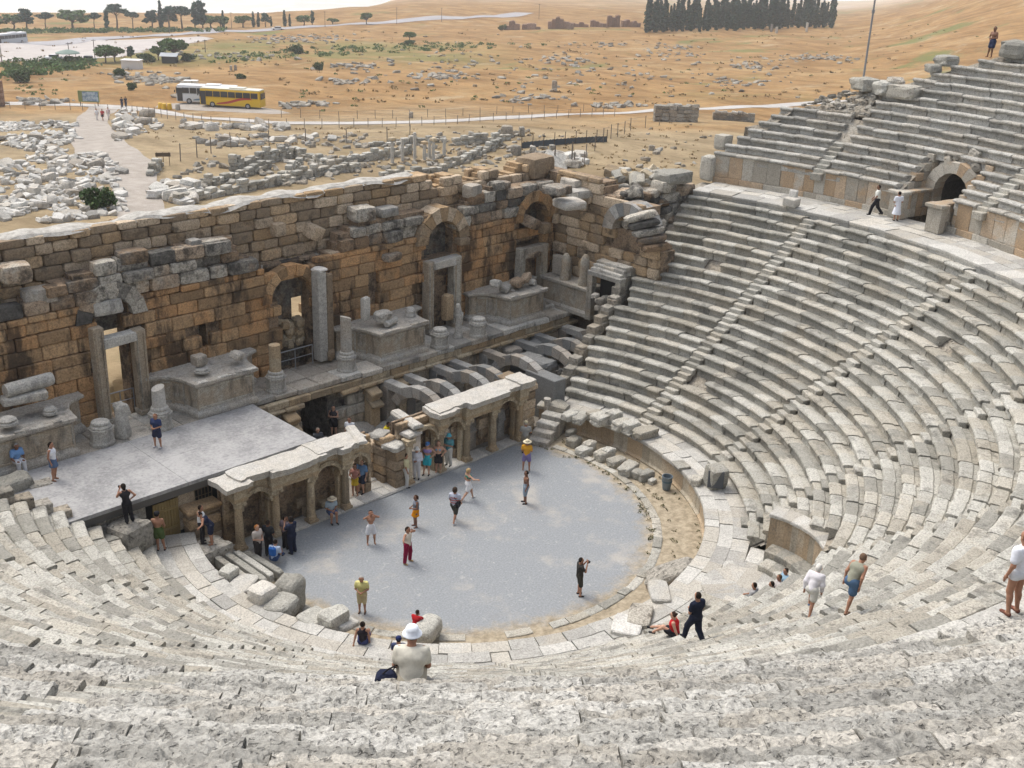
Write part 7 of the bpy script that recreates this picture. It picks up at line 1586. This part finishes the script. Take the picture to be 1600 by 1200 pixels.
p = on_z(1041, 765, 0); t = thing('litter_bin', 'blue grey metal litter bin at the foot of the orchestra wall', 'litter bin', p)
mb = MB(); lathe(mb, p, [(.2, .05), (.235, .4), (.25, .68), (.275, .69), (.275, .76), (.24, .76), (.225, .5), (.195, .1)], 20, cap=False); part('drum', mb, plain('bin_grey', (.17, .21, .24), .5, .3), t); mb = MB(); lathe(mb, p, [(.255, .45), (.262, .5), (.258, .54)], 20, cap=False); part('band', mb, plain('bin_blue', (.07, .13, .17), .5), t); mb = MB(); lathe(mb, p, [(.01, .42), (.22, .44)], 16, cap=False); part('liner', mb, M_tyre, t)
# near side of the orchestra
c = on_z(325, 851, 1.12); mb = MB(); rock(mb, c-[0, 0, .56], (1.7, 1.2, 1.15), .1, 5, .06, 9); single('stone_block', mb, M_core, 'rough block two visitors stand on left of the first column', 'stone block')
lay('big rounded boulder at the left rim of the orchestra', 452, 930, .1, (1.35, 1.0, 1.6), M_seat, .5, 4, .1, 7, name='boulder', cat='boulder')
lay('rounded boulder the child in red leans on', 668, 983, .2, (1.45, .9, .85), M_seat, .4, 3, .08, 7, name='boulder', cat='boulder')
lay('wedge-shaped boulder with a smooth face left of the orchestra', 440, 948, .75, (1.35, 1.0, .7), M_seat, .4, 4, .12, name='boulder', cat='boulder')
lay('white squared block beside the long stone beams', 410, 930, 1.0, (1.0, .9, .8), M_white, .2)
lay('small pale cube near the upper end of the stone beams', 358, 896, 1.0, (.7, .6, .5), M_seat, .3)
lay('flat white slab between the seats and the stone beams', 378, 913, 1.0, (1.3, .9, .2), M_white, .5)
lay('square grey block on the rim at the lower left of the orchestra', 522, 967, .9, (1.05, .8, .75), M_seat, .1)
lay('tilted flat slab beside the square grey block on the rim', 490, 965, .95, (1.3, .9, .3), M_seat, rot3(.2, .15, .3))
lay('small tilted slab under the square grey block on the rim', 537, 974, .85, (.9, .9, .25), M_pave, rot3(-.1, .1, .1))
for k, (xa, ya, xb, yb, z, lab) in enumerate(((338, 868, 398, 912, .85, 'nearest of the long stone beams left of the orchestra'), (352, 862, 413, 905, .75, 'second of the long stone beams left of the orchestra'), (368, 860, 425, 898, .65, 'third of the long stone beams left of the orchestra'), (383, 860, 440, 893, .55, 'farthest of the long stone beams left of the orchestra'))):
    a, b = on_z(xa, ya, z), on_z(xb, yb, z); d = b-a; L = np.linalg.norm(d); mb = MB(); rock(mb, (a+b)/2-[0, 0, .2], (L, .3, .42), math.atan2(d[1], d[0]), 7, .03, 10); single('stone_beam', mb, M_seat, lab, 'stone beam')
c = on_z(1046, 897, .55); mb = MB(); rock(mb, c, (2.1, 1.35, .5), rot3(0, -.5, math.atan2(c[1], c[0])+.35), 6, .07, 8); single('leaning_slab', mb, M_core, 'big tilted pitted slab leaning at the right rim of the orchestra', 'stone slab')
c = Pz(201, 817, 2.85); mb = MB(); rock(mb, c-[0, 0, .62], (1.5, 1.3, 1.25), .3, 5, .09, 6); single('boulder', mb, M_core, 'rough boulder under the feet of the woman in black', 'boulder')
lay('dark grey flat slab on the front paving right of centre', 1000, 962, 1.2, (1.5, .9, .25), M_grey, .55, 9, .04)
lay('white flat slab beside the dark grey slab on the front paving', 980, 978, 1.2, (1.3, 1.1, .22), M_white, .5, 9, .04)
lay('dark upright block just right of the man in navy', 1107, 968, 1.2, (.9, .9, 1.0), M_rib, .6, 8, .05)
lay('pale slab lying under the front seats near the leaning slab', 1030, 925, 1.15, (1.5, .8, .25), M_pave, .8, 9, .03)
for k, (x, y, z, s, lab) in enumerate(((22, 758, 3.3, 1.3, 'long pale block at the corner of the seats below the seated man in blue'), (58, 778, 2.9, .9, 'squared block below the long pale block at the corner of the seats'), (62, 762, 3.1, .9, 'brown cracked block on the corner of the seats near the stage'), (215, 806, 1.3, 1.3, 'boulder at the stage corner beside the woman in black'), (160, 806, 2.2, 1.5, 'dark boulder on the rim between seats and stage'), (130, 792, 2.4, 1.1, 'tan boulder on the rim between seats and stage'), (225, 826, .8, 1.2, 'flat-topped boulder below the woman in black'))):
    lay(lab, x, y, z, (s*1.15, s*.8, s*.6), M_seat if k in (0, 1, 6) else M_core, None, 5, .12, name='boulder' if k > 2 else 'stone_block', cat='boulder' if k > 2 else 'stone block')
t = thing('stone_chair', 'small broken stone chair on the edge of the broad walkway', 'stone chair', on_z(1236, 322, 10.85)); p = np.array(t.location); yw = math.atan2(p[1], p[0])
mb = MB(); block(mb, p+[0, 0, .25], (.7, .8, .5), yw, .05, .03); part('seat', mb, M_white, t); mb = MB(); block(mb, p+rotz(yw) @ np.array([.28, .1, .65]), (.18, .55, .5), yw, .06, .05); part('backrest', mb, M_white, t)
for k, (px, py, r_, s, lab) in enumerate(((1352, 133, 36.2, 1.7, 'flat pale boulder at the foot of the mast'), (1378, 138, 36.0, 1.6, 'blocky pale boulder right of the mast'), (1398, 131, 36.8, 1.3, 'dark flat block on the broken edge of the far seats'), (1412, 145, 36.4, 1.7, 'cracked grey block at the broken edge of the far seats'), (1458, 108, 38.0, 1.0, 'small cube-like block on the stepped edge of the far seats'), (1478, 96, 38.7, 1.3, 'pale pointed stone on the stepped edge of the far seats'), (1588, 78, 40.6, 2.0, 'big flat block at the top right corner of the far seats'))):
    q = march(px, py, lambda x, y: ZU0+(math.hypot(x, y)-30)*.69-.1, 40, 120, .2, 1.0); mb = MB(); rock(mb, q+[0, 0, .05], (s*1.1, s*.8, s*.5), rg.uniform(0, 2), 4, .12, 6); single('boulder', mb, M_seat if k not in (2,) else M_grey, lab, 'boulder')
for k, (px, py, r0_, sx, sy, sz, lab) in enumerate(((1052, 276, 27.6, 2.2, 1.5, .75, 'top block of the stack at the end of the far seats'), (1037, 290, 27.4, 1.2, 1.2, .7, 'left lower block of the stack at the end of the far seats'), (1063, 294, 27.2, 1.6, 1.4, .7, 'right lower block of the stack at the end of the far seats'), (1045, 306, 26.6, 2.4, 1.2, .65, 'dark long block under the stack at the end of the far seats'), (1042, 324, 26.0, 2.4, 1.1, .7, 'broad flat block below the dark long block at the end of the far seats'), (1108, 262, 30.2, .9, .9, 1.6, 'upright corner block at the end of the walkway wall'), (1130, 222, 31.3, .9, .9, 1.0, 'small upright block on the corner of the upper seats'))):
    q = on_y(px, py, 7.4+.1*k); mb = MB(); rock(mb, q, (sx, sy, sz), rg.uniform(-.2, .2), 4, .07, 8); single('stone_block', mb, M_grey if k in (1, 2, 3) else M_seat, lab, 'stone block')
pts = []
for k in range(60):
    x, y = rg.uniform(955, 1035), rg.uniform(268, 300); q = on_y(x, y, 11.5+rg.uniform(-2, 2)); mb = MB(); s = rg.uniform(.35, 1.1); rock(mb, q, (s*1.4, s*.8, s*.6), rot3(*rg.normal(0, .3, 2), rg.uniform(0, 3)), 3, .13, 6); single('rubble_stone', mb, M_seat if k % 3 else M_pros, 'pale stone in the heap of rubble between the end wall and the far seats', 'stone', 'rubble beside the far seats')
mb = MB()
for k in range(240):
    x, y = rg.uniform(955, 1050), rg.uniform(295, 420); 
    if x < 985 and y > 320: continue
    q = on_y(x, y, 6.6+rg.uniform(-.5, 1.2)+(420-y)*.012)
    if q[0] < 20.6 or math.hypot(q[0], q[1])+.0 < 13 or q[2]-.3 < seatH(q[0], q[1]): continue
    s = rg.uniform(.4, 1.1); rock(mb, q, (s*1.5, s*.9, s*.6), rot3(*rg.normal(0, .25, 2), rg.uniform(-.6, .6)), 3, .12, 6)
if mb.n: stuff('wall_rubble', mb, M_grey, 'broken masonry between the end wall and the far seats', 'rubble')
mb = MB(); V = []
n_ = 18; G = np.zeros((n_, 6, 3))
for i in range(n_):
    x = 20.4+i*.42; zt = min(10.4, 1.2+.694*(math.hypot(x, 7)-13)+1.0)
    for j in range(6): G[i, j] = (x, 12.5-j*1.1, min(10.2, zt+.3)-.0*j)
G[..., 2] += .45*fbm(G*.8, 3); i = np.arange((n_-1)*6).reshape(n_-1, 6)[:, :-1].ravel(); mb.add(G.reshape(-1, 3), np.stack([i, i+6, i+7, i+1], 1)[:, ::-1]); part('rubble_fill', mb, M_core, rw)
# low growth along the orchestra rim
mb = MB()
for k in range(110):
    a = R(rg.uniform(-62, 24)); r = rg.choice([9.1, 9.2, 11.3, 10.2])+rg.normal(0, .12); leaves(mb, (r*math.cos(a), r*math.sin(a), .06), (.13, .13, .04), 9, .035, .1)
stuff('weeds', mb, foliage('dry_weeds', (.06, .065, .025), (.16, .15, .07)), 'small dry weeds along the rim of the orchestra', 'weeds')
# ------------------------------------------------------------------ air, light, camera
hz = bpy.data.materials.new('haze'); hz.use_nodes = True; nt = hz.node_tree; nt.nodes.clear()
o_ = nt.nodes.new('ShaderNodeOutputMaterial'); v_ = nt.nodes.new('ShaderNodeVolumePrincipled'); nt.links.new(v_.outputs[0], o_.inputs['Volume'])
v_.inputs['Color'].default_value = (.94, .96, 1, 1); v_.inputs['Density'].default_value = HAZE; v_.inputs['Anisotropy'].default_value = .7
mb = MB(); box(mb, (-9000, -9000, -260), (13500, 13500, ZTOP)); stuff('haze', mb, hz, 'pale summer haze lying over the valley', 'haze')
w = bpy.data.worlds.new('World'); sc.world = w; w.use_nodes = True; nt = w.node_tree; nt.nodes.clear()
bg = nt.nodes.new('ShaderNodeBackground'); sky = nt.nodes.new('ShaderNodeTexSky'); wo = nt.nodes.new('ShaderNodeOutputWorld')
sky.sky_type = 'NISHITA'; sky.sun_disc = False; sky.sun_elevation = R(SUN_EL); sky.sun_rotation = R(SUN_ROT); sky.dust_density = 5.0; sky.air_density = 1.0
hs = nt.nodes.new('ShaderNodeHueSaturation'); hs.inputs['Saturation'].default_value = .50; nt.links.new(sky.outputs[0], hs.inputs['Color']); nt.links.new(hs.outputs[0], bg.inputs[0]); bg.inputs[1].default_value = SKY; nt.links.new(bg.outputs[0], wo.inputs[0])
sl = bpy.data.lights.new('sun', 'SUN'); sl.energy = SUN; sl.angle = R(SUN_ANG); sl.color = (1, .955, .88)
so = bpy.data.objects.new('sun', sl); COL.objects.link(so)
sd = Vector((math.sin(R(SUN_ROT))*math.cos(R(SUN_EL)), math.cos(R(SUN_ROT))*math.cos(R(SUN_EL)), math.sin(R(SUN_EL))))
so.rotation_euler = sd.to_track_quat('Z', 'Y').to_euler(); so.location = (0, 60, 80)
cd = bpy.data.cameras.new('camera'); cam = bpy.data.objects.new('camera', cd); COL.objects.link(cam); sc.camera = cam
cd.sensor_width = 36; cd.sensor_fit = 'HORIZONTAL'; cd.lens = 36*FPX/1600; cd.clip_start = .1; cd.clip_end = 30000
cam.matrix_world = Matrix(((CR[0], CU[0], -CD[0], CAM[0]), (CR[1], CU[1], -CD[1], CAM[1]), (CR[2], CU[2], -CD[2], CAM[2]), (0, 0, 0, 1)))
sc.view_settings.view_transform = 'Standard'; sc.view_settings.look = 'None'; sc.view_settings.exposure = EXPO; sc.view_settings.gamma = 1; sc.view_settings.use_curve_mapping = False
sc.cycles.max_bounces = 6; sc.cycles.diffuse_bounces = 3; sc.cycles.volume_bounces = 1; sc.cycles.transparent_max_bounces = 8
